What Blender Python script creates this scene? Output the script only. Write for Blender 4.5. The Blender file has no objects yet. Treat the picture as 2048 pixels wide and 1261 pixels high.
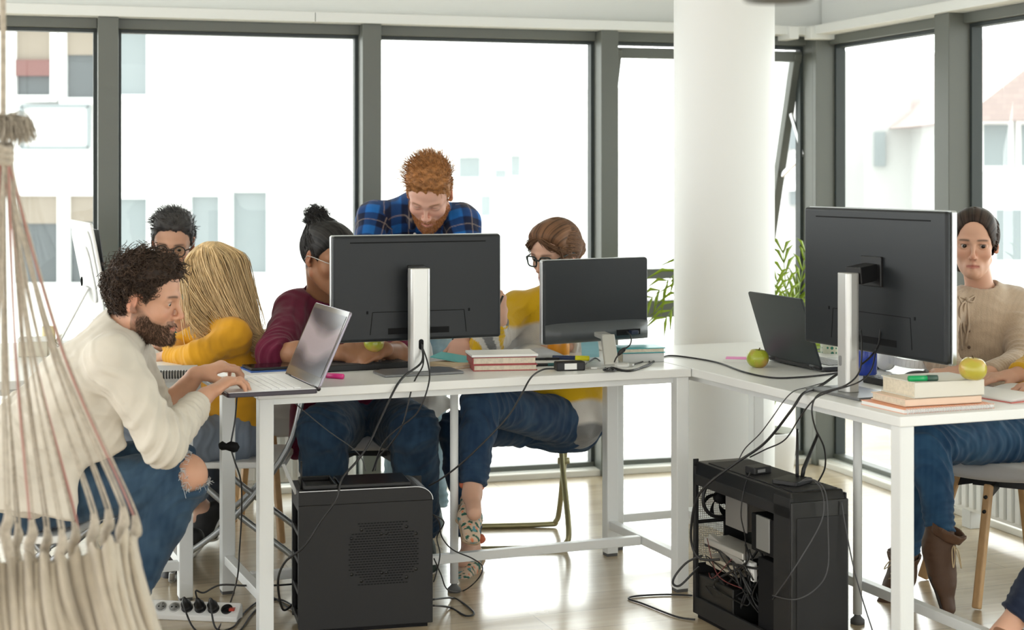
import bpy, math, random
import numpy as np
from mathutils import Vector, Matrix

S = bpy.context.scene
COL = S.collection
random.seed(7)
RNG = np.random.default_rng(11)

# ---------------------------------------------------------------- camera, sky, exposure
FPX, HY, HC = 3200.0, 350.0, 1.40          # focal length in pixels, horizon row, camera height
cam_d = bpy.data.cameras.new('camera')
cam_d.sensor_width = 36.0
cam_d.lens = FPX / 2048.0 * 36.0
cam_d.shift_y = -(630.5 - HY) / 2048.0
cam_d.clip_end = 200
cam_d.dof.use_dof = True
cam_d.dof.focus_distance = 5.15
cam_d.dof.aperture_fstop = 3.6
cam = bpy.data.objects.new('camera', cam_d)
COL.objects.link(cam)
cam.location = (0, 0, HC)
cam.rotation_euler = (math.pi / 2, 0, 0)
S.camera = cam

w = bpy.data.worlds.new('sky')
S.world = w
w.use_nodes = True
nt = w.node_tree
nt.nodes.clear()
out = nt.nodes.new('ShaderNodeOutputWorld')
bg = nt.nodes.new('ShaderNodeBackground')
tc = nt.nodes.new('ShaderNodeTexCoord')
sep = nt.nodes.new('ShaderNodeSeparateXYZ')
ramp = nt.nodes.new('ShaderNodeMapRange')   # hazy sky, brighter on the sun side beyond the windows
ramp.interpolation_type = 'SMOOTHSTEP'
ramp.inputs['From Min'].default_value = -0.6
ramp.inputs['From Max'].default_value = 0.6
ramp.inputs['To Min'].default_value = 2.5
ramp.inputs['To Max'].default_value = 5.5
nt.links.new(tc.outputs['Generated'], sep.inputs[0])
nt.links.new(sep.outputs['Y'], ramp.inputs['Value'])
nt.links.new(ramp.outputs[0], bg.inputs['Strength'])
bg.inputs['Color'].default_value = (0.985, 1.0, 0.99, 1)
nt.links.new(bg.outputs[0], out.inputs[0])

S.view_settings.view_transform = 'Standard'
S.view_settings.look = 'None'
S.view_settings.gamma = 1
S.view_settings.use_curve_mapping = False
S.view_settings.exposure = 0.14
S.cycles.use_denoising = True
S.cycles.max_bounces = 8
S.cycles.transparent_max_bounces = 24
S.cycles.sample_clamp_indirect = 6.0

# ---------------------------------------------------------------- helpers
def V(*a):
    return np.array(a, float)
def nrm(v):
    v = np.asarray(v, float)
    return v / (np.linalg.norm(v) + 1e-12)
def P(px, py, Y):                           # the point seen at a pixel of the photograph, Y metres away
    return V((px - 1024) / FPX * Y, Y, HC - (py - HY) / FPX * Y)
def G(px, py, z=0.0):                       # the point seen at a pixel on the level plane z
    return P(px, py, FPX * (HC - z) / (py - HY))
def lerp(a, b, t):
    return np.asarray(a) * (1 - t) + np.asarray(b) * t
def rot(axis, ang):
    return np.array(Matrix.Rotation(ang, 3, Vector(axis)))

MATS = {}
def mat(name, col, rough=0.5, metal=0.0, noise=0.0, nscale=30, bump=0.0, bscale=200, spec=0.5, sheen=0.0, col2=None, sub=0.0, coat=0.0):
    if name in MATS:
        return MATS[name]
    m = bpy.data.materials.new(name)
    m.use_nodes = True
    t = m.node_tree
    b = t.nodes['Principled BSDF']
    b.inputs['Base Color'].default_value = (*col, 1)
    b.inputs['Roughness'].default_value = rough
    b.inputs['Metallic'].default_value = metal
    b.inputs['Specular IOR Level'].default_value = spec
    if sheen:
        b.inputs['Sheen Weight'].default_value = sheen
    if coat:
        b.inputs['Coat Weight'].default_value = coat
        b.inputs['Coat Roughness'].default_value = 0.1
    if sub:
        b.inputs['Subsurface Weight'].default_value = sub
        b.inputs['Subsurface Radius'].default_value = (0.02, 0.008, 0.004)
        b.inputs['Subsurface Scale'].default_value = 0.5
    tcn = t.nodes.new('ShaderNodeTexCoord')
    if noise or col2:
        n = t.nodes.new('ShaderNodeTexNoise')
        n.inputs['Scale'].default_value = nscale
        n.inputs['Detail'].default_value = 5
        t.links.new(tcn.outputs['Object'], n.inputs['Vector'])
        r = t.nodes.new('ShaderNodeMixRGB')
        c2 = col2 or tuple(max(0, c * (1 - noise)) for c in col)
        r.inputs[1].default_value = (*col, 1)
        r.inputs[2].default_value = (*c2, 1)
        mr = t.nodes.new('ShaderNodeMapRange')
        mr.inputs['From Min'].default_value = 0.35
        mr.inputs['From Max'].default_value = 0.65
        t.links.new(n.outputs[0], mr.inputs[0])
        t.links.new(mr.outputs[0], r.inputs[0])
        t.links.new(r.outputs[0], b.inputs['Base Color'])
    if bump:
        n2 = t.nodes.new('ShaderNodeTexNoise')
        n2.inputs['Scale'].default_value = bscale
        t.links.new(tcn.outputs['Object'], n2.inputs['Vector'])
        bp = t.nodes.new('ShaderNodeBump')
        bp.inputs['Strength'].default_value = bump
        bp.inputs['Distance'].default_value = 0.002
        t.links.new(n2.outputs[0], bp.inputs['Height'])
        t.links.new(bp.outputs[0], b.inputs['Normal'])
    MATS[name] = m
    return m

class MB:
    """collects shapes into one mesh"""
    def __init__(s):
        s.v = []; s.f = []; s.sm = []
    def add(s, vs, fs, M=None, smooth=False):
        o = len(s.v)
        vs = np.asarray(vs, float)
        if M is not None:
            M = np.asarray(M, float)
            vs = vs @ M[:3, :3].T + M[:3, 3]
        s.v.extend(map(tuple, vs))
        s.f.extend([tuple(i + o for i in f) for f in fs])
        s.sm.extend([smooth] * len(fs))
        return s
    def box(s, c, size, M=None, taper=1.0):
        x, y, z = np.array(size) / 2
        q = [(-x, -y, -z), (x, -y, -z), (x, y, -z), (-x, y, -z), (-x * taper, -y * taper, z), (x * taper, -y * taper, z), (x * taper, y * taper, z), (-x * taper, y * taper, z)]
        q = np.array(q) + np.array(c)
        return s.add(q, [(3, 2, 1, 0), (4, 5, 6, 7), (0, 1, 5, 4), (1, 2, 6, 5), (2, 3, 7, 6), (3, 0, 4, 7)], M)
    def bar(s, a, b, w, h, up=(0, 0, 1)):
        a = np.asarray(a, float); b = np.asarray(b, float)
        d = nrm(b - a); up = np.asarray(up, float)
        if abs(d @ up) > 0.98:
            up = V(0, 1, 0)
        x = nrm(np.cross(d, up)); z = np.cross(x, d)
        q = []
        for p in (a, b):
            for i, j in ((-1, -1), (1, -1), (1, 1), (-1, 1)):
                q.append(p + x * i * w / 2 + z * j * h / 2)
        return s.add(q, [(3, 2, 1, 0), (4, 5, 6, 7), (0, 1, 5, 4), (1, 2, 6, 5), (2, 3, 7, 6), (3, 0, 4, 7)])
    def tube(s, pts, r, n=10, closed=False, caps=True):
        pts = [np.asarray(p, float) for p in pts]
        N = len(pts)
        rs = r if hasattr(r, '__len__') else [r] * N
        t0 = nrm(pts[1] - pts[0])
        u = nrm(np.cross(t0, V(0.13, 0.31, 0.94) if abs(t0[2]) < 0.9 else V(1, 0.2, 0)))
        vs = []
        for i in range(N):
            if closed:
                t = nrm(pts[(i + 1) % N] - pts[i - 1])
            else:
                t = nrm(pts[min(i + 1, N - 1)] - pts[max(i - 1, 0)])
            u = nrm(u - t * (u @ t)); w2 = np.cross(t, u)
            for k in range(n):
                a = 2 * math.pi * k / n
                vs.append(pts[i] + rs[i] * (math.cos(a) * u + math.sin(a) * w2))
        fs = []
        for i in range(N if closed else N - 1):
            j = (i + 1) % N
            for k in range(n):
                k2 = (k + 1) % n
                fs.append((i * n + k, i * n + k2, j * n + k2, j * n + k))
        if caps and not closed:
            fs.append(tuple(range(n - 1, -1, -1)))
            fs.append(tuple((N - 1) * n + k for k in range(n)))
        return s.add(vs, fs, smooth=True)
    def cyl(s, a, b, r, r2=None, n=24):
        return s.tube([a, b], [r, r if r2 is None else r2], n)
    def lathe(s, prof, n=32, M=None, caps=False):
        vs = []; fs = []
        for r, z in prof:
            for k in range(n):
                a = 2 * math.pi * k / n
                vs.append((r * math.cos(a), r * math.sin(a), z))
        for i in range(len(prof) - 1):
            for k in range(n):
                k2 = (k + 1) % n
                fs.append((i * n + k, i * n + k2, (i + 1) * n + k2, (i + 1) * n + k))
        if caps:
            fs.append(tuple(range(n - 1, -1, -1)))
            fs.append(tuple((len(prof) - 1) * n + k for k in range(n)))
        return s.add(vs, fs, M, True)
    def prism(s, poly, z0, z1, M=None):
        n = len(poly)
        vs = [(x, y, z0) for x, y in poly] + [(x, y, z1) for x, y in poly]
        fs = [tuple(range(n - 1, -1, -1)), tuple(range(n, 2 * n))] + [(i, (i + 1) % n, (i + 1) % n + n, i + n) for i in range(n)]
        return s.add(vs, fs, M)
    def mesh(s, name):
        me = bpy.data.meshes.new(name)
        me.from_pydata(s.v, [], s.f)
        me.polygons.foreach_set('use_smooth', s.sm)
        me.update()
        return me

def rrect(w, h, r, n=5):
    pts = []
    for cx, cy, a0 in ((w / 2 - r, h / 2 - r, 0), (-w / 2 + r, h / 2 - r, 90), (-w / 2 + r, -h / 2 + r, 180), (w / 2 - r, -h / 2 + r, 270)):
        for i in range(n + 1):
            a = math.radians(a0 + 90 * i / n)
            pts.append((cx + r * math.cos(a), cy + r * math.sin(a)))
    return pts

def tag(o, label=None, cat=None, group=None, kind=None):
    if label: o['label'] = label
    if cat: o['category'] = cat
    if group: o['group'] = group
    if kind: o['kind'] = kind
    return o
def thing(name, label, cat, loc=(0, 0, 0), rz=0.0, group=None, rot3=None):
    o = bpy.data.objects.new(name, None)
    COL.objects.link(o)
    o.empty_display_size = 0.05
    o.location = tuple(loc)
    o.rotation_euler = (0, 0, rz) if rot3 is None else rot3
    return tag(o, label, cat, group)
def obj(name, m, material, parent=None, bevel=0.0, seg=2, label=None, cat=None, group=None, kind=None, loc=None, rz=None, sub=0):
    me = m.mesh(name) if isinstance(m, MB) else m
    me.materials.clear()
    me.materials.append(material)
    o = bpy.data.objects.new(name, me)
    COL.objects.link(o)
    if parent is not None:
        o.parent = parent
    if loc is not None: o.location = tuple(loc)
    if rz is not None: o.rotation_euler = (0, 0, rz)
    if bevel:
        b = o.modifiers.new('edge', 'BEVEL')
        b.width = bevel; b.segments = seg; b.limit_method = 'ANGLE'; b.angle_limit = math.radians(50)
        b.harden_normals = False
    if sub:
        b = o.modifiers.new('smooth', 'SUBSURF'); b.levels = sub; b.render_levels = sub
    return tag(o, label, cat, group, kind)
def structure(name, m, material, bevel=0.0, parent=None, **k):
    return obj(name, m, material, parent, bevel, kind='structure' if parent is None else None, **k)
def copy_tree(o, parent=None):
    c = o.copy()
    COL.objects.link(c)
    if parent is not None:
        c.parent = parent
    for ch in list(o.children):
        copy_tree(ch, c)
    return c
def spline(pts, n=10, closed=False):
    pts = [np.asarray(p, float) for p in pts]
    o = []
    N = len(pts)
    for i in range(N if closed else N - 1):
        if closed:
            p0, p1, p2, p3 = pts[i - 1], pts[i], pts[(i + 1) % N], pts[(i + 2) % N]
        else:
            p0, p1, p2, p3 = pts[max(i - 1, 0)], pts[i], pts[i + 1], pts[min(i + 2, N - 1)]
        for k in range(n):
            t = k / n
            o.append(0.5 * (2 * p1 + (p2 - p0) * t + (2 * p0 - 5 * p1 + 4 * p2 - p3) * t * t + (3 * p1 - p0 - 3 * p2 + p3) * t ** 3))
    if not closed:
        o.append(pts[-1])
    return o

# ---------------------------------------------------------------- smooth solids (distance fields turned into one skin)
class Solid:
    def __init__(s):
        s.p = []
    def _add(s, d):
        s.p.append(d); return s
    def cone(s, a, b, ra, rb=None, k=0.02, sub=False, flat=0):
        return s._add(dict(t='c', a=np.asarray(a, float), b=np.asarray(b, float), ra=ra, rb=ra if rb is None else rb, k=k, sub=sub, flat=flat))
    def ball(s, c, r, k=0.02, sub=False):
        return s.cone(c, np.asarray(c, float) + V(0, 0, 1e-4), r, r, k, sub)
    def econe(s, a, b, wa, ta, wb, tb, side, k=0.03, sub=False, flat=0):      # elliptic section: half width along side, half thickness across
        return s._add(dict(t='e', a=np.asarray(a, float), b=np.asarray(b, float), wa=wa, ta=ta, wb=wb, tb=tb, side=np.asarray(side, float), k=k, sub=sub, flat=flat, ra=max(wa, ta), rb=max(wb, tb)))
    def ell(s, c, r, R=None, k=0.02, sub=False):
        return s._add(dict(t='l', c=np.asarray(c, float), r=np.asarray(r, float), R=np.eye(3) if R is None else np.asarray(R, float), k=k, sub=sub))
    def ext(s, other):
        s.p.extend(other.p); return s

def pdist(d, X):
    if d['t'] == 'l':
        q = (X - d['c']) @ d['R']
        r = d['r']
        k0 = np.sqrt(((q / r) ** 2).sum(-1))
        k1 = np.sqrt(((q / r ** 2) ** 2).sum(-1)) + 1e-9
        return k0 * (k0 - 1) / k1
    a, b = d['a'], d['b']
    ab = b - a
    L2 = ab @ ab
    q = X - a
    t = np.clip(q @ ab / L2, 0, 1)
    rel = q - t[..., None] * ab
    if d['t'] == 'c':
        dd = np.sqrt((rel ** 2).sum(-1)) - (d['ra'] + (d['rb'] - d['ra']) * t)
    else:
        ax = ab / math.sqrt(L2)
        sd = nrm(d['side'] - ax * (d['side'] @ ax))
        th = np.cross(ax, sd)
        W = d['wa'] + (d['wb'] - d['wa']) * t
        T = d['ta'] + (d['tb'] - d['ta']) * t
        m = np.minimum(W, T)
        x, y, z = rel @ sd, rel @ th, rel @ ax
        dd = (np.sqrt((x / W) ** 2 + (y / T) ** 2 + (z / m) ** 2) - 1) * m
    if d['flat']:
        ax = ab / math.sqrt(L2)
        if d['flat'] & 1:
            dd = np.maximum(dd, (X - b) @ ax)
        if d['flat'] & 2:
            dd = np.maximum(dd, -((X - a) @ ax))
    return dd
def sdf(prims, X):
    D = None
    for d in prims:
        di = pdist(d, X); k = d['k']
        if d['sub']:
            if D is None: continue
            h = np.maximum(k - np.abs(D + di), 0) / k
            D = np.maximum(D, -di) + h * h * k * 0.25
        elif D is None:
            D = di
        else:
            h = np.maximum(k - np.abs(D - di), 0) / k
            D = np.minimum(D, di) - h * h * k * 0.25
    return np.full(X.shape[:-1], 9.0) if D is None else D
VOX = 1.0
def skin_mesh(solid, vox, clip=None):
    """surface nets over the solid; returns vertices, quads"""
    prims = solid.p
    vox = vox * VOX
    lo = V(9e9, 9e9, 9e9); hi = -lo
    for d in prims:
        if d['sub']: continue
        if d['t'] == 'l':
            e = d['r'].max(); pts = [d['c']]
        else:
            e = max(d['ra'], d['rb']); pts = [d['a'], d['b']]
        for p in pts:
            lo = np.minimum(lo, p - e); hi = np.maximum(hi, p + e)
    lo = lo - 3 * vox; hi = hi + 3 * vox
    B = 20
    nb = np.ceil((hi - lo) / (vox * B)).astype(int)
    NY, NZ = nb[1] * B + 4, nb[2] * B + 4
    bi = np.stack(np.meshgrid(*[np.arange(n) for n in nb], indexing='ij'), -1).reshape(-1, 3)
    cen = lo + (bi * B + B / 2) * vox
    R = math.sqrt(3) * (B / 2 + 1) * vox
    dall = np.stack([pdist(d, cen) for d in prims])
    D = sdf(prims, cen)
    act = np.nonzero(np.abs(D) < R * 1.6)[0]
    rng = np.arange(-1, B + 1)
    off = np.stack(np.meshgrid(rng, rng, rng, indexing='ij'), -1)
    kmax = np.array([d['k'] for d in prims])
    cor = [(i, j, k) for i in (0, 1) for j in (0, 1) for k in (0, 1)]
    edges = [(a, b) for a in range(8) for b in range(a + 1, 8) if sum(x != y for x, y in zip(cor[a], cor[b])) == 1]
    AV, AI, AQ = [], [], []
    for n in act:
        sel = [prims[i] for i in np.nonzero(dall[:, n] < R * 1.6 + kmax)[0]]
        if not any(not d['sub'] for d in sel): continue
        X = lo + (bi[n] * B + off) * vox
        F = sdf(sel, X)
        if clip is not None:
            F = np.maximum(F, clip(X))
        ins = F < 0
        if not ins.any() or ins.all(): continue
        Cn = B + 1
        cv = np.stack([F[i:i + Cn, j:j + Cn, k:k + Cn] for i, j, k in cor])
        cs = (cv < 0).sum(0)
        idx = np.argwhere((cs > 0) & (cs < 8))
        if len(idx) == 0: continue
        vals = cv[:, idx[:, 0], idx[:, 1], idx[:, 2]]
        acc = np.zeros((len(idx), 3)); cnt = np.zeros(len(idx))
        for a, b in edges:
            m = (vals[a] < 0) != (vals[b] < 0)
            t = vals[a] / (vals[a] - vals[b] + 1e-20)
            pa = np.array(cor[a], float); pb = np.array(cor[b], float)
            acc[m] += pa + t[m][:, None] * (pb - pa); cnt[m] += 1
        pos = lo + (bi[n] * B - 1 + idx + acc / cnt[:, None]) * vox
        gi = bi[n] * B + idx
        AV.append(pos); AI.append((gi[:, 0] * NY + gi[:, 1]) * NZ + gi[:, 2])
        base = bi[n] * B
        for ax in range(3):
            sl = [slice(1, B + 1)] * 3
            sl2 = list(sl); sl2[ax] = slice(2, B + 2)
            A0 = ins[tuple(sl)]; A1 = ins[tuple(sl2)]
            for flip in (False, True):
                m = (A0 & ~A1) if not flip else (~A0 & A1)
                e = np.argwhere(m)
                if len(e) == 0: continue
                e = e + 1 + base
                u, v = [(1, 2), (2, 0), (0, 1)][ax]
                eu = np.zeros(3, int); eu[u] = 1
                ev = np.zeros(3, int); ev[v] = 1
                cs4 = [e - eu - ev, e - ev, e, e - eu]
                if flip: cs4 = cs4[::-1]
                AQ.append(np.stack([(c[:, 0] * NY + c[:, 1]) * NZ + c[:, 2] for c in cs4], 1))
    ids = np.concatenate(AI); vs = np.concatenate(AV); q = np.concatenate(AQ)
    uid, first = np.unique(ids, return_index=True)
    vs = vs[first]
    qi = np.searchsorted(uid, q)
    qi = np.clip(qi, 0, len(uid) - 1)
    ok = (uid[qi] == q).all(1)
    return vs, qi[ok]
def smooth_verts(vs, q, it=1, lam=0.5):
    for _ in range(it):
        acc = np.zeros_like(vs); cnt = np.zeros(len(vs))
        for a, b in ((0, 1), (1, 2), (2, 3), (3, 0)):
            for i, j in ((a, b), (b, a)):
                for c in range(3):
                    acc[:, c] += np.bincount(q[:, i], vs[q[:, j], c], len(vs))
                cnt += np.bincount(q[:, i], minlength=len(vs))
        vs = vs + lam * (acc / np.maximum(cnt, 1)[:, None] - vs)
    return vs
def vnormals(vs, q):
    n = np.cross(vs[q[:, 2]] - vs[q[:, 0]], vs[q[:, 3]] - vs[q[:, 1]])
    acc = np.zeros_like(vs)
    for k in range(4):
        for c in range(3):
            acc[:, c] += np.bincount(q[:, k], n[:, c], len(vs))
    return acc / (np.linalg.norm(acc, axis=1)[:, None] + 1e-12)
def wobble(X, scale, seed=0, n=7, stretch=(1, 1, 1)):
    r = np.random.default_rng(seed)
    Y = X * scale * np.array(stretch)
    o = np.zeros(len(X))
    for i in range(n):
        d = r.normal(size=3); d /= np.linalg.norm(d)
        f = 1.0 + 0.35 * i
        o += np.sin(Y @ d * f * 6.28 + r.uniform(0, 6.28) + 1.3 * np.sin(Y @ r.normal(size=3) * 2.1 + r.uniform(0, 6))) / (1 + 0.5 * i)
    return o / 2.2
def folds(X, N, a, b, amp, freq, seed=0):
    """soft creases that run round the limb a-b"""
    ax = nrm(b - a)
    s = (X - a) @ ax
    w2 = wobble(X, 5, seed, 4)
    o = np.sin(s * freq * 6.28 + w2 * 2.5)
    return amp * (np.maximum(o, -0.2) ** 1)
def raw_mesh(name, vs, q, attrs=None):
    me = bpy.data.meshes.new(name)
    me.vertices.add(len(vs)); me.vertices.foreach_set('co', np.ascontiguousarray(vs, np.float32).ravel())
    k = q.shape[1]
    me.loops.add(len(q) * k); me.loops.foreach_set('vertex_index', q.ravel().astype(np.int32))
    me.polygons.add(len(q)); me.polygons.foreach_set('loop_start', np.arange(0, len(q) * k, k, dtype=np.int32))
    me.polygons.foreach_set('use_smooth', np.ones(len(q), bool))
    me.update(calc_edges=True)
    for nme, arr in (attrs or {}).items():
        if arr.shape[1] == 4:
            at = me.attributes.new(nme, 'FLOAT_COLOR', 'POINT'); at.data.foreach_set('color', arr.astype(np.float32).ravel())
        else:
            at = me.attributes.new(nme, 'FLOAT_VECTOR', 'POINT'); at.data.foreach_set('vector', arr.astype(np.float32).ravel())
    return me
def strand_mesh(paths, r0, r1, n=3):
    """paths: (N, K, 3) -> tubes that taper from r0 to r1"""
    N, K, _ = paths.shape
    t = np.gradient(paths, axis=1); t /= np.linalg.norm(t, axis=2, keepdims=True) + 1e-9
    ref = RNG.normal(size=(N, 1, 3))
    u = np.cross(t, ref); u /= np.linalg.norm(u, axis=2, keepdims=True) + 1e-9
    w2 = np.cross(t, u)
    rr = np.linspace(1, 0, K)[None, :, None]
    rr = r1 + (r0 - r1) * rr ** 0.7
    ring = [paths + rr * (math.cos(2 * math.pi * k / n) * u + math.sin(2 * math.pi * k / n) * w2) for k in range(n)]
    vs = np.stack(ring, 2).reshape(-1, 3)
    base = (np.arange(N)[:, None] * K + np.arange(K - 1)[None]) * n
    q = []
    for k in range(n):
        k2 = (k + 1) % n
        q.append(np.stack([base + k, base + k2, base + n + k2, base + n + k], -1).reshape(-1, 4))
    return vs, np.concatenate(q)
# ---------------------------------------------------------------- materials of the room
WHITE_WALL = mat('white_paint', (0.80, 0.82, 0.80), 0.6)
COLUMN = mat('column_plaster', (0.82, 0.83, 0.82), 0.55, bump=0.05, bscale=60)
FRAME = mat('grey_green_window_frame', (0.125, 0.134, 0.118), 0.4)
FRAME_DARK = mat('dark_gasket', (0.035, 0.045, 0.045), 0.5)
CURB = mat('pale_curb', (0.72, 0.70, 0.64), 0.5)
DESK = mat('white_desk_laminate', (0.83, 0.84, 0.83), 0.32)
DESK_LEG = mat('white_powder_coat', (0.80, 0.82, 0.82), 0.35)
RUBBER = mat('grey_rubber_foot', (0.10, 0.10, 0.10), 0.6)

def floor_mat():
    m = bpy.data.materials.new('pale_plank_floor'); m.use_nodes = True
    t = m.node_tree; b = t.nodes['Principled BSDF']
    tcn = t.nodes.new('ShaderNodeTexCoord'); mp = t.nodes.new('ShaderNodeMapping')
    mp.inputs['Rotation'].default_value = (0, 0, math.radians(-20))
    t.links.new(tcn.outputs['Object'], mp.inputs[0])
    br = t.nodes.new('ShaderNodeTexBrick')
    br.inputs['Color1'].default_value = (0.56, 0.455, 0.31, 1); br.inputs['Color2'].default_value = (0.47, 0.375, 0.25, 1)
    br.inputs['Mortar'].default_value = (0.34, 0.28, 0.20, 1)
    br.inputs['Scale'].default_value = 1.0; br.inputs['Mortar Size'].default_value = 0.0022
    br.inputs['Brick Width'].default_value = 1.2; br.inputs['Row Height'].default_value = 0.19
    t.links.new(mp.outputs[0], br.inputs['Vector'])
    st = t.nodes.new('ShaderNodeMapping'); st.inputs['Scale'].default_value = (3, 26, 1)
    t.links.new(mp.outputs[0], st.inputs[0])
    n = t.nodes.new('ShaderNodeTexNoise'); n.inputs['Scale'].default_value = 1.4; n.inputs['Detail'].default_value = 8
    t.links.new(st.outputs[0], n.inputs['Vector'])
    n2 = t.nodes.new('ShaderNodeTexNoise'); n2.inputs['Scale'].default_value = 3.0; n2.inputs['Detail'].default_value = 6
    t.links.new(mp.outputs[0], n2.inputs['Vector'])
    mx = t.nodes.new('ShaderNodeMixRGB'); mx.blend_type = 'OVERLAY'; mx.inputs[0].default_value = 0.28
    t.links.new(br.outputs['Color'], mx.inputs[1]); t.links.new(n.outputs[0], mx.inputs[2])
    mx2 = t.nodes.new('ShaderNodeMixRGB'); mx2.blend_type = 'OVERLAY'; mx2.inputs[0].default_value = 0.35
    t.links.new(mx.outputs[0], mx2.inputs[1]); t.links.new(n2.outputs[0], mx2.inputs[2])
    t.links.new(mx2.outputs[0], b.inputs['Base Color'])
    mr = t.nodes.new('ShaderNodeMapRange'); mr.inputs['To Min'].default_value = 0.17; mr.inputs['To Max'].default_value = 0.32
    t.links.new(n2.outputs[0], mr.inputs[0]); t.links.new(mr.outputs[0], b.inputs['Roughness'])
    b.inputs['Coat Weight'].default_value = 0.5; b.inputs['Coat Roughness'].default_value = 0.16
    return m
def glass_mat():
    m = bpy.data.materials.new('window_glass'); m.use_nodes = True
    t = m.node_tree; t.nodes.clear()
    o = t.nodes.new('ShaderNodeOutputMaterial'); mx = t.nodes.new('ShaderNodeMixShader')
    tr = t.nodes.new('ShaderNodeBsdfTransparent'); tr.inputs[0].default_value = (0.965, 0.985, 0.975, 1)
    gl = t.nodes.new('ShaderNodeBsdfGlossy'); gl.inputs['Roughness'].default_value = 0.02
    fr = t.nodes.new('ShaderNodeFresnel'); fr.inputs[0].default_value = 1.4
    ge = t.nodes.new('ShaderNodeNewGeometry'); iv = t.nodes.new('ShaderNodeMath'); iv.operation = 'SUBTRACT'; iv.inputs[0].default_value = 1.0
    mu = t.nodes.new('ShaderNodeMath'); mu.operation = 'MULTIPLY'
    t.links.new(ge.outputs['Backfacing'], iv.inputs[1]); t.links.new(iv.outputs[0], mu.inputs[1]); t.links.new(fr.outputs[0], mu.inputs[0])
    t.links.new(mu.outputs[0], mx.inputs[0]); t.links.new(tr.outputs[0], mx.inputs[1]); t.links.new(gl.outputs[0], mx.inputs[2])
    t.links.new(mx.outputs[0], o.inputs[0])
    return m
GLASS = glass_mat()

# ---------------------------------------------------------------- the room
WO = V(-0.171, 7.31); WD = nrm(V(0.959, 0.284)); WN = V(-WD[1], WD[0])     # back wall: a point, its run, its outward normal
CT = 1.735
CO = WO + WD * CT                                                        # the corner
RD = nrm(V(0.3007, -0.9537)); RN = V(-RD[1], RD[0])                      # right wall: run towards the camera, outward normal
def hit(o, d, px):
    a = (px - 1024) / FPX
    return (a * o[1] - o[0]) / (d[0] - a * d[1])
def T1(px): return hit(WO, WD, px)
def T2(px): return hit(CO, RD, px)
ZH = 2.072                                                               # window head
WM = np.eye(4); WM[:2, 0] = WD; WM[:2, 1] = WN; WM[:2, 3] = WO
RM = np.eye(4); RM[:2, 0] = RD; RM[:2, 1] = RN; RM[:2, 3] = CO

fl = MB().box((0, 2.0, -0.05), (12, 16, 0.1))
structure('floor', fl, floor_mat())
structure('ceiling', MB().box((0, 2.0, 2.85), (12, 16, 0.1)), WHITE_WALL)
m = MB(); a, b = T1(-900), CT + 0.12
m.box(((a + b) / 2, 0.10, (ZH + 2.8) / 2), (b - a, 0.16, 2.8 - ZH), WM)
m.box(((a + b) / 2, 0.10, 0.015), (b - a, 0.20, 0.03), WM)
structure('wall_back', m, WHITE_WALL)
m = MB(); L2 = 7.0
m.box((L2 / 2, 0.10, (ZH + 2.8) / 2), (L2, 0.16, 2.8 - ZH), RM)
m.box((L2 / 2, 0.10, 0.015), (L2, 0.20, 0.03), RM)
structure('wall_right', m, WHITE_WALL)
# white blind boxes under the wall head, in lengths that meet at a joint
m = MB(); j = T1(625)
m.box(((a + j) / 2 - 0.001, -0.035, ZH + 0.022), (j - a - 0.003, 0.11, 0.044), WM)
m.box(((j + CT) / 2 - 0.03, -0.035, ZH + 0.022), (CT - j - 0.06, 0.11, 0.044), WM)
m.box((T1(1567), -0.05, ZH + 0.008), (0.05, 0.13, 0.06), WM)
structure('trim_1', m, WHITE_WALL, bevel=0.003)
m = MB()
m.box((3.53, -0.035, ZH + 0.022), (6.9, 0.11, 0.044), RM)
m.box((0.11, -0.05, ZH + 0.008), (0.07, 0.13, 0.06), RM)
structure('trim_2', m, WHITE_WALL, bevel=0.003)
# pale timber curb where the floor meets the glass
structure('baseboard_back', MB().box(((a + CT) / 2, -0.02, 0.014), (CT - a, 0.05, 0.028), WM), CURB, bevel=0.003)
structure('baseboard_right', MB().box((3.5, -0.02, 0.014), (7.0, 0.05, 0.028), RM), CURB, bevel=0.003)

def window(n, M, t0, t1, posts=(0.0, 0.0), transom=None, glass=True):
    """a fixed light from t0 to t1 with a deep post standing on its left end"""
    fr = MB(); w0, w1 = posts
    fr.box(((t0 + t1) / 2, 0.06, ZH - 0.022), (t1 - t0, 0.10, 0.044), M)
    fr.box(((t0 + t1) / 2, 0.06, 0.041), (t1 - t0, 0.05, 0.022), M)
    if w0: fr.box((t0 + w0 / 2, 0.02, ZH / 2), (w0, 0.16, ZH), M)
    if w1: fr.box((t1 - w1 / 2, 0.02, ZH / 2), (w1, 0.16, ZH), M)
    if transom: fr.box(((t0 + t1) / 2, 0.05, transom), (t1 - t0, 0.10, 0.08), M)
    f = structure('window_%d' % n, fr, FRAME, bevel=0.003)
    gk = MB(); a0, a1 = t0 + w0, t1 - w1
    for x in (a0 + 0.008, a1 - 0.008):
        gk.box((x, 0.065, ZH / 2), (0.016, 0.05, ZH - 0.1), M)
    gk.box(((a0 + a1) / 2, 0.065, ZH - 0.052), (a1 - a0, 0.05, 0.014), M)
    obj('gasket', gk, FRAME_DARK, f)
    if glass:
        z0, z1 = 0.052, ZH - 0.045
        if transom: z1 = transom - 0.04
        obj('glass_pane', MB().box(((a0 + a1) / 2, 0.075, (z0 + z1) / 2), (a1 - a0, 0.008, z1 - z0), M), GLASS, f)
    return f
PW = 0.085
window(1, WM, T1(-900), T1(195), (0.08, 0.0))
window(2, WM, T1(195), T1(720), (PW, 0.0))
window(3, WM, T1(720), T1(1194), (PW, 0.0))
w4 = window(4, WM, T1(1194), CT + 0.01, (PW, 0.07), transom=0.765)
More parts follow.
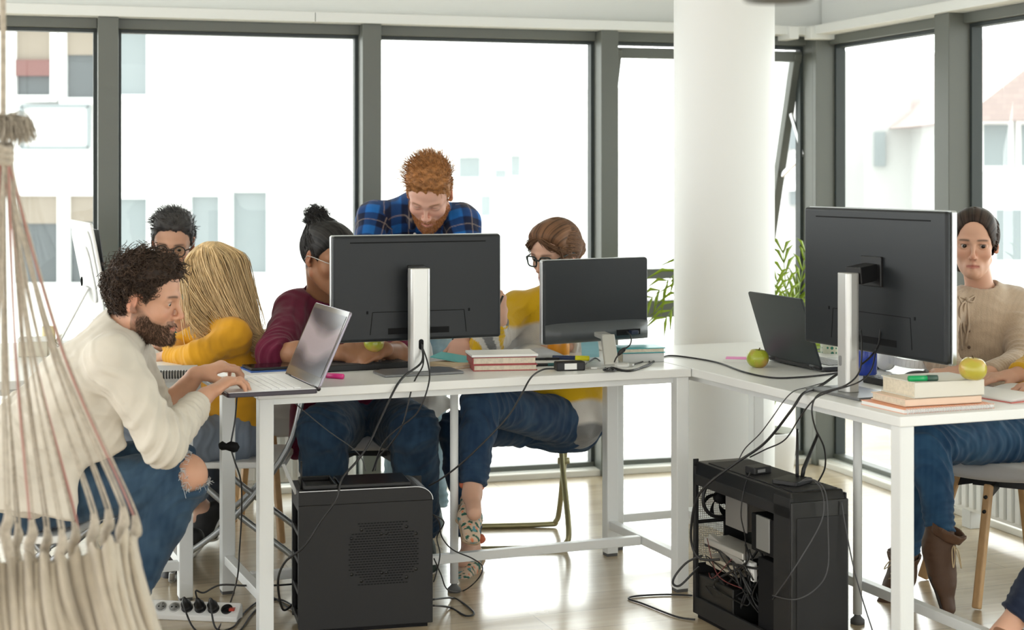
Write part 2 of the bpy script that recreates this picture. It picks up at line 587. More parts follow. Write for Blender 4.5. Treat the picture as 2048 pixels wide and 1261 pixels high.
# top-hung sash of the fourth window, tilted out at its foot
x0, x1 = T1(1194) + PW + 0.012, CT - 0.07
zt, zb, ang = ZH - 0.075, 0.83, math.radians(18)
def sashp(x, s, d):                                                       # s down the sash from its hinge, d through it
    y = 0.05 + math.sin(ang) * s + math.cos(ang) * d
    z = zt - math.cos(ang) * s + math.sin(ang) * d
    return (WM[:3, :3] @ V(x, y, z)) + WM[:3, 3]
sash = MB(); gl = MB()
L = (zt - zb)
for xx in (x0 + 0.02, x1 - 0.02):
    sash.bar(sashp(xx, 0, 0), sashp(xx, L, 0), 0.04, 0.05, up=(WN[0], WN[1], 0))
for s_ in (0.02, L - 0.02):
    sash.bar(sashp(x0, s_, 0), sashp(x1, s_, 0), 0.04, 0.05)
so = obj('sash', sash, FRAME, w4, bevel=0.003)
q = [sashp(x0, 0.02, 0), sashp(x1, 0.02, 0), sashp(x1, L - 0.02, 0), sashp(x0, L - 0.02, 0)]
q2 = [sashp(x0, 0.02, 0.008), sashp(x1, 0.02, 0.008), sashp(x1, L - 0.02, 0.008), sashp(x0, L - 0.02, 0.008)]
obj('glass_pane', MB().add(q + q2, [(0, 1, 2, 3), (7, 6, 5, 4), (0, 4, 5, 1), (1, 5, 6, 2), (2, 6, 7, 3), (3, 7, 4, 0)]), GLASS, so)
stay = MB(); pa = sashp(x1 - 0.02, 0.62, -0.03); pb = (WM[:3, :3] @ V(x1 + 0.01, 0.04, 1.50)) + WM[:3, 3]
stay.bar(pa, pb, 0.012, 0.02); stay.bar(sashp(x1 - 0.02, 0.30, -0.03), pb, 0.01, 0.016)
obj('stay', stay, mat('steel_stay', (0.5, 0.5, 0.5), 0.3, 0.9), so)
window(5, RM, -0.01, T2(1893), (0.10, 0.0))
window(6, RM, T2(1893), T2(2330), (0.11, 0.0))
window(7, RM, T2(2330), 7.0, (0.11, 0.08))
# the round column
cx, cy = 0.868, 6.55
structure('column', MB().lathe([(0.205, 0.0), (0.205, 2.8)], 96, np.array([[1, 0, 0, cx], [0, 1, 0, cy], [0, 0, 1, 0], [0, 0, 0, 1]])), COLUMN)

# low panel radiators under the glass
def radiator(M, t0, t1, label):
    rz = math.atan2(M[1, 0], M[0, 0])
    o = thing('radiator', label, 'radiator', (M[:3, :3] @ V(t0, -0.12, 0)) + M[:3, 3], rz, 'low radiators along the glass')
    L = t1 - t0
    b = MB().box((L / 2, 0.0, 0.22), (L, 0.05, 0.30)); n = int(L / 0.05)
    for i in range(n):
        b.box((L * (i + 0.5) / n, -0.032, 0.22), (0.032, 0.016, 0.27))
    obj('panel', b, mat('radiator_enamel', (0.84, 0.85, 0.83), 0.3), o, bevel=0.004)
    for x in (0.12, L - 0.12):
        obj('foot', MB().box((x, 0, 0.035), (0.06, 0.05, 0.07)), mat('radiator_foot', (0.7, 0.71, 0.7), 0.4), o, bevel=0.003)
    return o
radiator(WM, T1(430), T1(700), 'low white radiator under the window behind the maroon sweater')
radiator(RM, T2(1960), T2(2400), 'low white radiator along the right-hand glass behind the wooden-legged chair')

# ---------------------------------------------------------------- beyond the glass
FAC = mat('white_render_facade', (0.86, 0.86, 0.84), 0.8)
PANE_G = mat('facade_pane_grey', (0.10, 0.115, 0.12), 0.3)
PANE_P = mat('facade_pane_pale', (0.27, 0.31, 0.32), 0.4)  # glare and lens haze put into the colour as a paler tone
PANE_B = mat('roller_shutter_tan', (0.30, 0.26, 0.21), 0.7)
PANE_R = mat('awning_red', (0.20, 0.095, 0.085), 0.7)
SURR = mat('facade_white_frame', (0.9, 0.91, 0.9), 0.6)
FY = 16.0
bld = thing('apartment_building', 'white rendered building seen through the two left windows', 'building', (-3.5, FY, 0))
def fp(px, py): 
    p = P(px, py, FY); return p - V(-3.5, FY, 0)
pa = fp(-700, 0); pb = fp(700, 0)
obj('wall', MB().box(((pa[0] + pb[0]) / 2, 2.0, 0.5), (pb[0] - pa[0], 4.0, 11)), FAC, bld)
def bwin(x0, y0, x1, y1, pm, split=None):
    a, b = fp(x0, y1), fp(x1, y0); cx_, cz_ = (a[0] + b[0]) / 2, (a[2] + b[2]) / 2; w_, h_ = b[0] - a[0], b[2] - a[2]
    fr = MB(); e = 0.07
    for s_ in (-1, 1):
        fr.box((cx_ + s_ * (w_ / 2 + e / 2), -0.03, cz_), (e, 0.10, h_ + 2 * e)); fr.box((cx_, -0.03, cz_ + s_ * (h_ / 2 + e / 2)), (w_, 0.10, e))
    f = obj('window', fr, SURR, bld, bevel=0.01)
    if split:
        zs = a[2] + h_ * split
        obj('pane', MB().box((cx_, 0.0, (a[2] + zs) / 2), (w_, 0.02, zs - a[2])), PANE_G, f)
        obj('shutter', MB().box((cx_, -0.01, (b[2] + zs) / 2), (w_, 0.04, b[2] - zs)), PANE_B, f)
        if split < 0.6: obj('awning', MB().box((cx_, -0.04, zs - 0.06), (w_, 0.08, 0.16)), PANE_R, f)
    else:
        obj('pane', MB().box((cx_, 0.0, cz_), (w_, 0.02, h_)), pm, f)
bwin(36, 58, 104, 191, PANE_G, 0.5); bwin(136, 58, 196, 196, PANE_G, 0.62)
bwin(222, 60, 296, 190, PANE_P); bwin(36, 392, 118, 565, PANE_G, 0.68); bwin(143, 392, 200, 565, PANE_G, 0.7)
bwin(225, 398, 296, 545, PANE_P); bwin(385, 393, 440, 545, PANE_P); bwin(468, 385, 535, 545, PANE_P)
sg = MB(); a, b = fp(48, 296), fp(182, 213)
for s_ in (0, 1):
    sg.box((a[0] + s_ * (b[0] - a[0]), -0.08, (a[2] + b[2]) / 2), (0.035, 0.05, b[2] - a[2])); sg.box(((a[0] + b[0]) / 2, -0.08, a[2] + s_ * (b[2] - a[2])), (b[0] - a[0], 0.05, 0.035))
sgo = obj('sign_frame', sg, PANE_P, bld)
obj('sign_board', MB().box(((a[0] + b[0]) / 2, -0.05, (a[2] + b[2]) / 2), (b[0] - a[0], 0.03, b[2] - a[2])), SURR, sgo)

FY2 = 30.0
b2 = thing('distant_house', 'pale sunlit house far behind the middle window, with small grey windows', 'building', (2, FY2, 0))
def fp2(px, py): return P(px, py, FY2) - V(2, FY2, 0)
a, b = fp2(760, 700), fp2(1330, 300)
obj('wall', MB().box(((a[0] + b[0]) / 2, 2.5, b[2] / 2 - 2), (b[0] - a[0], 5, b[2] + 4)), FAC, b2)
for r_ in ((918, 315, 960, 355), (990, 340, 1012, 356), (1022, 312, 1040, 352), (962, 392, 981, 432)):
    p0, p1 = fp2(r_[0], r_[3]), fp2(r_[2], r_[1])
    obj('window', MB().box(((p0[0] + p1[0]) / 2, -0.03, (p0[2] + p1[2]) / 2), (p1[0] - p0[0], 0.06, p1[2] - p0[2])), PANE_P, b2)
rp = MB(); z = b[2]
rp.add([(a[0] - .3, -.4, z), (b[0] + .3, -.4, z), (b[0] + .3, 2.5, z + 1.3), (a[0] - .3, 2.5, z + 1.3), (a[0] - .3, 5.4, z), (b[0] + .3, 5.4, z)], [(0, 1, 2, 3), (3, 2, 5, 4), (0, 3, 4), (1, 5, 2), (0, 4, 5, 1)])
obj('roof', rp, mat('pale_roof_tiles', (0.82, 0.78, 0.74), 0.8), b2)

FY3 = 15.0
b3 = thing('gabled_house', 'pale house with a pinkish tiled gable roof beyond the right-hand glass', 'building', (6, FY3, 0))
def fp3(px, py): return P(px, py, FY3) - V(6, FY3, 0)
a, b = fp3(1955, 800), fp3(2500, 232); a1 = fp3(1660, 230)
FAC3 = mat('house_render', (0.56, 0.57, 0.56), 0.8)
obj('wall', MB().box(((a[0] + b[0]) / 2, 3, (b[2] - 4) / 2), (b[0] - a[0], 6, b[2] + 4)).box(((a1[0] + a[0]) / 2, 4.5, (a1[2] - 3.2) / 2), (a[0] - a1[0], 4, a1[2] + 4.8)), FAC3, b3)
rp = MB(); ap = fp3(2200, 10)
lx, rx, z = a[0] - 0.25, b[0] + 0.25, b[2] - 0.05
rp.add([(lx, -.3, z), (rx, -.3, z), (ap[0], -.3, ap[2]), (lx, 6, z), (rx, 6, z), (ap[0], 6, ap[2])], [(0, 1, 2), (5, 4, 3), (0, 2, 5, 3), (2, 1, 4, 5), (0, 3, 4, 1)])
def tile_mat():
    m = mat('pinkish_roof_tiles', (0.62, 0.47, 0.43), 0.8); t = m.node_tree
    br = t.nodes.new('ShaderNodeTexBrick'); tcn = t.nodes.new('ShaderNodeTexCoord'); mp = t.nodes.new('ShaderNodeMapping')
    mp.inputs['Rotation'].default_value = (math.pi / 2, 0, 0)
    br.inputs['Color1'].default_value = (0.46, 0.37, 0.345, 1); br.inputs['Color2'].default_value = (0.41, 0.33, 0.31, 1); br.inputs['Mortar'].default_value = (0.4, 0.32, 0.31, 1)
    br.inputs['Scale'].default_value = 5
    t.links.new(tcn.outputs['Object'], mp.inputs[0]); t.links.new(mp.outputs[0], br.inputs['Vector']); t.links.new(br.outputs[0], t.nodes['Principled BSDF'].inputs['Base Color'])
    return m
obj('roof', rp, tile_mat(), b3)
for r_ in ((1965, 250, 2014, 332), (2040, 250, 2080, 332), (1990, 420, 2040, 520)):
    p0, p1 = fp3(r_[0], r_[3]), fp3(r_[2], r_[1])
    f = obj('window', MB().box(((p0[0] + p1[0]) / 2, -0.02, (p0[2] + p1[2]) / 2), (p1[0] - p0[0] + .1, 0.04, p1[2] - p0[2] + .1)), SURR, b3)
    obj('pane', MB().box(((p0[0] + p1[0]) / 2, -0.035, (p0[2] + p1[2]) / 2), (p1[0] - p0[0], 0.03, p1[2] - p0[2])), PANE_P, f)
for r_ in ((1670, 228, 1735, 290), (1868, 250, 1893, 330), (1672, 380, 1730, 420)):
    p0, p1 = fp3(r_[0], r_[3]), fp3(r_[2], r_[1])
    obj('window', MB().box(((p0[0] + p1[0]) / 2, 2.47, (p0[2] + p1[2]) / 2), (p1[0] - p0[0], 0.06, p1[2] - p0[2])), PANE_P, b3)
p0, p1 = fp3(1668, 365), fp3(1740, 297)
bal = MB()
for i in range(6): bal.bar((p0[0], 2.2, p0[2] + (p1[2] - p0[2]) * i / 5), (p1[0], 2.2, p0[2] + (p1[2] - p0[2]) * i / 5), 0.03, 0.03)
for i in range(5): bal.bar((p0[0] + (p1[0] - p0[0]) * i / 4, 2.2, p0[2]), (p0[0] + (p1[0] - p0[0]) * i / 4, 2.2, p1[2]), 0.03, 0.03)
bal.box(((p0[0] + p1[0]) / 2, 2.35, p0[2] - 0.05), (p1[0] - p0[0], 0.4, 0.1))
obj('balcony', bal, SURR, b3)
structure('ground', MB().box((2, 30, -4.05), (90, 46, 0.1)), mat('paved_ground', (0.75, 0.74, 0.72), 0.9))

# ---------------------------------------------------------------- tables
TA = math.radians(22)
U = V(math.cos(TA), math.sin(TA), 0); W_ = V(-math.sin(TA), math.cos(TA), 0)
def table(label, loc, L, D, stretch_y=0.5, mids=((0.5, 0.5),), rz=TA):
    """local x along the length, y to the back; loc is the front left corner on the floor"""
    o = thing('desk', label, 'desk', loc, rz)
    obj('desktop', MB().box((L / 2, D / 2, 0.736), (L, D, 0.028)), DESK, o, bevel=0.003)
    lw = 0.045; e = lw / 2 + 0.006
    for x in (e, L - e):
        for y in (e, D - e):
            l = obj('leg', MB().box((x, y, 0.366), (lw, lw, 0.712)), DESK_LEG, o, bevel=0.003)
            obj('foot', MB().box((x, y, 0.006), (lw * 0.9, lw * 0.9, 0.012)), RUBBER, l)
    for x in (e, L - e):
        obj('end_rail', MB().box((x, D / 2, 0.115), (0.03, D - 2 * lw - 0.012, 0.03)), DESK_LEG, o, bevel=0.002)
    y = e + (D - 2 * e) * stretch_y
    obj('stretcher', MB().box((L / 2, y, 0.115), (L - 2 * lw, 0.03, 0.03)), DESK_LEG, o, bevel=0.002)
    obj('apron', MB().box((L / 2, 0.045, 0.711), (L - 2 * lw, 0.02, 0.022)).box((L / 2, D - 0.045, 0.711), (L - 2 * lw, 0.02, 0.022)), DESK_LEG, o)
    for mx, my in mids:
        x, y = L * mx, D * my
        l = obj('support_leg', MB().cyl((x, y, 0.03), (x, y, 0.722), 0.014), DESK_LEG, o)
        obj('foot', MB().lathe([(0.002, 0.0), (0.022, 0.0), (0.022, 0.012), (0.012, 0.022), (0.007, 0.035)], 20, np.array([[1, 0, 0, x], [0, 1, 0, y], [0, 0, 1, 0], [0, 0, 0, 1]])), RUBBER, l)
    return o
A0 = V(-0.765, 4.815, 0)
LA, DA = 1.474, 0.60
table('white desk in the middle carrying two monitors, an open laptop and a black tower beneath', A0, LA, DA, mids=((0.50, 0.5),))
B0 = V(1.04, 4.29, 0)
tb = table('white desk on the right running towards the camera, with the largest monitor and two apples', B0 + U * 0.66, 1.84, 0.66, mids=((0.345, 0.55),), rz=TA + math.pi / 2)
C0 = V(-1.04, 5.255, 0) - U * 1.5
table('white desk at the left edge, in front of its twin, with a spiral notebook', C0, 1.5, 0.6, stretch_y=0.0, mids=())
table('white desk at the left edge, the rear one, carrying the silver all-in-one computer', C0 + W_ * 0.604, 1.5, 0.6, mids=())
# ---------------------------------------------------------------- things on the desks
BACKP = mat('charcoal_monitor_back', (0.014, 0.0165, 0.0195), 0.42, spec=0.35)
BACKP_LIT = mat('charcoal_monitor_lit_housing', (0.055, 0.062, 0.068), 0.38, spec=0.5)  # lighter copy of the back: light from above painted onto the lower housing
SILVER = mat('satin_silver', (0.62, 0.62, 0.60), 0.34, 0.55)
SILVER_E = mat('silver_edge', (0.55, 0.57, 0.58), 0.3, 0.7)
BLACK = mat('black_plastic', (0.011, 0.011, 0.012), 0.4, spec=0.4)
BLACKM = mat('matte_black', (0.006, 0.006, 0.007), 0.7, spec=0.2)
SCREEN = mat('dark_screen_glass', (0.012, 0.012, 0.014), 0.08)
WHITE_P = mat('white_plastic', (0.82, 0.82, 0.81), 0.3)
GREYM = mat('mid_grey_plastic', (0.22, 0.22, 0.22), 0.5)
PAPER = mat('white_paper', (0.84, 0.84, 0.82), 0.8)
PAGES = mat('cream_page_edges', (0.78, 0.70, 0.56), 0.9, noise=0.15, nscale=120)

def monitor(label, loc, rz, w, h, zc, py, pxo, col_w, col_h, hole=False, style=0, tilt=0.0):
    o = thing('monitor', label, 'monitor', loc, rz)
    # panel: front bezel and glass look away from the camera, domed back towards it
    c = V(pxo, py, zc)
    p = MB().prism(rrect(w, h, 0.008), -0.008, 0.008)
    def place(m_):
        vs = np.array(m_.v)
        vs = np.stack([vs[:, 0], -vs[:, 2], vs[:, 1]], 1)
        vs = vs @ rot((1, 0, 0), tilt).T
        m_.v = [tuple(x) for x in vs + c]
        return m_
    obj('bezel', place(p), SILVER_E, o, bevel=0.002)
    b = MB(); n = 4
    zt_ = 0.028 if style == 0 else 0.021
    b.prism(rrect(w * 0.992, h * 0.988, 0.01), 0.0082, zt_)
    bk = obj('back_cover', place(b), BACKP, o, bevel=0.012 if style == 0 else 0.008, seg=4)
    obj('screen', place(MB().prism(rrect(w * 0.97, h * 0.95, 0.004), -0.0095, -0.0082)), SCREEN, o)
    if style == 0:
        obj('vent_slot', place(MB().box((0, h * 0.43, 0.0275), (w * 0.80, 0.004, 0.003))), BLACKM, bk)
        hat = MB()
        y1 = -h * 0.22; y0 = -h * 0.43; x1 = w * 0.27
        for a_, b_ in (((-x1, y1), (x1, y1)), ((-x1, y1), (-x1 - 0.008, y0)), ((x1, y1), (x1 + 0.008, y0))):
            hat.bar((a_[0], a_[1], 0.0282), (b_[0], b_[1], 0.0282), 0.0025, 0.001)
        for s_ in (-1, 1): hat.box((s_ * w * 0.30, y1, 0.0285), (0.006, 0.010, 0.002))
        obj('hatch_seam', place(hat), BLACKM, bk)
        ports = MB().box((0, y0 + 0.01, 0.027), (w * 0.36, 0.02, 0.004))
        obj('port_bay', place(ports), BLACKM, bk)
        # stand
        base = MB().prism([(-0.135, -0.06), (0.135, -0.06), (0.135, 0.07), (0.10, 0.10), (-0.10, 0.10), (-0.135, 0.07)], 0.0, 0.009)
        obj('base_plate', base, mat('dark_silver_base', (0.20, 0.205, 0.21), 0.35, 0.4), o, bevel=0.003)
        colm = MB().prism(rrect(col_w, 0.045, 0.013, 4), 0.009, col_h)
        st = obj('stand_column', colm, SILVER, o, bevel=0.002)
        if hole:
            hz = 0.098
            obj('cable_hole', MB().prism(rrect(0.016, 0.034, 0.007), 0, 0.002, np.array([[1, 0, 0, 0], [0, 0, -1, -0.0222], [0, 1, 0, hz], [0, 0, 0, 1]])), BLACKM, st)
        else:
            obj('cable_hole', MB().prism(rrect(0.012, 0.03, 0.005), 0, 0.002, np.array([[1, 0, 0, -0.008], [0, 0, -1, -0.0222], [0, 1, 0, 0.10], [0, 0, 0, 1]])), GREYM, st)
        br = MB().bar((0, 0.018, zc + 0.02), (pxo * 0.6, py - 0.028, zc + 0.03), 0.06, 0.05).box((pxo * 0.6, py - 0.031, zc + 0.03), (0.06 if hole else 0.10, 0.014, 0.09))
        obj('mount', br, BLACK, o, bevel=0.003)
    else:
        # office screen with a stepped lower back and a slanted silver neck
        lo = MB(); nseg = 14; vs = []; fs = []
        for i in range(nseg + 1):
            x = -w * 0.49 + w * 0.98 * i / nseg; e = max(0.0, 1 - abs(2 * i / nseg - 1) ** 6)
            for z, yy in ((0.0212, -h * (0.27 - 0.02 * e)), (0.022 + 0.034 * e, -h * (0.29 + 0.045 * e)), (0.024 + 0.036 * e, -h * 0.43), (0.0215, -h * 0.49)):
                vs.append((x, yy, z))
        for i in range(nseg):
            for k in range(3):
                fs.append((i * 4 + k, i * 4 + k + 1, i * 4 + 5 + k, i * 4 + 4 + k))
        lo.add(vs, fs, smooth=True)
        obj('lower_housing', place(lo), BACKP_LIT, bk)
        obj('port_bay', place(MB().box((w * 0.24, -h * 0.39, 0.058), (0.10, 0.020, 0.006))), BLACKM, bk)
        obj('plug', place(MB().box((w * 0.27, -h * 0.39, 0.070), (0.030, 0.014, 0.024))), mat('dark_blue_plug', (0.015, 0.022, 0.05), 0.4), bk, bevel=0.003)
        q0 = c + V(-0.015, -0.058, -h * 0.40); nk = MB()
        nk.bar(q0 + V(0, 0.01, 0.004), q0 + V(0.004, -0.045, -0.006), 0.05, 0.016).bar(q0 + V(0.004, -0.04, 0.0), V(0, 0.0, 0.006), 0.048, 0.018)
        obj('stand_neck', nk, SILVER, o, bevel=0.004)
        obj('base_plate', MB().prism(rrect(0.19, 0.13, 0.03), 0, 0.008, np.array([[1, 0, 0, 0], [0, 1, 0, 0.045], [0, 0, 1, 0], [0, 0, 0, 1]])), SILVER, o, bevel=0.002)
    return o
M1 = V(-0.304, 5.226, 0.75)
monitor('large charcoal monitor seen from behind, between the maroon shirt and the plaid shirt', M1, TA, 0.592, 0.352, 0.276, 0.10, 0.024, 0.068, 0.345, hole=True)
M2 = V(0.336, 5.395, 0.75)
monitor('smallest charcoal monitor with a slanted silver neck, in front of the yellow sweater', M2, math.radians(32), 0.445, 0.292, 0.212, 0.205, 0.070, 0, 0, style=1)
M3 = V(0.995, 4.735, 0.75)
monitor('large charcoal monitor on the right-hand desk, beside the person in beige', M3, math.radians(-66.6), 0.712, 0.437, 0.331, 0.132, -0.035, 0.060, 0.36)

# silver all-in-one computer
ai = thing('desktop_computer', 'silver all-in-one computer on the rear left desk, its back turned', 'computer', G(112, 690, 0.75), math.radians(-67))
pn = MB().prism(rrect(0.53, 0.40, 0.012), -0.006, 0.006).prism(rrect(0.47, 0.34, 0.05), 0.006, 0.014).prism(rrect(0.34, 0.22, 0.06), 0.014, 0.022)
pv = np.array(pn.v); pv = np.stack([pv[:, 0], -pv[:, 2], pv[:, 1]], 1) @ rot((1, 0, 0), math.radians(11)).T
pn.v = [tuple(x) for x in pv + V(0, 0.13, 0.275)]
obj('housing', pn, mat('pale_aluminium', (0.74, 0.75, 0.745), 0.35, 0.3), ai, bevel=0.004)
obj('foot', MB().bar((0, 0.112, 0.22), (0, 0.0, 0.01), 0.16, 0.008, up=(0, 1, 0.4)).box((0, 0.09, 0.005), (0.16, 0.19, 0.008)), SILVER, ai, bevel=0.003)
obj('screen', MB().box((0, 0.145, 0.36), (0.50, 0.002, 0.30), np.array([[1, 0, 0, 0], [0, .99, -.139, 0.05], [0, .139, .99, -0.08], [0, 0, 0, 1]])), SCREEN, ai)
obj('port_hole', MB().lathe([(0.001, 0), (0.018, 0), (0.018, 0.004)], 20, np.array([[1, 0, 0, 0], [0, 0, -1, 0.098], [0, 1, 0, 0.24], [0, 0, 0, 1]])), BLACKM, ai)

def keys(parent, w, d, z, y0, nx, ny, m_):
    k = MB()
    for j in range(ny):
        for i in range(nx):
            if j == 0 and 3 <= i <= nx - 5:
                if i == 3: k.box((0, y0 + (j + .5) * d / ny, z), (w * (nx - 7.3) / nx, d / ny * 0.82, 0.003))
                continue
            k.box((-w / 2 + (i + .5) * w / nx, y0 + (j + .5) * d / ny, z), (w / nx * 0.86, d / ny * 0.82, 0.003))
    return obj('keyboard', k, m_, parent)
def laptop_screen_mat():
    m = mat('laptop_screen', (0.05, 0.045, 0.06), 0.16, spec=0.28); t = m.node_tree; b = t.nodes['Principled BSDF']
    tcn = t.nodes.new('ShaderNodeTexCoord'); wv = t.nodes.new('ShaderNodeTexWave'); wv.wave_type = 'RINGS'; wv.inputs['Scale'].default_value = 1.5; wv.inputs['Distortion'].default_value = 7; wv.inputs['Detail'].default_value = 2; wv.inputs['Detail Scale'].default_value = 1.2  # swirls paint the screen's reflections into its colour and weak glow
    r = t.nodes.new('ShaderNodeValToRGB')
    r.color_ramp.elements[0].color = (0.02, 0.02, 0.035, 1); r.color_ramp.elements[1].color = (0.26, 0.22, 0.24, 1)
    r.color_ramp.elements[0].position = 0.2; r.color_ramp.elements[1].position = 0.85
    t.links.new(tcn.outputs['Object'], wv.inputs['Vector']); t.links.new(wv.outputs[0], r.inputs[0])
    t.links.new(r.outputs[0], b.inputs['Base Color'])
    b.inputs['Emission Strength'].default_value = 0.25
    t.links.new(r.outputs[0], b.inputs['Emission Color'])
    return m
def laptop(label, loc, rz, w, d, lid, tilt, body, deck, key_m, lidm, scr):
    o = thing('laptop', label, 'laptop', loc, rz)
    obj('base', MB().prism(rrect(w, d, 0.012), 0.003, 0.016, np.array([[1, 0, 0, 0], [0, 1, 0, -d / 2], [0, 0, 1, 0], [0, 0, 0, 1]])), body, o, bevel=0.002)
    dk = obj('deck', MB().box((0, -d / 2, 0.0167), (w * 0.975, d * 0.965, 0.0016)), deck, o)
    keys(dk, w * 0.86, d * 0.42, 0.0185, -d * 0.58, 15, 5, key_m)
    obj('touchpad', MB().box((0, -d * 0.79, 0.0178), (w * 0.29, d * 0.30, 0.0008)), SILVER_E, dk)
    Rt = rot((1, 0, 0), -tilt)
    def up(m_):
        vs = np.array(m_.v); vs = np.stack([vs[:, 0], -vs[:, 2], vs[:, 1]], 1) @ Rt.T
        m_.v = [tuple(x) for x in vs + V(0, 0.0, 0.017)]
        return m_
    M0 = np.array([[1, 0, 0, 0], [0, 1, 0, lid / 2], [0, 0, 1, 0], [0, 0, 0, 1]])
    ld = obj('lid', up(MB().prism(rrect(w, lid, 0.010), -0.007, 0.0, M0)), lidm, o, bevel=0.0015)
    obj('bezel', up(MB().prism(rrect(w * 0.985, lid * 0.98, 0.008), 0.0, 0.0012, M0)), BLACK if scr is SCREEN else mat('laptop_bezel', (0.10, 0.095, 0.09), 0.12), ld)
    obj('screen', up(MB().box((0, lid * 0.53, 0.0018), (w * 0.93, lid * 0.80, 0.001))), scr, ld)
    hg = MB()
    for s_ in (-1, 1): hg.cyl((s_ * w * 0.40 - 0.03, 0.004, 0.015), (s_ * w * 0.40 + 0.03, 0.004, 0.015), 0.007)
    hg.box((0, 0.006, 0.013), (w * 0.7, 0.008, 0.010))
    obj('hinge', hg, BLACK, o)
    obj('rubber_foot', MB().box((0, -d * 0.08, 0.0015), (w * 0.8, 0.012, 0.003)).box((0, -d * 0.92, 0.0015), (w * 0.8, 0.012, 0.003)), RUBBER, o)
    return o
lp1 = laptop('open laptop with a white keyboard deck, under the hands of the cream-shirted person', V(-0.648, 4.917, 0.75), math.radians(-68), 0.40, 0.27, 0.245, math.radians(24),
       mat('laptop_violet_black', (0.03, 0.022, 0.035), 0.35), mat('laptop_deck_white', (0.78, 0.78, 0.80), 0.35), mat('white_keys', (0.86, 0.86, 0.87), 0.4), mat('laptop_lid_grey', (0.30, 0.28, 0.33), 0.25, 0.5), laptop_screen_mat())
lp2 = laptop('open laptop with a charcoal lid, behind the green apple near the round column', V(0.958, 5.428, 0.75), math.radians(110.3), 0.36, 0.25, 0.24, math.radians(18),
       mat('laptop_charcoal', (0.04, 0.042, 0.046), 0.4), mat('laptop_deck_silver', (0.72, 0.73, 0.73), 0.35), GREYM, mat('laptop_lid_charcoal', (0.020, 0.027, 0.030), 0.38, 0.1, spec=0.4), SCREEN)

def keyboard(label, loc, rz, w, d):
    o = thing('keyboard', label, 'keyboard', loc, rz)
    b = MB().add([(-w / 2, -d / 2, 0), (w / 2, -d / 2, 0), (w / 2, d / 2, 0), (-w / 2, d / 2, 0), (-w / 2, -d / 2, 0.022), (w / 2, -d / 2, 0.022), (w / 2, d / 2, 0.014), (-w / 2, d / 2, 0.014)], [(3, 2, 1, 0), (4, 5, 6, 7), (0, 1, 5, 4), (1, 2, 6, 5), (2, 3, 7, 6), (3, 0, 4, 7)])
    obj('case', b, BLACK, o, bevel=0.003)
    k = keys(o, w * 0.95, d * 0.86, 0.021, -d * 0.43, 20, 6, mat('dark_keys', (0.05, 0.05, 0.055), 0.45))
    k.name = 'key_field'
    return o
keyboard('black keyboard behind the silver monitor stand on the middle desk', G(704, 738, 0.75), TA + math.radians(2), 0.37, 0.125)
keyboard('black keyboard behind the stand of the right-hand monitor', V(1.222, 4.875, 0.75), math.radians(-66.6), 0.34, 0.125)

def pen(label, loc, rz, L, r, m_, capm, name='highlighter', group=None):
    o = thing(name, label, 'pen', loc, rz, group)
    b = MB().tube([(0, -L * 0.5, r), (0, L * 0.12, r)], [r, r], 14); obj('barrel', b, m_, o)
    c = MB().tube([(0, L * 0.12, r), (0, L * 0.14, r), (0, L * 0.49, r), (0, L * 0.5, r)], [r * 1.0, r * 1.12, r * 1.06, r * 0.8], 14)
    obj('cap', c, capm, o)
    return o
PINK = mat('hot_pink', (0.85, 0.04, 0.28), 0.35)
pen('pink highlighter lying in front of the laptop screen', G(660, 757, 0.75), math.radians(62), 0.10, 0.0085, PINK, mat('pale_pink', (0.85, 0.55, 0.62), 0.4))
YEL = mat('neon_yellow', (0.86, 0.82, 0.02), 0.4)
pen('yellow highlighter beside the black power adapter', G(1142, 721, 0.75), math.radians(-100), 0.13, 0.008, mat('navy_grip', (0.02, 0.04, 0.12), 0.4), YEL)
pen('black pen sticking out beside the two cream books, the far one', G(1082, 722, 0.75), math.radians(-82), 0.13, 0.005, BLACK, BLACK, 'pen')
pen('black pen sticking out beside the two cream books, the near one', G(1086, 733, 0.75), math.radians(-80), 0.13, 0.005, BLACK, mat('teal_ink', (0.02, 0.10, 0.10), 0.4), 'pen')
pen('orange pencil lying by the dotted cup', G(1650, 722, 0.75), math.radians(-75), 0.12, 0.004, mat('pencil_orange', (0.75, 0.28, 0.06), 0.5), mat('pencil_dark', (0.06, 0.08, 0.12), 0.5), 'pencil')

def book(label, loc, rz, w, d, h, cover, group=None, cat='book', name='book', spine_front=False):
    """spine along +x edge side unless spine_front (towards local -y)"""
    o = thing(name, label, cat, loc, rz, group)
    t = min(0.003, h * 0.2)
    obj('page_block', MB().box((0, 0.0, h / 2), (w - 0.008, d - 0.008, h - 2 * t)), PAGES, o)
    c = MB().box((0, 0, t / 2), (w, d, t)).box((0, 0, h - t / 2), (w, d, t))
    if spine_front: c.box((0, -d / 2 + t / 2, h / 2), (w, t, h))
    else: c.box((-w / 2 + t / 2, 0, h / 2), (t, d, h))
    obj('cover', c, cover, o, bevel=0.001)
    return o
RED = mat('dull_red_cover', (0.40, 0.08, 0.08), 0.5); CREAMC = mat('cream_cover', (0.72, 0.70, 0.62), 0.6)
bk0 = G(1005, 737, 0.75)
BR = math.radians(8)
book('lower cream-paged book with a red cover in the stack beside the silver stand', bk0, BR, 0.215, 0.15, 0.021, RED, 'red-edged books in the stack')
book('upper cream-paged book with a red cover, beneath the white notepad', bk0 + V(-0.004, 0.003, 0.021), BR + 0.02, 0.215, 0.15, 0.025, RED, 'red-edged books in the stack')
np1 = thing('notepad', 'white paper pad lying on top of the two red-covered books', 'notepad', bk0 + V(-0.004, 0.003, 0.046), BR + 0.03)
obj('sheets', MB().box((0, 0, 0.004), (0.222, 0.155, 0.008)), PAPER, np1)
obj('back_board', MB().box((0, 0, 0.0005), (0.223, 0.156, 0.001)), GREYM, np1)
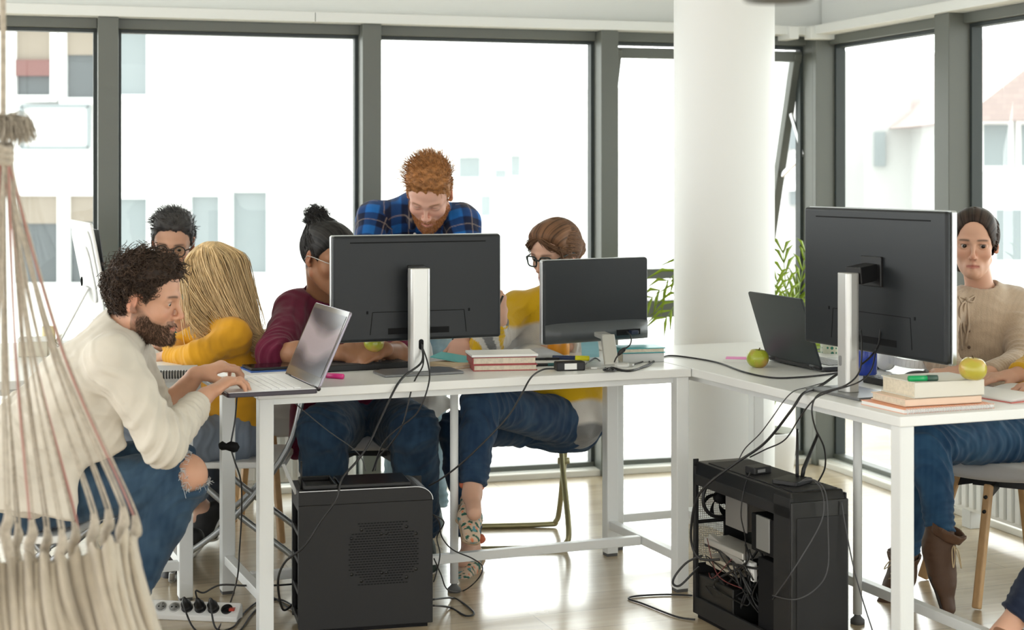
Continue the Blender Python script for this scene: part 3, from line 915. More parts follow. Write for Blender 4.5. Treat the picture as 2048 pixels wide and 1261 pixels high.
book('flat tan notebook left of the cream book stack', G(908, 733, 0.75), math.radians(40), 0.13, 0.15, 0.012, mat('tan_cover', (0.62, 0.50, 0.33), 0.7))
fo = thing('folder', 'thin teal folder resting on the tan notebook and the book stack', 'folder', G(922, 720, 0.765), math.radians(-25), None, (math.radians(4), math.radians(7), math.radians(-20)))
obj('cover', MB().box((0, 0, 0.003), (0.19, 0.10, 0.003)), mat('teal_card', (0.16, 0.55, 0.55), 0.5), fo)
obj('sheets', MB().box((0.004, 0, 0.0015), (0.185, 0.096, 0.002)), PAPER, fo)
# open magazine with lifted pages
mg = thing('magazine', 'open magazine with curled pages lying behind the book stack', 'magazine', G(1035, 712, 0.75), math.radians(14))
for s_ in (-1, 1):
    vs = []; fs = []; n = 10
    for i in range(n + 1):
        u_ = i / n; x = s_ * 0.17 * u_; z = 0.006 + 0.026 * math.sin(math.pi * min(1, u_ * 1.15)) * (0.7 if s_ < 0 else 1.0)
        vs += [(x, -0.11, z), (x, 0.11, z), (x, -0.11, 0.0005), (x, 0.11, 0.0005)]
    for i in range(n):
        a_ = i * 4; b_ = a_ + 4
        fs += [(a_, b_, b_ + 1, a_ + 1), (a_ + 2, a_ + 3, b_ + 3, b_ + 2), (a_, a_ + 2, b_ + 2, b_), (a_ + 1, b_ + 1, b_ + 3, a_ + 3)]
    fs += [(n * 4, n * 4 + 2, n * 4 + 3, n * 4 + 1)]
    obj('page', MB().add(vs, fs, smooth=True), mat('magazine_paper', (0.80, 0.80, 0.78), 0.35, col2=(0.55, 0.56, 0.57), nscale=9), mg)
lo = thing('paper_sheet', 'loose white sheet lying between the books and the orange mug', 'paper', G(1090, 721, 0.75), math.radians(20))
obj('sheet', MB().box((0, 0, 0.001), (0.21, 0.15, 0.001)), PAPER, lo)
# orange mug
def mug(label, loc, r, h, m_, handle=True, name='mug', rz=0.0):
    o = thing(name, label, 'mug' if handle else 'cup', loc, rz)
    obj('body', MB().lathe([(0.001, 0.0), (r * 0.9, 0.0), (r, 0.006), (r, h - 0.002), (r - 0.002, h), (r - 0.005, h - 0.002), (r - 0.005, 0.008), (0.001, 0.006)], 40), m_, o)
    if handle:
        pts = [V(r - 0.003, 0, h * 0.8), V(r + 0.022, 0, h * 0.78), V(r + 0.03, 0, h * 0.5), V(r + 0.018, 0, h * 0.24), V(r - 0.003, 0, h * 0.2)]
        obj('handle', MB().tube(spline(pts, 6), 0.0055, 10), m_, o)
    return o
mug('bright orange mug in front of the smallest monitor', G(1117, 712, 0.75), 0.040, 0.085, mat('orange_glaze', (0.85, 0.33, 0.02), 0.25), rz=math.radians(100))
mug('tall royal blue tumbler behind the right-hand monitor stand', V(1.150, 5.20, 0.75), 0.036, 0.13, mat('royal_blue', (0.01, 0.04, 0.32), 0.2), False, 'tumbler')
# dotted cup
m = mat('green_dotted_ceramic', (0.80, 0.82, 0.74), 0.4); t = m.node_tree
vo = t.nodes.new('ShaderNodeTexVoronoi'); vo.inputs['Scale'].default_value = 55; vo.inputs['Randomness'].default_value = 0.15
cr = t.nodes.new('ShaderNodeValToRGB'); cr.color_ramp.elements[0].color = (0.02, 0.22, 0.16, 1); cr.color_ramp.elements[1].color = (0.72, 0.76, 0.62, 1); cr.color_ramp.elements[0].position = 0.3; cr.color_ramp.elements[1].position = 0.36
tcn = t.nodes.new('ShaderNodeTexCoord'); t.links.new(tcn.outputs['Object'], vo.inputs['Vector']); t.links.new(vo.outputs[0], cr.inputs[0]); t.links.new(cr.outputs[0], t.nodes['Principled BSDF'].inputs['Base Color'])
mug('small pale cup with green dots between the charcoal laptop and the largest monitor', G(1660, 716, 0.75), 0.034, 0.062, m, False, 'cup')

# power adapter, sticky paper, stack with teal book, tape
pa_ = thing('power_adapter', 'black power adapter brick with a white label on the middle desk', 'adapter', G(1139, 741, 0.75), math.radians(13))
obj('brick', MB().prism(rrect(0.098, 0.045, 0.006), 0.0, 0.030), BLACK, pa_, bevel=0.004)
obj('label', MB().box((-0.002, -0.0231, 0.015), (0.042, 0.001, 0.020)), PAPER, pa_, label='white rating sticker')
bx = G(1277, 722, 0.75)
book('grey box file lying under the teal book beside the smallest monitor', bx, math.radians(14), 0.15, 0.11, 0.032, mat('grey_card', (0.60, 0.62, 0.62), 0.6), spine_front=True)
book('teal-covered book on top of the grey box file', bx + V(-0.004, 0.004, 0.032), math.radians(14), 0.165, 0.12, 0.018, mat('teal_cover', (0.04, 0.36, 0.40), 0.4))
sn = thing('sticky_note', 'pale blue note sheet standing up behind the slanted silver neck', 'note', G(1181, 715, 0.75), math.radians(14))
vs = []; fs = []
for i in range(7):
    z = 0.068 * i / 6; y = 0.02 * (i / 6) ** 2
    vs += [(-0.032, y, z), (0.032, y, z), (0.032, y + 0.001, z), (-0.032, y + 0.001, z)]
for i in range(6):
    a_ = i * 4; b_ = a_ + 4
    fs += [(a_, a_ + 1, b_ + 1, b_), (a_ + 3, b_ + 3, b_ + 2, a_ + 2), (a_, b_, b_ + 3, a_ + 3), (a_ + 1, a_ + 2, b_ + 2, b_ + 1)]
fs += [(0, 3, 2, 1), (24, 25, 26, 27)]
obj('sheet', MB().add(vs, fs), mat('pale_blue_paper', (0.38, 0.70, 0.78), 0.7), sn)
ring = [(0.018, 0), (0.026, 0), (0.026, 0.012), (0.018, 0.012), (0.018, 0)]
tag(obj('tape_roll', MB().lathe(ring, 32), mat('pale_tape', (0.72, 0.72, 0.70), 0.4), loc=G(1243, 735, 0.75)), 'small pale tape roll lying by the foot of the slanted neck', 'tape')
# pink notes by the apple
pk = thing('sticky_notes', 'bright pink sheet on a small white pad near the round column', 'notepad', G(1483, 722, 0.75), math.radians(-10))
obj('pad', MB().box((0, 0, 0.004), (0.12, 0.085, 0.008)), PAPER, pk)
obj('pink_sheet', MB().box((-0.004, 0.004, 0.0088), (0.10, 0.07, 0.0015)), mat('pink_paper', (0.86, 0.30, 0.62), 0.7), pk)

# apples
def apple_mesh(r):
    prof = []
    n = 22
    for i in range(n + 1):
        a = math.pi * i / n
        rr = r * math.sin(a) * (1.0 + 0.06 * math.cos(a)); z = -r * 0.92 * math.cos(a)
        if a > 2.2: z -= r * 0.36 * ((a - 2.2) / 0.94) ** 2.2
        if a < 0.6: z += r * 0.16 * ((0.6 - a) / 0.6) ** 2
        prof.append((max(rr, 0.0008), z + r * 0.80))
    mb = MB().lathe(prof, 40)
    vs = np.array(mb.v); ang = np.arctan2(vs[:, 1], vs[:, 0]); k = 1 + 0.02 * np.cos(5 * ang) * (1 - vs[:, 2] / (2 * r))
    vs[:, :2] *= k[:, None]; vs[:, 2] -= vs[:, 2].min()
    mb.v = [tuple(x) for x in vs]
    return mb
def apple_mat(nm, g, blush):
    m = mat(nm, g, 0.28, coat=0.2); t = m.node_tree; b = t.nodes['Principled BSDF']
    tcn = t.nodes.new('ShaderNodeTexCoord'); n = t.nodes.new('ShaderNodeTexNoise'); n.inputs['Scale'].default_value = 14
    t.links.new(tcn.outputs['Object'], n.inputs['Vector'])
    n2 = t.nodes.new('ShaderNodeTexNoise'); n2.inputs['Scale'].default_value = 260; t.links.new(tcn.outputs['Object'], n2.inputs['Vector'])
    r = t.nodes.new('ShaderNodeValToRGB'); r.color_ramp.elements[0].color = (*g, 1); r.color_ramp.elements[1].color = (*blush, 1); r.color_ramp.elements[0].position = 0.48; r.color_ramp.elements[1].position = 0.72
    t.links.new(n.outputs[0], r.inputs[0])
    r2 = t.nodes.new('ShaderNodeValToRGB'); r2.color_ramp.elements[0].position = 0.70; r2.color_ramp.elements[1].position = 0.74
    t.links.new(n2.outputs[0], r2.inputs[0])
    mx = t.nodes.new('ShaderNodeMixRGB'); mx.inputs[2].default_value = (0.62, 0.62, 0.25, 1)
    t.links.new(r2.outputs[0], mx.inputs[0]); t.links.new(r.outputs[0], mx.inputs[1]); t.links.new(mx.outputs[0], b.inputs['Base Color'])
    return m
def apple(label, loc, r, m_, tilt=(0.08, 0.05, 0.4)):
    o = thing('apple', label, 'apple', loc, rot3=tilt)
    obj('body', apple_mesh(r), m_, o, sub=1)
    zt = r * 1.36
    obj('stem', MB().tube([V(0, 0, zt - 0.012), V(0.001, 0, zt + 0.004), V(0.006, 0.002, zt + 0.014)], [0.0016, 0.0014, 0.0022], 7), mat('apple_stem', (0.08, 0.05, 0.02), 0.8), o)
    return o
apple('green apple standing on the desk in front of the charcoal laptop', G(1514, 735, 0.75), 0.038, apple_mat('green_apple_skin', (0.36, 0.40, 0.03), (0.55, 0.26, 0.08)))
# right-hand stack
nb = V(1.165, 4.492, 0.75)
spn = thing('spiral_notebook', 'orange-edged spiral notebook at the bottom of the right-hand book stack', 'notebook', nb, TA)
obj('sheets', MB().box((0, 0, 0.006), (0.297, 0.20, 0.010)), PAPER, spn)
obj('cover', MB().box((0, 0, 0.0006), (0.30, 0.205, 0.0012)).box((0, 0, 0.0118), (0.30, 0.205, 0.0012)), mat('orange_cover', (0.85, 0.36, 0.20), 0.5), spn)
wr = MB()
for i in range(34):
    x = -0.14 + 0.28 * i / 33
    wr.tube([V(x, -0.1 + 0.0085 * math.cos(a), 0.0065 + 0.0065 * math.sin(a)) for a in np.linspace(0, 2 * math.pi, 9)[:-1]], 0.0013, 5, closed=True)
obj('spiral_binding', wr, mat('white_wire', (0.75, 0.74, 0.74), 0.4), spn)
book('thin cream book with an orange lining on top of the spiral notebook', nb + V(0.0, 0.012, 0.0135), TA - 0.03, 0.25, 0.17, 0.021, mat('apricot_cover', (0.80, 0.62, 0.48), 0.6), spine_front=True)
book('thick grey-white book carrying the apple and the green marker', nb + V(0.02, 0.02, 0.0345), TA - 0.05, 0.225, 0.17, 0.045, CREAMC, spine_front=True)
zt = 0.75 + 0.0345 + 0.045
apple('green apple standing on the thick grey-white book', G(1943, 760, zt), 0.0385, apple_mat('yellow_apple_skin', (0.48, 0.42, 0.05), (0.62, 0.22, 0.10)), (0.1, -0.06, 2.0))
pen('green marker lying on the thick grey-white book', G(1846, 763, zt), math.radians(-80), 0.085, 0.008, mat('marker_green', (0.0, 0.36, 0.11), 0.3), mat('marker_cap', (0.03, 0.08, 0.06), 0.4), 'marker')
ob = thing('open_book', 'open book with blank white pages at the right end of the desk', 'book', V(1.50, 4.72, 0.75), TA + 0.15)
obj('cover', MB().box((0, 0, 0.0012), (0.32, 0.22, 0.0024)), mat('coral_cover', (0.75, 0.20, 0.18), 0.5), ob)
for s_ in (-1, 1):
    vs = []; fs = []; n = 8
    for i in range(n + 1):
        u_ = i / n; x = s_ * 0.155 * u_; z = 0.005 + 0.014 * math.sin(math.pi * (0.15 + 0.8 * u_))
        vs += [(x, -0.105, z), (x, 0.105, z), (x, -0.105, 0.0026), (x, 0.105, 0.0026)]
    for i in range(n):
        a_ = i * 4; b_ = a_ + 4
        fs += [(a_, b_, b_ + 1, a_ + 1), (a_ + 2, a_ + 3, b_ + 3, b_ + 2), (a_, a_ + 2, b_ + 2, b_), (a_ + 1, b_ + 1, b_ + 3, a_ + 3)]
    fs += [(n * 4, n * 4 + 2, n * 4 + 3, n * 4 + 1)]
    obj('page', MB().add(vs, fs, smooth=True), PAPER, ob)
on = thing('notepad', 'peach notepad under the hands of the person in beige', 'notepad', V(1.385, 5.10, 0.75), TA - 0.2)
obj('sheets', MB().box((0, 0, 0.004), (0.22, 0.15, 0.008)), mat('peach_paper', (0.85, 0.66, 0.52), 0.7), on)
obj('back_board', MB().box((0, 0, 0.0005), (0.222, 0.152, 0.001)), GREYM, on)
# mouse
ms = thing('computer_mouse', 'black and red computer mouse beside the right-hand keyboard', 'mouse', V(1.272, 5.02, 0.75), math.radians(-75))
sm = Solid().ell((0, 0, 0.008), (0.031, 0.055, 0.028), k=0.01)
v_, q_ = skin_mesh(sm, 0.003, clip=lambda X: 0.001 - X[..., 2])
obj('shell', raw_mesh('shell', v_, q_), BLACK, ms)
obj('side_accent', MB().box((-0.029, 0.012, 0.010), (0.006, 0.045, 0.006)).box((0.0, 0.05, 0.008), (0.03, 0.012, 0.006)), mat('mouse_red', (0.55, 0.02, 0.03), 0.3), ms, bevel=0.002)
obj('scroll_wheel', MB().cyl((-0.004, 0.030, 0.031), (0.004, 0.030, 0.031), 0.008), GREYM, ms)
# headphones lying on their side
hp = thing('headphones', 'white over-ear headphones lying behind the right-hand monitor', 'headphones', V(1.318, 5.315, 0.75), math.radians(10))
arc = [V(0.085 * math.cos(a), -0.03 + 0.095 * math.sin(a) * -1, 0.045 - 0.012 * abs(math.sin(a))) for a in np.linspace(0.1, math.pi - 0.1, 20)]
hb = MB()
for i in range(len(arc) - 1): hb.bar(arc[i], arc[i + 1], 0.006, 0.028)
obj('headband', hb, WHITE_P, hp, bevel=0.002)
for s_ in (-1, 1):
    c_ = V(s_ * 0.082, 0.0, 0.042); ax = nrm(V(s_ * 0.9, -0.2, 0.25))
    e_ = obj('ear_cup', MB().tube([c_ - ax * 0.012, c_ - ax * 0.006, c_ + ax * 0.010, c_ + ax * 0.018], [0.038, 0.040, 0.038, 0.024], 28), WHITE_P, hp)
    obj('ear_cushion', MB().tube([c_ - ax * 0.014 + (math.cos(a) * nrm(np.cross(ax, V(0, 0, 1))) + math.sin(a) * np.cross(ax, nrm(np.cross(ax, V(0, 0, 1))))) * 0.029 for a in np.linspace(0, 2 * math.pi, 25)[:-1]], 0.009, 8, closed=True), mat('cushion_grey', (0.55, 0.55, 0.55), 0.6), e_)
# left desks
sp2 = thing('spiral_notebook', 'grey-covered spiral notebook at the right end of the left desk', 'notebook', G(330, 751, 0.75), math.radians(6))
obj('sheets', MB().box((0, 0, 0.011), (0.19, 0.15, 0.020)), PAPER, sp2)
obj('cover', MB().box((0, 0, 0.0005), (0.195, 0.155, 0.001)).box((0, 0, 0.0218), (0.195, 0.155, 0.0016)), mat('grey_notebook_cover', (0.45, 0.46, 0.47), 0.5), sp2)
wr = MB()
for i in range(20):
    x = -0.085 + 0.17 * i / 19
    wr.tube([V(x, -0.075 + 0.008 * math.cos(a), 0.011 + 0.0125 * math.sin(a)) for a in np.linspace(0, 2 * math.pi, 9)[:-1]], 0.0022, 5, closed=True)
obj('spiral_binding', wr, BLACK, sp2)
book('pink notebook under the forearms of the person in the mustard top', V(-1.52, 6.22, 0.75), TA, 0.21, 0.15, 0.012, mat('pink_cover', (0.80, 0.10, 0.22), 0.5))
fo2 = thing('folder', 'light green folder beside the person in the mustard top', 'folder', V(-1.55, 6.02, 0.75), TA + 0.2)
obj('cover', MB().box((0, 0, 0.002), (0.25, 0.16, 0.004)), mat('light_green_card', (0.45, 0.75, 0.45), 0.6), fo2)
obj('sheets', MB().box((0, 0, 0.0046), (0.23, 0.15, 0.001)), PAPER, fo2)
bx2 = thing('storage_box', 'small cream box on the left desk behind the hanging cords', 'box', G(68, 712, 0.75), math.radians(10))
obj('body', MB().box((0, 0, 0.028), (0.10, 0.075, 0.056)), mat('cream_card_box', (0.66, 0.62, 0.52), 0.7), bx2, bevel=0.002)
obj('lid', MB().box((0, 0, 0.060), (0.106, 0.081, 0.012)), PAPER, bx2, bevel=0.002)
mug('pale yellow beaker behind the cream box on the left desk', G(97, 690, 0.75), 0.026, 0.07, mat('pale_yellow_glaze', (0.72, 0.62, 0.34), 0.4), False, 'beaker')
tb_ = thing('tablet', 'dark tablet lying behind the open laptop', 'tablet', G(548, 738, 0.75), math.radians(24))
obj('body', MB().prism(rrect(0.19, 0.13, 0.01), 0.004, 0.012), BLACK, tb_, bevel=0.002)
obj('screen', MB().box((0, 0, 0.0124), (0.175, 0.115, 0.0008)), SCREEN, tb_)
obj('sleeve', MB().box((0.0, -0.006, 0.002), (0.20, 0.15, 0.004)), mat('blue_sleeve', (0.03, 0.10, 0.36), 0.5), tb_)
ps = thing('paper_sheet', 'white sheet under the hands of the person in maroon', 'paper', G(712, 718, 0.75), TA)
obj('sheet', MB().box((0, 0, 0.001), (0.26, 0.17, 0.001)), PAPER, ps)

# ---------------------------------------------------------------- towers on the floor
STEEL = mat('black_steel_panel', (0.015, 0.015, 0.016), 0.5, spec=0.35, bump=0.03, bscale=700)
STEEL2 = mat('black_gloss_plastic', (0.012, 0.012, 0.012), 0.28, spec=0.4)
t1 = thing('computer_tower', 'closed black computer tower with a slotted vent, under the middle desk', 'computer', V(-0.649, 4.862, 0), math.radians(14))
Lx, Dy, Hz = 0.415, 0.19, 0.448
cs = MB()
cs.box((Lx / 2, Dy - 0.004, Hz / 2), (Lx, 0.008, Hz - 0.03)).box((Lx / 2, Dy / 2, 0.026), (Lx - .004, Dy, 0.012))
cs.box((Lx - 0.012, Dy / 2, Hz / 2 - .01), (0.022, Dy - .008, Hz - 0.07))
for y_ in (0.012, Dy - 0.012): cs.box((0.006, y_, Hz / 2 - .01), (0.012, 0.018, Hz - 0.05))
for z_ in (0.035, 0.12, 0.215, 0.30, 0.40): cs.box((0.006, Dy / 2, z_), (0.010, Dy - 0.02, 0.014 if z_ != 0.40 else 0.06))
obj('chassis', cs, STEEL, t1, bevel=0.002)
pts = [(0, 0.012), (0, Hz - 0.062), (Lx - 0.0, Hz - 0.062), (Lx, 0.012)]
XZ = np.array([[1, 0, 0, 0], [0, 0, -1, 0.0], [0, 1, 0, 0], [0, 0, 0, 1]])
sp = obj('side_panel', MB().prism([(0, 0.012), (Lx, 0.012), (Lx, Hz - 0.056), (0, Hz - 0.056)], -0.002, 0.004, XZ), STEEL, t1, bevel=0.002)
sl = MB(); vcx, vcz = 0.262, 0.236
for r_ in range(25):
    z_ = vcz + (r_ - 12) * 0.0078
    hw = min(0.111, 0.082 + 0.03 * (1 - max(0, (abs(z_ - vcz) - 0.058) / 0.012))) if abs(z_ - vcz) < 0.07 else 0.082
    n_ = int(2 * hw / 0.0098)
    for i in range(n_):
        x_ = vcx - hw + (i + 0.5 + 0.5 * (r_ % 2)) * 0.0098
        if x_ < vcx + hw and not any((x_ - vcx - a) ** 2 + (z_ - vcz - b) ** 2 < 0.011 ** 2 for a, b in ((0, .06), (.0, -.06), (.07, .078), (.1, .055), (-.07, .075), (-.1, .05), (.07, -.078), (.1, -.055), (-.07, -.082), (-.1, -.06))):
            sl.box((x_, -0.0043, z_), (0.0074, 0.0006, 0.0032))
obj('vent_slot', sl, BLACKM, sp)['kind'] = 'stuff'
bo = MB()
for a, b in ((.07, .078), (.1, .055), (-.07, .075), (-.1, .05), (.07, -.078), (.1, -.055), (-.07, -.082), (-.1, -.06), (-.007, .06), (.007, .06), (-.007, -.06), (.007, -.06)):
    bo.cyl((vcx + a, -0.003, vcz + b), (vcx + a, -0.0056, vcz + b), 0.0055, n=14)
obj('screw_boss', bo, STEEL2, sp)
# top with the curved front shoulder and its silver line
prof = [(0.0, Hz - 0.056), (0.0, Hz - 0.012)]
prof += [(Lx - 0.055, Hz - 0.012)] + [(Lx - 0.055 + 0.055 * math.sin(a), Hz - 0.012 - 0.042 * (1 - math.cos(a))) for a in np.linspace(0.2, math.pi / 2, 8)] + [(Lx, Hz - 0.056)]
tp = MB().prism(prof[::-1], -Dy, 0.004, XZ)
obj('top_cover', tp, STEEL, t1, bevel=0.002)
rim = [V(x, -0.0045, z) for x, z in ([(0.002, Hz - 0.012)] + [(Lx - 0.055, Hz - 0.012)] + [(Lx - 0.055 + 0.055 * math.sin(a), Hz - 0.012 - 0.042 * (1 - math.cos(a))) for a in np.linspace(0.2, math.pi / 2, 8)])]
ln = MB()
for i in range(len(rim) - 1): ln.bar(rim[i], rim[i + 1], 0.002, 0.005, up=(0, 1, 0))
obj('silver_trim', ln, SILVER_E, t1)
tr = MB()
for x_, y_, a, b in ((0.07, 0.02, 0.10, 0.008), (0.07, Dy - 0.02, 0.10, 0.008), (0.022, Dy / 2, 0.008, Dy - 0.04), (0.118, Dy / 2, 0.008, Dy - 0.04)): tr.box((x_, y_, Hz - 0.005), (a, b, 0.014))
tr.box((0.24, Dy / 2, Hz - 0.006), (0.22, Dy - 0.03, 0.012))
obj('top_tray', tr, STEEL2, t1, bevel=0.002)
obj('plinth', MB().box((Lx / 2, Dy / 2, 0.010), (Lx - 0.03, Dy - 0.01, 0.02)), BLACKM, t1)
obj('antenna', MB().tube([V(0.012, 0.03, Hz - .01), V(0.012, 0.03, Hz + 0.075)], [0.004, 0.003], 8), BLACK, t1)
obj('antenna', MB().bar(V(0.0, 0.06, Hz - 0.03), V(-0.038, 0.075, Hz + 0.06), 0.004, 0.010), mat('pale_antenna', (0.55, 0.56, 0.56), 0.5), t1, label='pale slanted antenna')
inn = MB()
for z_ in (0.075, 0.165, 0.255, 0.345):
    inn.box((0.05, Dy / 2, z_), (0.06, Dy - 0.05, 0.05))
obj('drive_bay', inn, GREYM, t1, bevel=0.003)

t2 = thing('computer_tower', 'open-sided black computer tower with visible parts, under the right-hand desk', 'computer', V(0.788, 4.535, 0), TA)
w2, d2, h2 = 0.19, 0.575, 0.50
cs = MB()
cs.box((w2 - 0.003, d2 / 2, h2 / 2), (0.006, d2, h2 - 0.03)).box((w2 / 2, d2 / 2, 0.02), (w2, d2, 0.012))
for y_, s_ in ((0.045, 0.09), (d2 - 0.008, 0.016)): cs.box((0.006, y_, h2 / 2), (0.012, s_, h2 - 0.04))
cs.box((0.006, d2 / 2, h2 - 0.062), (0.012, d2, 0.034)).box((0.006, d2 / 2, 0.045), (0.012, d2, 0.045))
obj('chassis', cs, STEEL, t2, bevel=0.002)
bp_ = MB(); yb = d2 - 0.004
for x_, z_, a, b in ((w2 / 2, h2 - 0.045, w2, 0.05), (w2 / 2, 0.30, w2, 0.012), (w2 / 2, 0.165, w2, 0.01), (0.15, 0.235, 0.08, 0.14), (0.165, 0.38, 0.05, 0.15), (w2 / 2, 0.09, w2, 0.15), (0.009, 0.3, 0.018, 0.4)): bp_.box((x_, yb, z_), (a, 0.004, b))
rear = obj('rear_plate', bp_, STEEL, t2)
def hexgrid(x0, x1, z0, z1, s_):
    m_ = MB(); r_ = 0; z_ = z0
    while z_ <= z1:
        m_.box(((x0 + x1) / 2, 0, z_), (x1 - x0, 0.0012, s_ * 0.22)); z_ += s_
    x_ = x0
    while x_ <= x1:
        m_.box((x_, 0, (z0 + z1) / 2), (s_ * 0.22, 0.0012, z1 - z0)); x_ += s_
    vs = np.array(m_.v); vs[:, 1] += yb; m_.v = [tuple(v) for v in vs]
    return m_
hm = mat('honeycomb_steel', (0.35, 0.34, 0.32), 0.5)
obj('honeycomb_grille', hexgrid(0.018, 0.11, 0.17, 0.295, 0.006), hm, rear)['kind'] = 'stuff'
obj('fan_grille', hexgrid(0.018, 0.14, 0.31, 0.45, 0.007), hm, rear)['kind'] = 'stuff'
fan = MB(); fc = V(0.080, yb - 0.03, 0.378)
fan.tube([fc + V(0.062 * math.cos(a), 0, 0.062 * math.sin(a)) for a in np.linspace(0, 2 * math.pi, 33)[:-1]], 0.006, 8, closed=True)
ff = obj('case_fan', fan, BLACK, t2)
bl = MB().cyl(fc + V(0, -.01, 0), fc + V(0, .012, 0), 0.020)
for i in range(7):
    a0 = 2 * math.pi * i / 7; vs = []
    for k in range(6):
        r_ = 0.018 + 0.040 * k / 5
        for dth, dy in ((-0.26, -0.008), (0.26, 0.008)):
            a = a0 + dth + 0.12 * k; vs.append(fc + V(r_ * math.cos(a), dy, r_ * math.sin(a)))
    vs = vs + [v + V(0, 0.0015, 0) for v in vs]
    fs = [(k * 2, k * 2 + 1, k * 2 + 3, k * 2 + 2) for k in range(5)] + [(12 + k * 2 + 2, 12 + k * 2 + 3, 12 + k * 2 + 1, 12 + k * 2) for k in range(5)]
    bl.add(vs, fs, smooth=True)
obj('fan_rotor', bl, BLACKM, ff)
obj('mainboard', MB().box((w2 - 0.012, 0.36, 0.30), (0.004, 0.34, 0.28)), mat('dark_circuit_board', (0.02, 0.025, 0.022), 0.5, noise=0.5, nscale=60), t2)
hs = MB()
for i in range(14): hs.box((0.115, 0.345 + i * 0.009, 0.372), (0.11, 0.0022, 0.125))
obj('heat_sink', hs, mat('heat_sink_alloy', (0.44, 0.41, 0.37), 0.38, 0.6), t2)
obj('heat_sink_shroud', MB().box((0.058, 0.40, 0.372), (0.006, 0.13, 0.128)), mat('shroud_grey', (0.20, 0.19, 0.18), 0.45), t2, bevel=0.002)
gp = MB().box((0.10, 0.40, 0.232), (0.15, 0.29, 0.006)); gpo = obj('graphics_card', gp, mat('card_board', (0.03, 0.032, 0.03), 0.5), t2)
obj('card_shroud', MB().bar((0.035, 0.52, 0.262), (0.03, 0.30, 0.222), 0.02, 0.022).box((0.06, 0.41, 0.250), (0.09, 0.24, 0.02)), mat('card_silver', (0.62, 0.60, 0.56), 0.35, 0.5), gpo, bevel=0.003)
for z_ in (0.196, 0.176):
    obj('expansion_card', MB().box((0.09, 0.45, z_), (0.12, 0.19, 0.012)), mat('card_tan', (0.52, 0.47, 0.38), 0.5), t2, bevel=0.002)
psu = obj('power_supply', MB().box((0.088, 0.45, 0.085), (0.155, 0.22, 0.11)), STEEL2, t2, bevel=0.003)
obj('drive_cage', MB().box((0.09, 0.16, 0.16), (0.14, 0.10, 0.22)).box((0.09, 0.17, 0.34), (0.15, 0.14, 0.11)), BLACKM, t2, bevel=0.003)
obj('drive', MB().box((0.016, 0.17, 0.345), (0.008, 0.075, 0.10)), mat('drive_grey', (0.30, 0.30, 0.29), 0.4, 0.5), t2, bevel=0.002)
obj('cable_connector', MB().box((0.03, 0.27, 0.225), (0.02, 0.045, 0.03)).box((0.03, 0.25, 0.21), (0.012, 0.02, 0.05)), WHITE_P, t2, bevel=0.002)
wi = MB(); rw = random.Random(5)
for i in range(16):
    a = V(0.03 + rw.uniform(-.01, .03), rw.uniform(0.22, 0.33), rw.uniform(0.14, 0.30)); b = V(0.03 + rw.uniform(-.015, .03), rw.uniform(0.15, 0.50), rw.uniform(0.05, 0.20))
    wi.tube(spline([a, a + V(-0.01, rw.uniform(-.04, .04), -0.05), b + V(-0.015, 0.03, 0.04), b], 6), rw.choice([0.0018, 0.0028, 0.004]), 6)
obj('wiring', wi, BLACK, t2)
wi = MB()
for i in range(2):
    a = V(0.012, rw.uniform(0.20, 0.5), rw.uniform(0.12, 0.2)); b = V(0.010, rw.uniform(0.2, 0.5), rw.uniform(0.05, 0.3))
    wi.tube(spline([a, (a + b) / 2 + V(-0.012, 0.02, -0.04), b], 6), 0.0015, 6)
obj('wiring', wi, mat('dark_red_wire', (0.14, 0.03, 0.03), 0.5), t2, label='dark red inner wiring')
pf = MB().box((w2 / 2, -0.004, 0.245), (w2, 0.012, 0.45))
fp_ = obj('front_panel', pf, STEEL2, t2, bevel=0.004)
obj('front_insert', MB().box((w2 / 2 + 0.004, -0.0115, 0.225), (w2 - 0.022, 0.004, 0.40)), STEEL, fp_, bevel=0.002)
tp = MB().add([(0, -0.01, h2 - 0.05), (w2, -0.01, h2 - 0.05), (w2, d2, h2 - 0.05), (0, d2, h2 - 0.05), (0.012, 0.012, h2 - 0.006), (w2 - 0.006, 0.012, h2 - 0.006), (w2 - 0.006, d2 - 0.01, h2 - 0.006), (0.012, d2 - 0.01, h2 - 0.006)],
              [(3, 2, 1, 0), (4, 5, 6, 7), (0, 1, 5, 4), (1, 2, 6, 5), (2, 3, 7, 6), (3, 0, 4, 7)])
tpo = obj('top_cover', tp, STEEL2, t2, bevel=0.004)
obj('top_inset', MB().box((w2 / 2, 0.30, h2 - 0.0045), (w2 - 0.04, 0.42, 0.004)).box((w2 / 2, 0.05, h2 - 0.0045), (w2 - 0.04, 0.06, 0.004)), STEEL, tpo, bevel=0.001)
obj('plinth', MB().box((w2 / 2, d2 / 2, 0.007), (w2 - 0.02, d2 - 0.03, 0.014)), BLACKM, t2)
# router and dongle on the open tower
rt = thing('router', 'flat black router with two antennas on the open computer tower', 'router', V(0.788, 4.535, h2 - 0.0025) + U * 0.085 + W_ * 0.125, TA + 0.5)
obj('body', MB().prism(rrect(0.10, 0.085, 0.01), 0, 0.014), BLACK, rt, bevel=0.003)
obj('antenna', MB().tube([V(0.03, 0.0, 0.012), V(0.03, 0.0, 0.025), V(0.03, 0.0, 0.155)], [0.005, 0.0055, 0.0035], 10), BLACK, rt)
obj('antenna', MB().tube([V(0.042, -0.01, 0.012), V(0.05, -0.01, 0.035), V(0.118, -0.02, 0.13)], [0.006, 0.0065, 0.0045], 10), BLACK, rt)
hb_ = thing('usb_hub', 'small black hub box on the back of the open computer tower', 'hub', V(0.788, 4.535, h2 - 0.0025) + U * 0.075 + W_ * 0.30, TA + 0.2)
obj('body', MB().prism(rrect(0.07, 0.05, 0.008), 0, 0.022), BLACK, hb_, bevel=0.003)
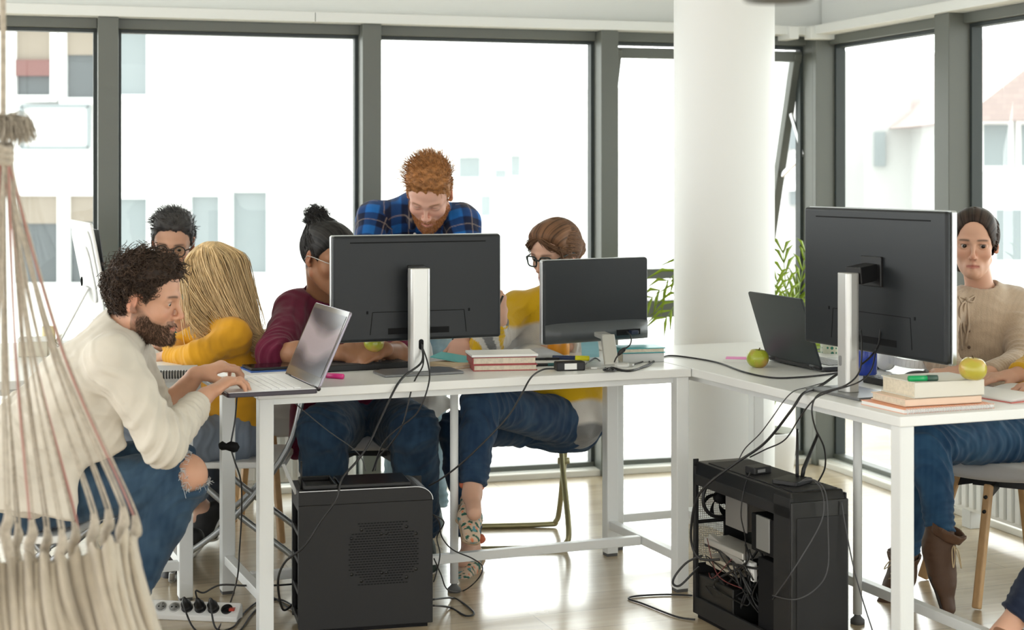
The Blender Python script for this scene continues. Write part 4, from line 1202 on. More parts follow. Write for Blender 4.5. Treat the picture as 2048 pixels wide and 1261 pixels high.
obj('port', MB().box((-0.01, -0.0255, 0.011), (0.03, 0.001, 0.009)), GREYM, hb_)

# power strip
st_ = thing('power_strip', 'white six-socket power strip on the floor beside the desk legs', 'power strip', G(388, 1238, 0), math.radians(-8))
Lp = 0.30
YZ = np.array([[0, 0, 1, -Lp / 2], [1, 0, 0, 0], [0, 1, 0, 0], [0, 0, 0, 1]])
sb = obj('body', MB().prism([(-0.03, 0.0), (0.03, 0.0), (0.03, 0.042), (0.012, 0.052), (-0.03, 0.018)], 0.0, Lp, YZ), WHITE_P, st_, bevel=0.004)
fn = nrm(V(0, -0.629, 0.777))
for i in range(6):
    c_ = V(-0.105 + i * 0.043, -0.009, 0.036)
    s_ = obj('socket', MB().tube([c_ - fn * 0.002, c_ + fn * 0.0015, c_ + fn * 0.0015, c_ + fn * 0.0008], [0.0185, 0.0185, 0.0155, 0.001], 26), mat('socket_grey', (0.62, 0.62, 0.60), 0.4) if i < 2 else BLACK, sb)
    h_ = MB()
    for k in (-1, 1): h_.cyl(c_ + V(k * 0.007, 0, 0) + fn * 0.0016, c_ + V(k * 0.007, 0, 0) + fn * 0.002, 0.0025, n=10)
    obj('contact', h_, BLACKM, s_)
obj('switch', MB().box((0.128, -0.009, 0.037), (0.016, 0.02, 0.008)), mat('switch_red', (0.5, 0.05, 0.03), 0.3), sb)
PLUGS = []
for i in (2, 3, 4, 5):
    c_ = V(-0.105 + i * 0.043, -0.009, 0.036)
    Mx = np.array(Matrix.Rotation(math.radians(-8), 3, 'Z'))
    wpos = Mx @ c_ + G(388, 1238, 0); fw = Mx @ fn
    if i in (2, 3, 4):
        g_ = MB().tube([wpos + fw * 0.003, wpos + fw * 0.022, wpos + fw * 0.034, wpos + fw * 0.05], [0.017, 0.0165, 0.010, 0.005], 16)
        tag(obj('plug', g_, WHITE_P if False else BLACK), ['black plug in the third socket of the power strip', 'black plug in the fourth socket of the power strip', 'black plug in the fifth socket of the power strip'][i - 2], 'plug', 'plugs in the power strip')
        PLUGS.append(wpos + fw * 0.049)

# ---------------------------------------------------------------- cables
CABLE = mat('black_cable', (0.015, 0.015, 0.017), 0.45)
CABLE_P = mat('dark_grey_cable', (0.06, 0.06, 0.065), 0.45)
def cable(label, pts, r=0.0028, m_=None, n=8):
    return tag(obj('cable', MB().tube(spline(pts, n), r, 7), m_ or CABLE), label, 'cable')
hole = M1 + V(math.cos(TA) * 0 + math.sin(TA) * 0.026, -math.cos(TA) * 0.026, 0.098)
def fl_(px, py): return G(px, py, 0.004)
def tt(px, py, d=0.0): return G(px, py, 0.7535 + d)
cable('thick black cable from the silver stand down across the front of the closed tower', [hole, P(843, 725, 5.16), P(800, 762, 4.99), P(765, 830, 4.92), P(737, 890, 4.86), P(712, 925, 4.84), P(684, 958, 4.80), P(672, 1000, 4.78), P(640, 1045, 4.77), P(607, 1095, 4.76), P(570, 1125, 4.80), P(556, 1165, 4.86), P(566, 1220, 5.0), P(590, 1205, 5.06)], 0.0036)
cable('black cable from the silver stand to the middle of the closed tower top', [hole + V(0.003, 0, 0), P(846, 730, 5.155), P(826, 770, 5.02), P(805, 850, 5.0), P(780, 890, 5.02), P(757, 915, 5.03), P(750, 942, 5.03)], 0.0026)
cable('black cable from the silver stand looping right before it drops to the closed tower', [hole + V(-0.002, 0, 0.003), P(855, 725, 5.15), P(858, 765, 5.0), P(835, 825, 4.99), P(790, 862, 5.0), P(765, 890, 5.01), P(745, 943, 5.04)], 0.0026)
cable('thin dark cable hanging slack above the closed tower, under the desk', [P(582, 800, 5.05), P(612, 826, 5.05), P(660, 865, 5.05), P(700, 893, 5.04), P(722, 915, 5.03), P(732, 944, 5.03)], 0.0018, CABLE_P)
cable('black cable from the power adapter down past the desk edge to the closed tower', [tt(1108, 738, 0.006), tt(1085, 740, 0.006), P(1062, 756, 5.10), P(1040, 795, 5.04), P(1015, 835, 5.0), P(965, 888, 4.98), P(920, 930, 5.0), P(880, 960, 5.04), P(858, 972, 5.06)], 0.003)
cable('black cable from the power adapter to the foot of the slanted neck', [tt(1168, 731, 0.008), tt(1180, 722), tt(1192, 717), tt(1205, 728), tt(1212, 738)], 0.0024)
plug = V(0.0, 0, 0)
cable('black cable with a ferrite lump dropping from the smallest monitor to the desk', [P(1254, 664, 5.50), P(1262, 674, 5.44), P(1260, 690, 5.40), P(1243, 703, 5.385), P(1232, 717, 5.38), P(1226, 731, 5.40), tt(1216, 741)], 0.0026)
tag(obj('ferrite_core', MB().tube([P(1251, 697, 5.39), P(1247, 700, 5.388), P(1240, 706, 5.384), P(1236, 711, 5.382)], [0.004, 0.0075, 0.0075, 0.004], 12), BLACK), 'black ferrite lump on the cable of the smallest monitor', 'cable part')
cl = [tt(1214 + 9 * math.cos(a * 2.1) + a, 740 + 2.6 * math.sin(a * 2.1), 0.003 + 0.006 * (0.5 + 0.5 * math.sin(a * 1.3))) for a in np.linspace(0, 12, 40)]
cable('small tangle of black cable at the foot of the slanted neck', cl, 0.0022, n=4)
cable('long black cable crossing from the middle desk to the right-hand desk', [tt(1222, 737), tt(1258, 743), tt(1290, 732), tt(1322, 716), tt(1345, 712), tt(1395, 718), tt(1440, 727), tt(1490, 745), tt(1545, 756), tt(1600, 755), tt(1650, 750), tt(1690, 744)], 0.003)
cable('black cable looping in front of the grey box file', [tt(1205, 728), tt(1250, 741), tt(1290, 734), tt(1302, 727), tt(1292, 722), tt(1268, 729), tt(1240, 730)], 0.0024)
cable('thick black cable from the right-hand monitor stand down over the open tower', [P(1697, 732, 4.90), P(1670, 752, 4.90), P(1635, 776, 4.84), P(1606, 788, 4.715), P(1582, 822, 4.69), P(1530, 886, 4.80), P(1470, 928, 4.86), P(1420, 965, 4.86), P(1393, 1000, 4.90), P(1383, 1050, 4.93), P(1384, 1090, 4.95), P(1400, 1118, 4.93), P(1440, 1120, 4.92)], 0.0042)
cable('thin cable from the right-hand desk to the back of the open tower top', [tt(1655, 764), tt(1615, 775), P(1588, 783, 4.775), P(1568, 802, 4.755), P(1545, 835, 4.78), P(1520, 868, 4.86), P(1490, 898, 4.94), P(1476, 924, 4.95)], 0.0018, CABLE_P)
cable('thin cable sagging from the right-hand desk front to the hub', [P(1752, 700, 4.72), P(1742, 742, 4.60), P(1715, 766, 4.52), P(1660, 784, 4.50), P(1628, 800, 4.50), P(1600, 835, 4.58), P(1570, 880, 4.70), P(1530, 900, 4.80), P(1500, 915, 4.86)], 0.0022)
cable('black cable hanging over the right-hand desk edge beside the router', [P(1722, 660, 4.72), P(1724, 700, 4.64), P(1718, 745, 4.58), P(1690, 772, 4.50), P(1640, 788, 4.48), P(1624, 815, 4.46), P(1630, 855, 4.48), P(1648, 895, 4.56), P(1650, 935, 4.66), V(0.900, 4.700, 0.4985)], 0.0026)
cable('black cable from the right-hand monitor ports to its silver stand', [P(1761, 655, 4.77), P(1757, 690, 4.74), P(1740, 715, 4.70), P(1722, 730, 4.67)], 0.003)
cable('thin dark cable running from the open tower to the floor on its right', [P(1683, 1005, 4.58), P(1692, 1060, 4.57), P(1706, 1130, 4.56), P(1722, 1190, 4.56), P(1745, 1262, 4.56), P(1760, 1310, 4.6)], 0.002, CABLE_P)
cable('black cable loop sticking out behind the open tower', [P(1405, 1112, 4.96), P(1375, 1125, 4.97), P(1352, 1150, 4.97), P(1346, 1168, 4.97), P(1360, 1172, 4.97), P(1385, 1148, 4.98), P(1398, 1135, 5.0)], 0.0036)
cable('black cable lying on the floor left of the open tower', [fl_(1385, 1192), fl_(1345, 1190), fl_(1300, 1191), fl_(1266, 1194), fl_(1258, 1199), fl_(1285, 1208), fl_(1330, 1226), fl_(1360, 1236), fl_(1390, 1240)], 0.003)
cable('black cable over the front of the open tower and back into its side', [P(1600, 965, 4.52), P(1618, 957, 4.52), P(1640, 975, 4.525), P(1648, 1010, 4.53), P(1640, 1050, 4.52), P(1600, 1120, 4.50), P(1570, 1165, 4.53), P(1545, 1200, 4.62)], 0.0018, CABLE_P)
cable('thin black cable down the full front of the open tower', [P(1605, 962, 4.515), P(1632, 962, 4.52), P(1652, 990, 4.53), P(1656, 1060, 4.53), P(1655, 1140, 4.53), P(1630, 1180, 4.51), P(1590, 1200, 4.50), P(1545, 1192, 4.60)], 0.0018, CABLE_P)
cable('thin pair cable hanging inside the open tower from the hub', [P(1500, 945, 4.80), P(1488, 980, 4.76), P(1482, 1030, 4.76), P(1490, 1075, 4.78), P(1492, 1130, 4.80)], 0.0018)
for k, (dx, lab) in enumerate(((0, 'thin black cable looping from the rear of the closed tower to the floor'), (10, 'second thin black cable beside the rear of the closed tower'))):
    cable(lab, [P(866, 1030, 5.06), P(878 + dx, 1045, 5.1), P(884 - dx, 1075, 5.12)] + ([P(905, 1100, 5.15), P(945, 1118, 5.2), P(965, 1135, 5.2), P(955, 1160, 5.2), P(925, 1183, 5.38), P(895, 1180, 5.2), P(882, 1150, 5.1), P(868, 1118, 5.04)] if k == 0 else [P(880, 1110, 5.1), P(872, 1150, 5.05), P(867, 1165, 5.04)]), 0.0022)
cable('black cable loop on the floor beside the rear of the closed tower', [P(866, 1200, 5.03), fl_(905, 1197), fl_(930, 1210), fl_(948, 1228), fl_(930, 1232), fl_(900, 1216), P(866, 1212, 5.03)], 0.0032)
cable('black cable hanging from the laptop desk with an inline switch', [P(474, 792, 4.86), P(470, 840, 4.84), P(463, 880, 4.83), P(462, 897, 4.83), P(470, 925, 4.83), P(482, 965, 4.85), P(483, 1030, 4.88), P(479, 1100, 4.92), P(474, 1160, 4.95), fl_(455, 1222), fl_(435, 1262), fl_(425, 1290)], 0.0026)
sw = MB().tube([P(440, 892, 4.83), P(446, 893, 4.83), P(470, 896, 4.83), P(476, 898, 4.83)], [0.010, 0.014, 0.014, 0.009], 14).ell if False else MB().tube([P(438, 893, 4.82), P(444, 892, 4.82), P(452, 894, 4.82), P(460, 893, 4.82), P(471, 896, 4.82), P(477, 899, 4.82)], [0.008, 0.014, 0.010, 0.015, 0.016, 0.008], 14)
tag(obj('inline_switch', sw, BLACKM), 'black inline cable switch hanging beside the desk leg', 'switch')
cable('black cable from the fourth socket of the power strip to the closed tower', [PLUGS[1], PLUGS[1] + V(0.0, -0.02, 0.03), P(408, 1186, 5.0), P(440, 1171, 5.0), P(490, 1172, 5.02), P(540, 1172, 5.02), P(575, 1170, 5.05), P(592, 1168, 5.06)], 0.003)
cable('black cable from the fifth socket curling over the floor to the closed tower', [PLUGS[2], PLUGS[2] + V(0.01, -0.05, 0.0), fl_(432, 1258), fl_(465, 1256), fl_(490, 1225), fl_(515, 1205), fl_(545, 1196), fl_(575, 1215), fl_(600, 1225)], 0.003)
cable('black cable from the third socket running along the floor to the right', [PLUGS[0], PLUGS[0] + V(0.01, -0.05, -0.01), fl_(392, 1262), fl_(450, 1275), fl_(480, 1262), fl_(505, 1228), fl_(530, 1206), fl_(560, 1200), fl_(585, 1212)], 0.003)

# ---------------------------------------------------------------- palm by the column
LEAF = mat('palm_leaf_green', (0.30, 0.44, 0.02), 0.45, noise=0.35, nscale=8)
STEMG = mat('palm_stem_green', (0.22, 0.34, 0.05), 0.5)
pl = thing('potted_palm', 'green palm behind the round column, its fronds against the glass', 'plant', (1.10, 7.02, 0))
obj('pot', MB().lathe([(0.001, 0), (0.12, 0), (0.15, 0.26), (0.155, 0.28), (0.14, 0.28), (0.13, 0.24), (0.001, 0.24)], 40), WHITE_P, pl)
obj('soil', MB().lathe([(0.001, 0.25), (0.138, 0.25)], 30), mat('potting_soil', (0.05, 0.035, 0.025), 0.95), pl)
for tip, mid in (((1566, 500), (1572, 640)), ((1612, 500), (1590, 620)), ((1646, 560), (1618, 660)), ((1600, 590), (1560, 660)), ((1555, 560), (1540, 640)), ((1300, 600), (1400, 520)), ((1330, 640), (1400, 560)), ((1640, 640), (1600, 700)), ((1450, 470), (1480, 560))):
    Yt = 7.0 + random.uniform(-0.12, 0.22) if tip[0] > 1500 else 7.12
    a = V(0, 0, 0.25); b = P(mid[0], mid[1], (Yt + 7.02) / 2) - V(1.10, 7.02, 0); c = P(tip[0], tip[1], Yt) - V(1.10, 7.02, 0)
    sp_ = spline([a, lerp(a, b, 0.55) + V(0, 0, 0.05), b, c], 12)
    s_ = obj('frond', MB().tube(sp_, list(np.linspace(0.006, 0.0015, len(sp_))), 6), STEMG, pl)
    lf = MB(); n0 = len(sp_)
    for i in range(int(n0 * 0.36), n0, 2):
        tdir = nrm(sp_[min(i + 1, n0 - 1)] - sp_[i - 1]); sd = nrm(np.cross(tdir, V(0.3, -1, 0.2)))
        for sg_ in (-1, 1):
            L = 0.24 * (1.15 - 0.75 * i / n0) * random.uniform(0.8, 1.2)
            d = nrm(sd * sg_ * 0.62 + tdir * 0.95 + V(random.uniform(-.15, .15), random.uniform(-.35, .35), 0.1))
            up = nrm(np.cross(d, sd)); w_ = 0.008; p = sp_[i]
            wv = nrm(np.cross(d, up)) * w_
            q1 = p + d * L * 0.45 + V(0, 0, 0.012); q2 = p + d * L + V(0, 0, -0.03 * L / 0.15)
            lf.add([p - wv * .3, p + wv * .3, q1 - wv + up * .0015, q1 + wv + up * .0015, q2, p - up * .0008, q1 - up * .002], [(0, 1, 3, 2), (2, 3, 4), (1, 0, 5), (0, 2, 6, 5), (1, 5, 6, 3), (2, 4, 6), (3, 6, 4)], smooth=True)
    obj('leaf', lf, LEAF, s_)

# pendant lamp close to the camera, its rim just inside the top edge
la_ = thing('pendant_lamp', 'grey pendant lamp whose lower rim just shows at the top edge', 'lamp', (0.366, 2.2, 1.639))
obj('lamp_shade', MB().lathe([(0.046, 0.0), (0.048, 0.003), (0.040, 0.05), (0.018, 0.09), (0.006, 0.10), (0.005, 0.098), (0.016, 0.087), (0.037, 0.049), (0.044, 0.003), (0.046, 0.0)], 40), mat('lamp_grey', (0.16, 0.16, 0.15), 0.5), la_)
obj('cord', MB().cyl((0, 0, 0.098), (0, 0, 2.8 - 1.639), 0.003, n=8), CABLE, la_)
obj('bulb', MB().lathe([(0.001, 0.02), (0.014, 0.024), (0.018, 0.04), (0.010, 0.065), (0.008, 0.09)], 20), WHITE_P, la_)
# ---------------------------------------------------------------- people
def attr_mat(name, rough, spec=0.4, sub=0.0, sheen=0.0, bump=0.0, bscale=400, hair=False):
    m = bpy.data.materials.new(name); m.use_nodes = True
    t = m.node_tree; b = t.nodes['Principled BSDF']
    a = t.nodes.new('ShaderNodeAttribute'); a.attribute_name = 'col'
    t.links.new(a.outputs['Color'], b.inputs['Base Color'])
    b.inputs['Roughness'].default_value = rough; b.inputs['Specular IOR Level'].default_value = spec
    if sub:
        b.inputs['Subsurface Weight'].default_value = sub; b.inputs['Subsurface Radius'].default_value = (0.012, 0.005, 0.003); b.inputs['Subsurface Scale'].default_value = 0.6
    if sheen:
        b.inputs['Sheen Weight'].default_value = sheen; b.inputs['Sheen Roughness'].default_value = 0.5
    if bump:
        tcn = t.nodes.new('ShaderNodeTexCoord'); n = t.nodes.new('ShaderNodeTexNoise'); n.inputs['Scale'].default_value = bscale; n.inputs['Detail'].default_value = 3
        bp = t.nodes.new('ShaderNodeBump'); bp.inputs['Strength'].default_value = bump; bp.inputs['Distance'].default_value = 0.002
        t.links.new(tcn.outputs['Object'], n.inputs['Vector']); t.links.new(n.outputs[0], bp.inputs['Height']); t.links.new(bp.outputs[0], b.inputs['Normal'])
    return m
SKIN = attr_mat('skin', 0.48, 0.35, 0.12, bump=0.05, bscale=500)
CLOTH = attr_mat('woven_cloth', 0.85, 0.2, 0, 0.15, bump=0.25, bscale=700)
KNIT = attr_mat('knitted_wool', 0.95, 0.15, 0, 0.4, bump=0.6, bscale=260)
DENIM = attr_mat('denim', 0.82, 0.25, 0, 0.1, bump=0.4, bscale=800)
HAIR = attr_mat('hair', 0.55, 0.28)
LEATHER = attr_mat('shoe_upper', 0.6, 0.4, bump=0.1, bscale=300)

def frame(f, u=(0, 0, 1)):
    f = nrm(f); u = np.asarray(u, float); u = nrm(u - f * (u @ f)); r = np.cross(f, u)
    return np.stack([r, f, u], 1)                     # columns: right, forward, up

def head_solid(S_, c, R, s, ears=True, male=True, open_eyes=True, lid=1.0):
    L = lambda *p: c + R @ (V(*p) * s)
    e = lambda p, r, k=0.02, sub=False, RR=None: S_.ell(L(*p), V(*r) * s, R if RR is None else RR, k * s, sub)
    cn = lambda a, b, ra, rb, k=0.012, sub=False: S_.cone(L(*a), L(*b), ra * s, rb * s, k * s, sub)
    j = 1.0 if male else 0.92; fw = 1.0 if male else 0.91; lp = 1.0 if male else 1.25
    e((0, -0.014, 0.032), (0.075, 0.096, 0.086))
    e((0, 0.030, 0.045), (0.064, 0.058, 0.062), 0.03)
    e((0, 0.036, -0.035), (0.057 * fw, 0.050, 0.080), 0.03)
    cn((0, 0.040, -0.085), (0, 0.070, -0.103 * j), 0.030, 0.018 * j, 0.03)
    for q in (-1, 1):
        cn((q * 0.052 * fw * j, 0.006, -0.055), (q * 0.016 * fw, 0.066, -0.100 * j), 0.020 * fw, 0.015 * fw, 0.025)
        e((q * 0.042 * fw, 0.060, -0.026), (0.020, 0.018, 0.017), 0.025)
        cn((q * 0.012, 0.088, 0.022), (q * 0.046, 0.068, 0.018), 0.009 if male else 0.007, 0.009, 0.018)
    cn((0, 0.084, 0.022), (0, 0.110, -0.026), 0.0062, 0.0072, 0.014)
    S_.ball(L(0, 0.1095, -0.0315), 0.0090 * s, 0.008 * s)
    for q in (-1, 1):
        e((q * 0.0115 * fw, 0.097, -0.0365), (0.0070 * fw, 0.010, 0.0065), 0.008)
        S_.ell(L(q * 0.032, 0.094, 0.004), V(0.0165, 0.014, 0.0115) * s, R, 0.016 * s, True)
    # mouth
    e((0, 0.078, -0.068), (0.026, 0.016, 0.018), 0.02)
    for q in (-1, 1):
        cn((0, 0.0935, -0.0605), (q * 0.020, 0.083, -0.0665), 0.0052 * lp, 0.0030, 0.007)
        cn((0, 0.0925, -0.0735), (q * 0.018, 0.083, -0.0690), 0.0060 * lp, 0.0034, 0.007)
    for q in (-1, 1):
        cn((0, 0.100, -0.0668), (q * 0.021, 0.088, -0.0672), 0.0016, 0.0012, 0.003, True)
    e((0, 0.090, -0.100 * j), (0.014, 0.008, 0.010), 0.015)
    # lids
    for q in (-1, 1):
        e((q * 0.0315, 0.0755, 0.0045), (0.0165, 0.0140, 0.0132), 0.005)
        if open_eyes:
            S_.ell(L(q * 0.0315, 0.0905, 0.0030), V(0.0150, 0.0120, (0.0062 if male else 0.0070) * lid) * s, R, 0.002 * s, True)
    if ears:
        for q in (-1, 1):
            RE = R @ rot((0, 0, 1), -q * 0.35) @ rot((1, 0, 0), -0.2)
            S_.ell(L(q * 0.078, -0.012, 0.000), V(0.0075, 0.0180, 0.0310) * s, RE, 0.008 * s)
            S_.ell(L(q * 0.087, -0.006, 0.004), V(0.0070, 0.0095, 0.0180) * s, RE, 0.004 * s, True)
            S_.ball(L(q * 0.0765, -0.002, -0.026), 0.0075 * s, 0.008 * s)

def hand_solid(S_, wr, d, n, side, curl=(0.3, 0.3, 0.35, 0.4), s=1.0, spread=0.08, thumb=0.5, bend=1.0):
    d = nrm(d); n = nrm(np.asarray(n, float) - d * (d @ np.asarray(n, float)))
    l = -side * np.cross(d, n)                          # towards the thumb
    S_.econe(wr - d * 0.01 * s, wr + d * 0.03 * s, 0.026 * s, 0.019 * s, 0.033 * s, 0.016 * s, l, 0.012)
    S_.econe(wr + d * 0.028 * s, wr + d * 0.086 * s, 0.034 * s, 0.0155 * s, 0.041 * s, 0.0125 * s, l, 0.012)
    tips = []
    for i, (o, base, ln, r) in enumerate(((0.029, 0.088, 0.072, 0.0088), (0.0095, 0.092, 0.081, 0.0090), (-0.0105, 0.088, 0.075, 0.0086), (-0.029, 0.080, 0.058, 0.0076))):
        p = wr + (d * base + l * o) * s - n * 0.002 * s
        a = 0.0; f = nrm(d + l * (o / 0.03) * spread)
        r *= s
        for q, (fr, w_) in enumerate(((0.46, 0.9), (0.30, 1.25), (0.24, 0.8))):
            a += curl[i] * w_ * bend
            dr = f * math.cos(a) - n * math.sin(a)
            p2 = p + dr * ln * fr * s
            S_.cone(p, p2, r, r * 0.92, 0.005 if q else 0.009); r *= 0.92
            p = p2
        tips.append((p, dr))
    p = wr + (d * 0.022 + l * 0.024 - n * 0.006) * s
    dr = nrm(d * 0.75 + l * (0.75 - 0.3 * thumb) - n * (0.15 + 0.5 * thumb))
    for q, (ln, r) in enumerate(((0.042, 0.0135), (0.032, 0.0105), (0.026, 0.0092))):
        p2 = p + dr * ln * s
        S_.cone(p, p2, r * s, r * 0.86 * s, 0.010 if q == 0 else 0.005)
        p = p2; dr = nrm(dr + d * 0.25 - l * 0.18 * thumb)
    return tips

def field_mesh(solid, vox, off=None, clip=None, disp=None, sm=1):
    vs, q = skin_mesh(solid, vox, clip)
    if sm: vs = smooth_verts(vs, q, sm)
    n = vnormals(vs, q)
    if disp is not None:
        vs = vs + n * disp(vs, n)[:, None]
    return vs, q

def face_color(X, c, R, s, cfg):
    """skin tint with lips, brows, beard and scalp where hair grows"""
    L = (X - c) @ R / s
    base = np.array(cfg['skin']); n = len(X)
    C = np.tile(base, (n, 1)) * (1 + 0.05 * wobble(X, 14, 3)[:, None])
    x, y, z = np.abs(L[:, 0]), L[:, 1], L[:, 2]
    def put(mask, col, a=1.0):
        m = np.clip(mask, 0, 1)[:, None] * a
        C[:] = C * (1 - m) + np.array(col) * m
    inhead = (np.linalg.norm(L, axis=1) < 0.16)
    sm = lambda v, e0, e1: np.clip((v - e0) / (e1 - e0), 0, 1)
    red = base * np.array([1.08, 0.72, 0.68])
    put(inhead * np.exp(-(((x - 0.042) / 0.02) ** 2 + ((z + 0.03) / 0.02) ** 2)) * (y > 0.03), red, 0.25)
    put(inhead * np.exp(-((x / 0.014) ** 2 + ((z + 0.034) / 0.014) ** 2)) * (y > 0.085), red, 0.4)
    put(inhead * (x > 0.07) * (np.abs(y + 0.01) < 0.03), red, 0.4)
    lip = inhead * (y > 0.074) * (x < 0.0225) * np.exp(-(((z + 0.0668 + 0.05 * x) / (0.0085 - 0.2 * x)) ** 4)); put(lip, cfg.get('lip', base * np.array([0.85, 0.5, 0.5])), 0.75)
    hc = np.array(cfg['hair'])
    bz = 0.0225 + 0.22 * x - 4.0 * x ** 2
    bt_ = cfg.get('browt', 0.0036) * (1.1 - 12 * np.abs(x - 0.022)); br = inhead * (y > 0.05) * np.clip((x - 0.009) / 0.008, 0, 1) * np.clip((0.053 - x) / 0.008, 0, 1) * np.exp(-((z - bz) / np.maximum(bt_, 0.0012)) ** 2); put(br, hc * 0.8, 0.85)
    eyeL = inhead * (y > 0.06) * np.exp(-(((x - 0.0315) / 0.015) ** 4 + ((z - 0.0095) / 0.0026) ** 2)); put(eyeL, base * 0.16, 0.6 if cfg.get('male', True) else 0.85)
    if cfg.get('beard'):
        cheek = np.interp(y, [-0.02, 0.02, 0.05, 0.075, 0.1], [0.0, -0.022, -0.048, -0.055, -0.050])
        bm = inhead * sm(cheek - z, -0.006, 0.008) * (y > -0.012) * (z > -0.135)
        must = inhead * (y > 0.07) * (x < 0.028) * (z < -0.046) * (z > -0.060)
        bm = np.maximum(bm, must) * (1 - lip)
        bm *= (1 - np.exp(-((x / 0.05) ** 2 + ((z + 0.150) / 0.02) ** 2)) * 0.3)
        put(bm * (0.85 + 0.15 * wobble(X, 60, 9)), np.array(cfg.get('beardc', hc)), cfg['beard'])
    if cfg.get('scalp', True):
        hl = np.interp(y, *cfg.get('hairline', HAIRLINE))
        if cfg.get('hlx'): hl = np.where(y > 0.026, np.interp(x, *cfg['hlx']), hl)
        put(inhead * sm(z - hl, -0.004, 0.008) * (np.linalg.norm(L - V(0, -0.014, 0.032), axis=1) > 0.05) * (x < 0.0785), hc * 0.7, 0.95)
    return np.concatenate([np.clip(C, 0, 1), np.ones((n, 1))], 1)
HAIRLINE = ([-0.12, -0.03, -0.014, 0.010, 0.026, 0.036, 0.055, 0.075, 0.10], [-0.062, -0.05, 0.022, 0.030, -0.010, 0.018, 0.050, 0.078, 0.085])

def hair_cap(c, R, s, thick, seed=1, amp=0.004, scale=16, hairline=HAIRLINE, stretch=(1, 1, 1), vox=0.003, extra=None, soft=0.016, rag=1.0, hlx=None):
    """hair volume lying on the skull; thick(L) gives its depth"""
    so = Solid()
    T = 0.03
    so.ell(c + R @ (V(0, -0.014, 0.032) * s), (V(0.075, 0.096, 0.086) + T) * s, R)
    cr = Solid().ell(c + R @ (V(0, -0.014, 0.032) * s), V(0.0765, 0.0975, 0.0875) * s, R).ell(c + R @ (V(0, 0.030, 0.045) * s), V(0.0655, 0.0595, 0.0635) * s, R, k=0.03 * s)
    def clip(X):
        L = (X - c) @ R / s
        hl = np.interp(L[..., 1], *hairline) + rag * (0.004 * np.sin(L[..., 0] * 170 + seed) + 0.003 * np.sin(L[..., 0] * 410 + L[..., 1] * 300))
        if hlx is not None: hl = np.where(L[..., 1] > 0.026, np.interp(np.abs(L[..., 0]), *hlx), hl)
        edge = np.clip((L[..., 2] - hl) / soft, -1, 1)
        t = thick(L) * np.sqrt(np.maximum(edge, 0)) + np.where(edge < 0, edge * 0.02, 0)
        return sdf(cr.p, X) - t * s
    if extra: so.ext(extra)
    vs, q = skin_mesh(so, vox, clip)
    vs = smooth_verts(vs, q, 1); n = vnormals(vs, q)
    vs = vs + n * (amp * wobble(vs, scale, seed, 7, stretch))[:, None]
    return vs, q
def tint(vs, col, amp=0.25, scale=40, seed=2, stretch=(1, 1, 1)):
    k = 1 + amp * wobble(vs, scale, seed, 6, stretch)
    return np.concatenate([np.clip(np.array(col)[None] * k[:, None], 0, 1), np.ones((len(vs), 1))], 1)
def comb_tint(vs, c, R, s, col, amp=0.45, k=1.0):
    """fine light and dark strands running from brow to nape"""
    L = (vs - c) @ R / s; a = np.arctan2(L[:, 0], L[:, 2] + 0.02); r_ = np.random.default_rng(8); o = np.zeros(len(vs))
    for f in (11, 23, 37, 58, 83, 120): o += np.sin(a * f * k + r_.uniform(0, 6.28) + 14 * L[:, 1] * r_.uniform(-1, 1) * 2)
    m = np.clip(1 + amp * o / 2.2, 0.3, 2.2)
    return np.concatenate([np.clip(np.array(col)[None] * m[:, None], 0, 1), np.ones((len(vs), 1))], 1)
def merge(parts):
    vs, qs, cs = [], [], []; o = 0
    for v, q, c in parts:
        vs.append(v); qs.append(q + o); cs.append(c); o += len(v)
    return np.concatenate(vs), np.concatenate(qs), np.concatenate(cs)
def scalp_roots(c, R, s, N, hairline=HAIRLINE, lift=0.0, test=None):
    d = RNG.normal(size=(N * 4, 3)); d /= np.linalg.norm(d, axis=1, keepdims=True)
    L = V(0, -0.014, 0.032) + d * (V(0.0755, 0.0965, 0.0865) + lift)
    L[:, 1] = np.where((L[:, 1] > 0.05) & (L[:, 2] > 0.03), L[:, 1] + 0.004, L[:, 1])
    ok = L[:, 2] > np.interp(L[:, 1], *hairline) + 0.002
    if test is not None: ok &= test(L)
    L = L[ok][:N]; d = d[ok][:N]
    nn = d / (V(0.0755, 0.0965, 0.0865)); nn /= np.linalg.norm(nn, axis=1, keepdims=True)
    return L, nn
def grow(c, R, s, L, nn, flow, length, K=7, curl=0.0, freq=3.0, jit=0.25, keepout=True, ko=0.0):
    """strands in head space: each step follows flow(P, n, t), pushed back out of the skull"""
    N = len(L); P_ = L.copy(); paths = [P_.copy()]
    ln = length * RNG.uniform(0.7, 1.15, N) if np.isscalar(length) else length
    j = RNG.normal(size=(N, 3)) * jit
    for k in range(1, K):
        t = k / (K - 1)
        f = flow(P_, nn, t) + j
        f /= np.linalg.norm(f, axis=1, keepdims=True) + 1e-9
        P_ = P_ + f * (ln / (K - 1))[:, None]
        if keepout:
            qd = (P_ - V(0, -0.014, 0.032)) / (V(0.0775, 0.0985, 0.0885) + ko)
            k0 = np.linalg.norm(qd, axis=1); m = (k0 < 1)
            P_[m] = V(0, -0.014, 0.032) + (P_[m] - V(0, -0.014, 0.032)) / k0[m][:, None]
        paths.append(P_.copy())
    A = np.stack(paths, 1)
    if curl:
        t = np.linspace(0, 1, K)[None, :]; ph = RNG.uniform(0, 6.28, (N, 1)); a = np.minimum(t * 2.5, 1) * curl
        u = np.cross(nn, RNG.normal(size=(N, 3))); u /= np.linalg.norm(u, axis=1, keepdims=True); w_ = np.cross(nn, u)
        A = A + (a * np.cos(ph + t * freq * 6.28))[..., None] * u[:, None] + (a * np.sin(ph + t * freq * 6.28))[..., None] * w_[:, None]
    return c + (A * s) @ R.T
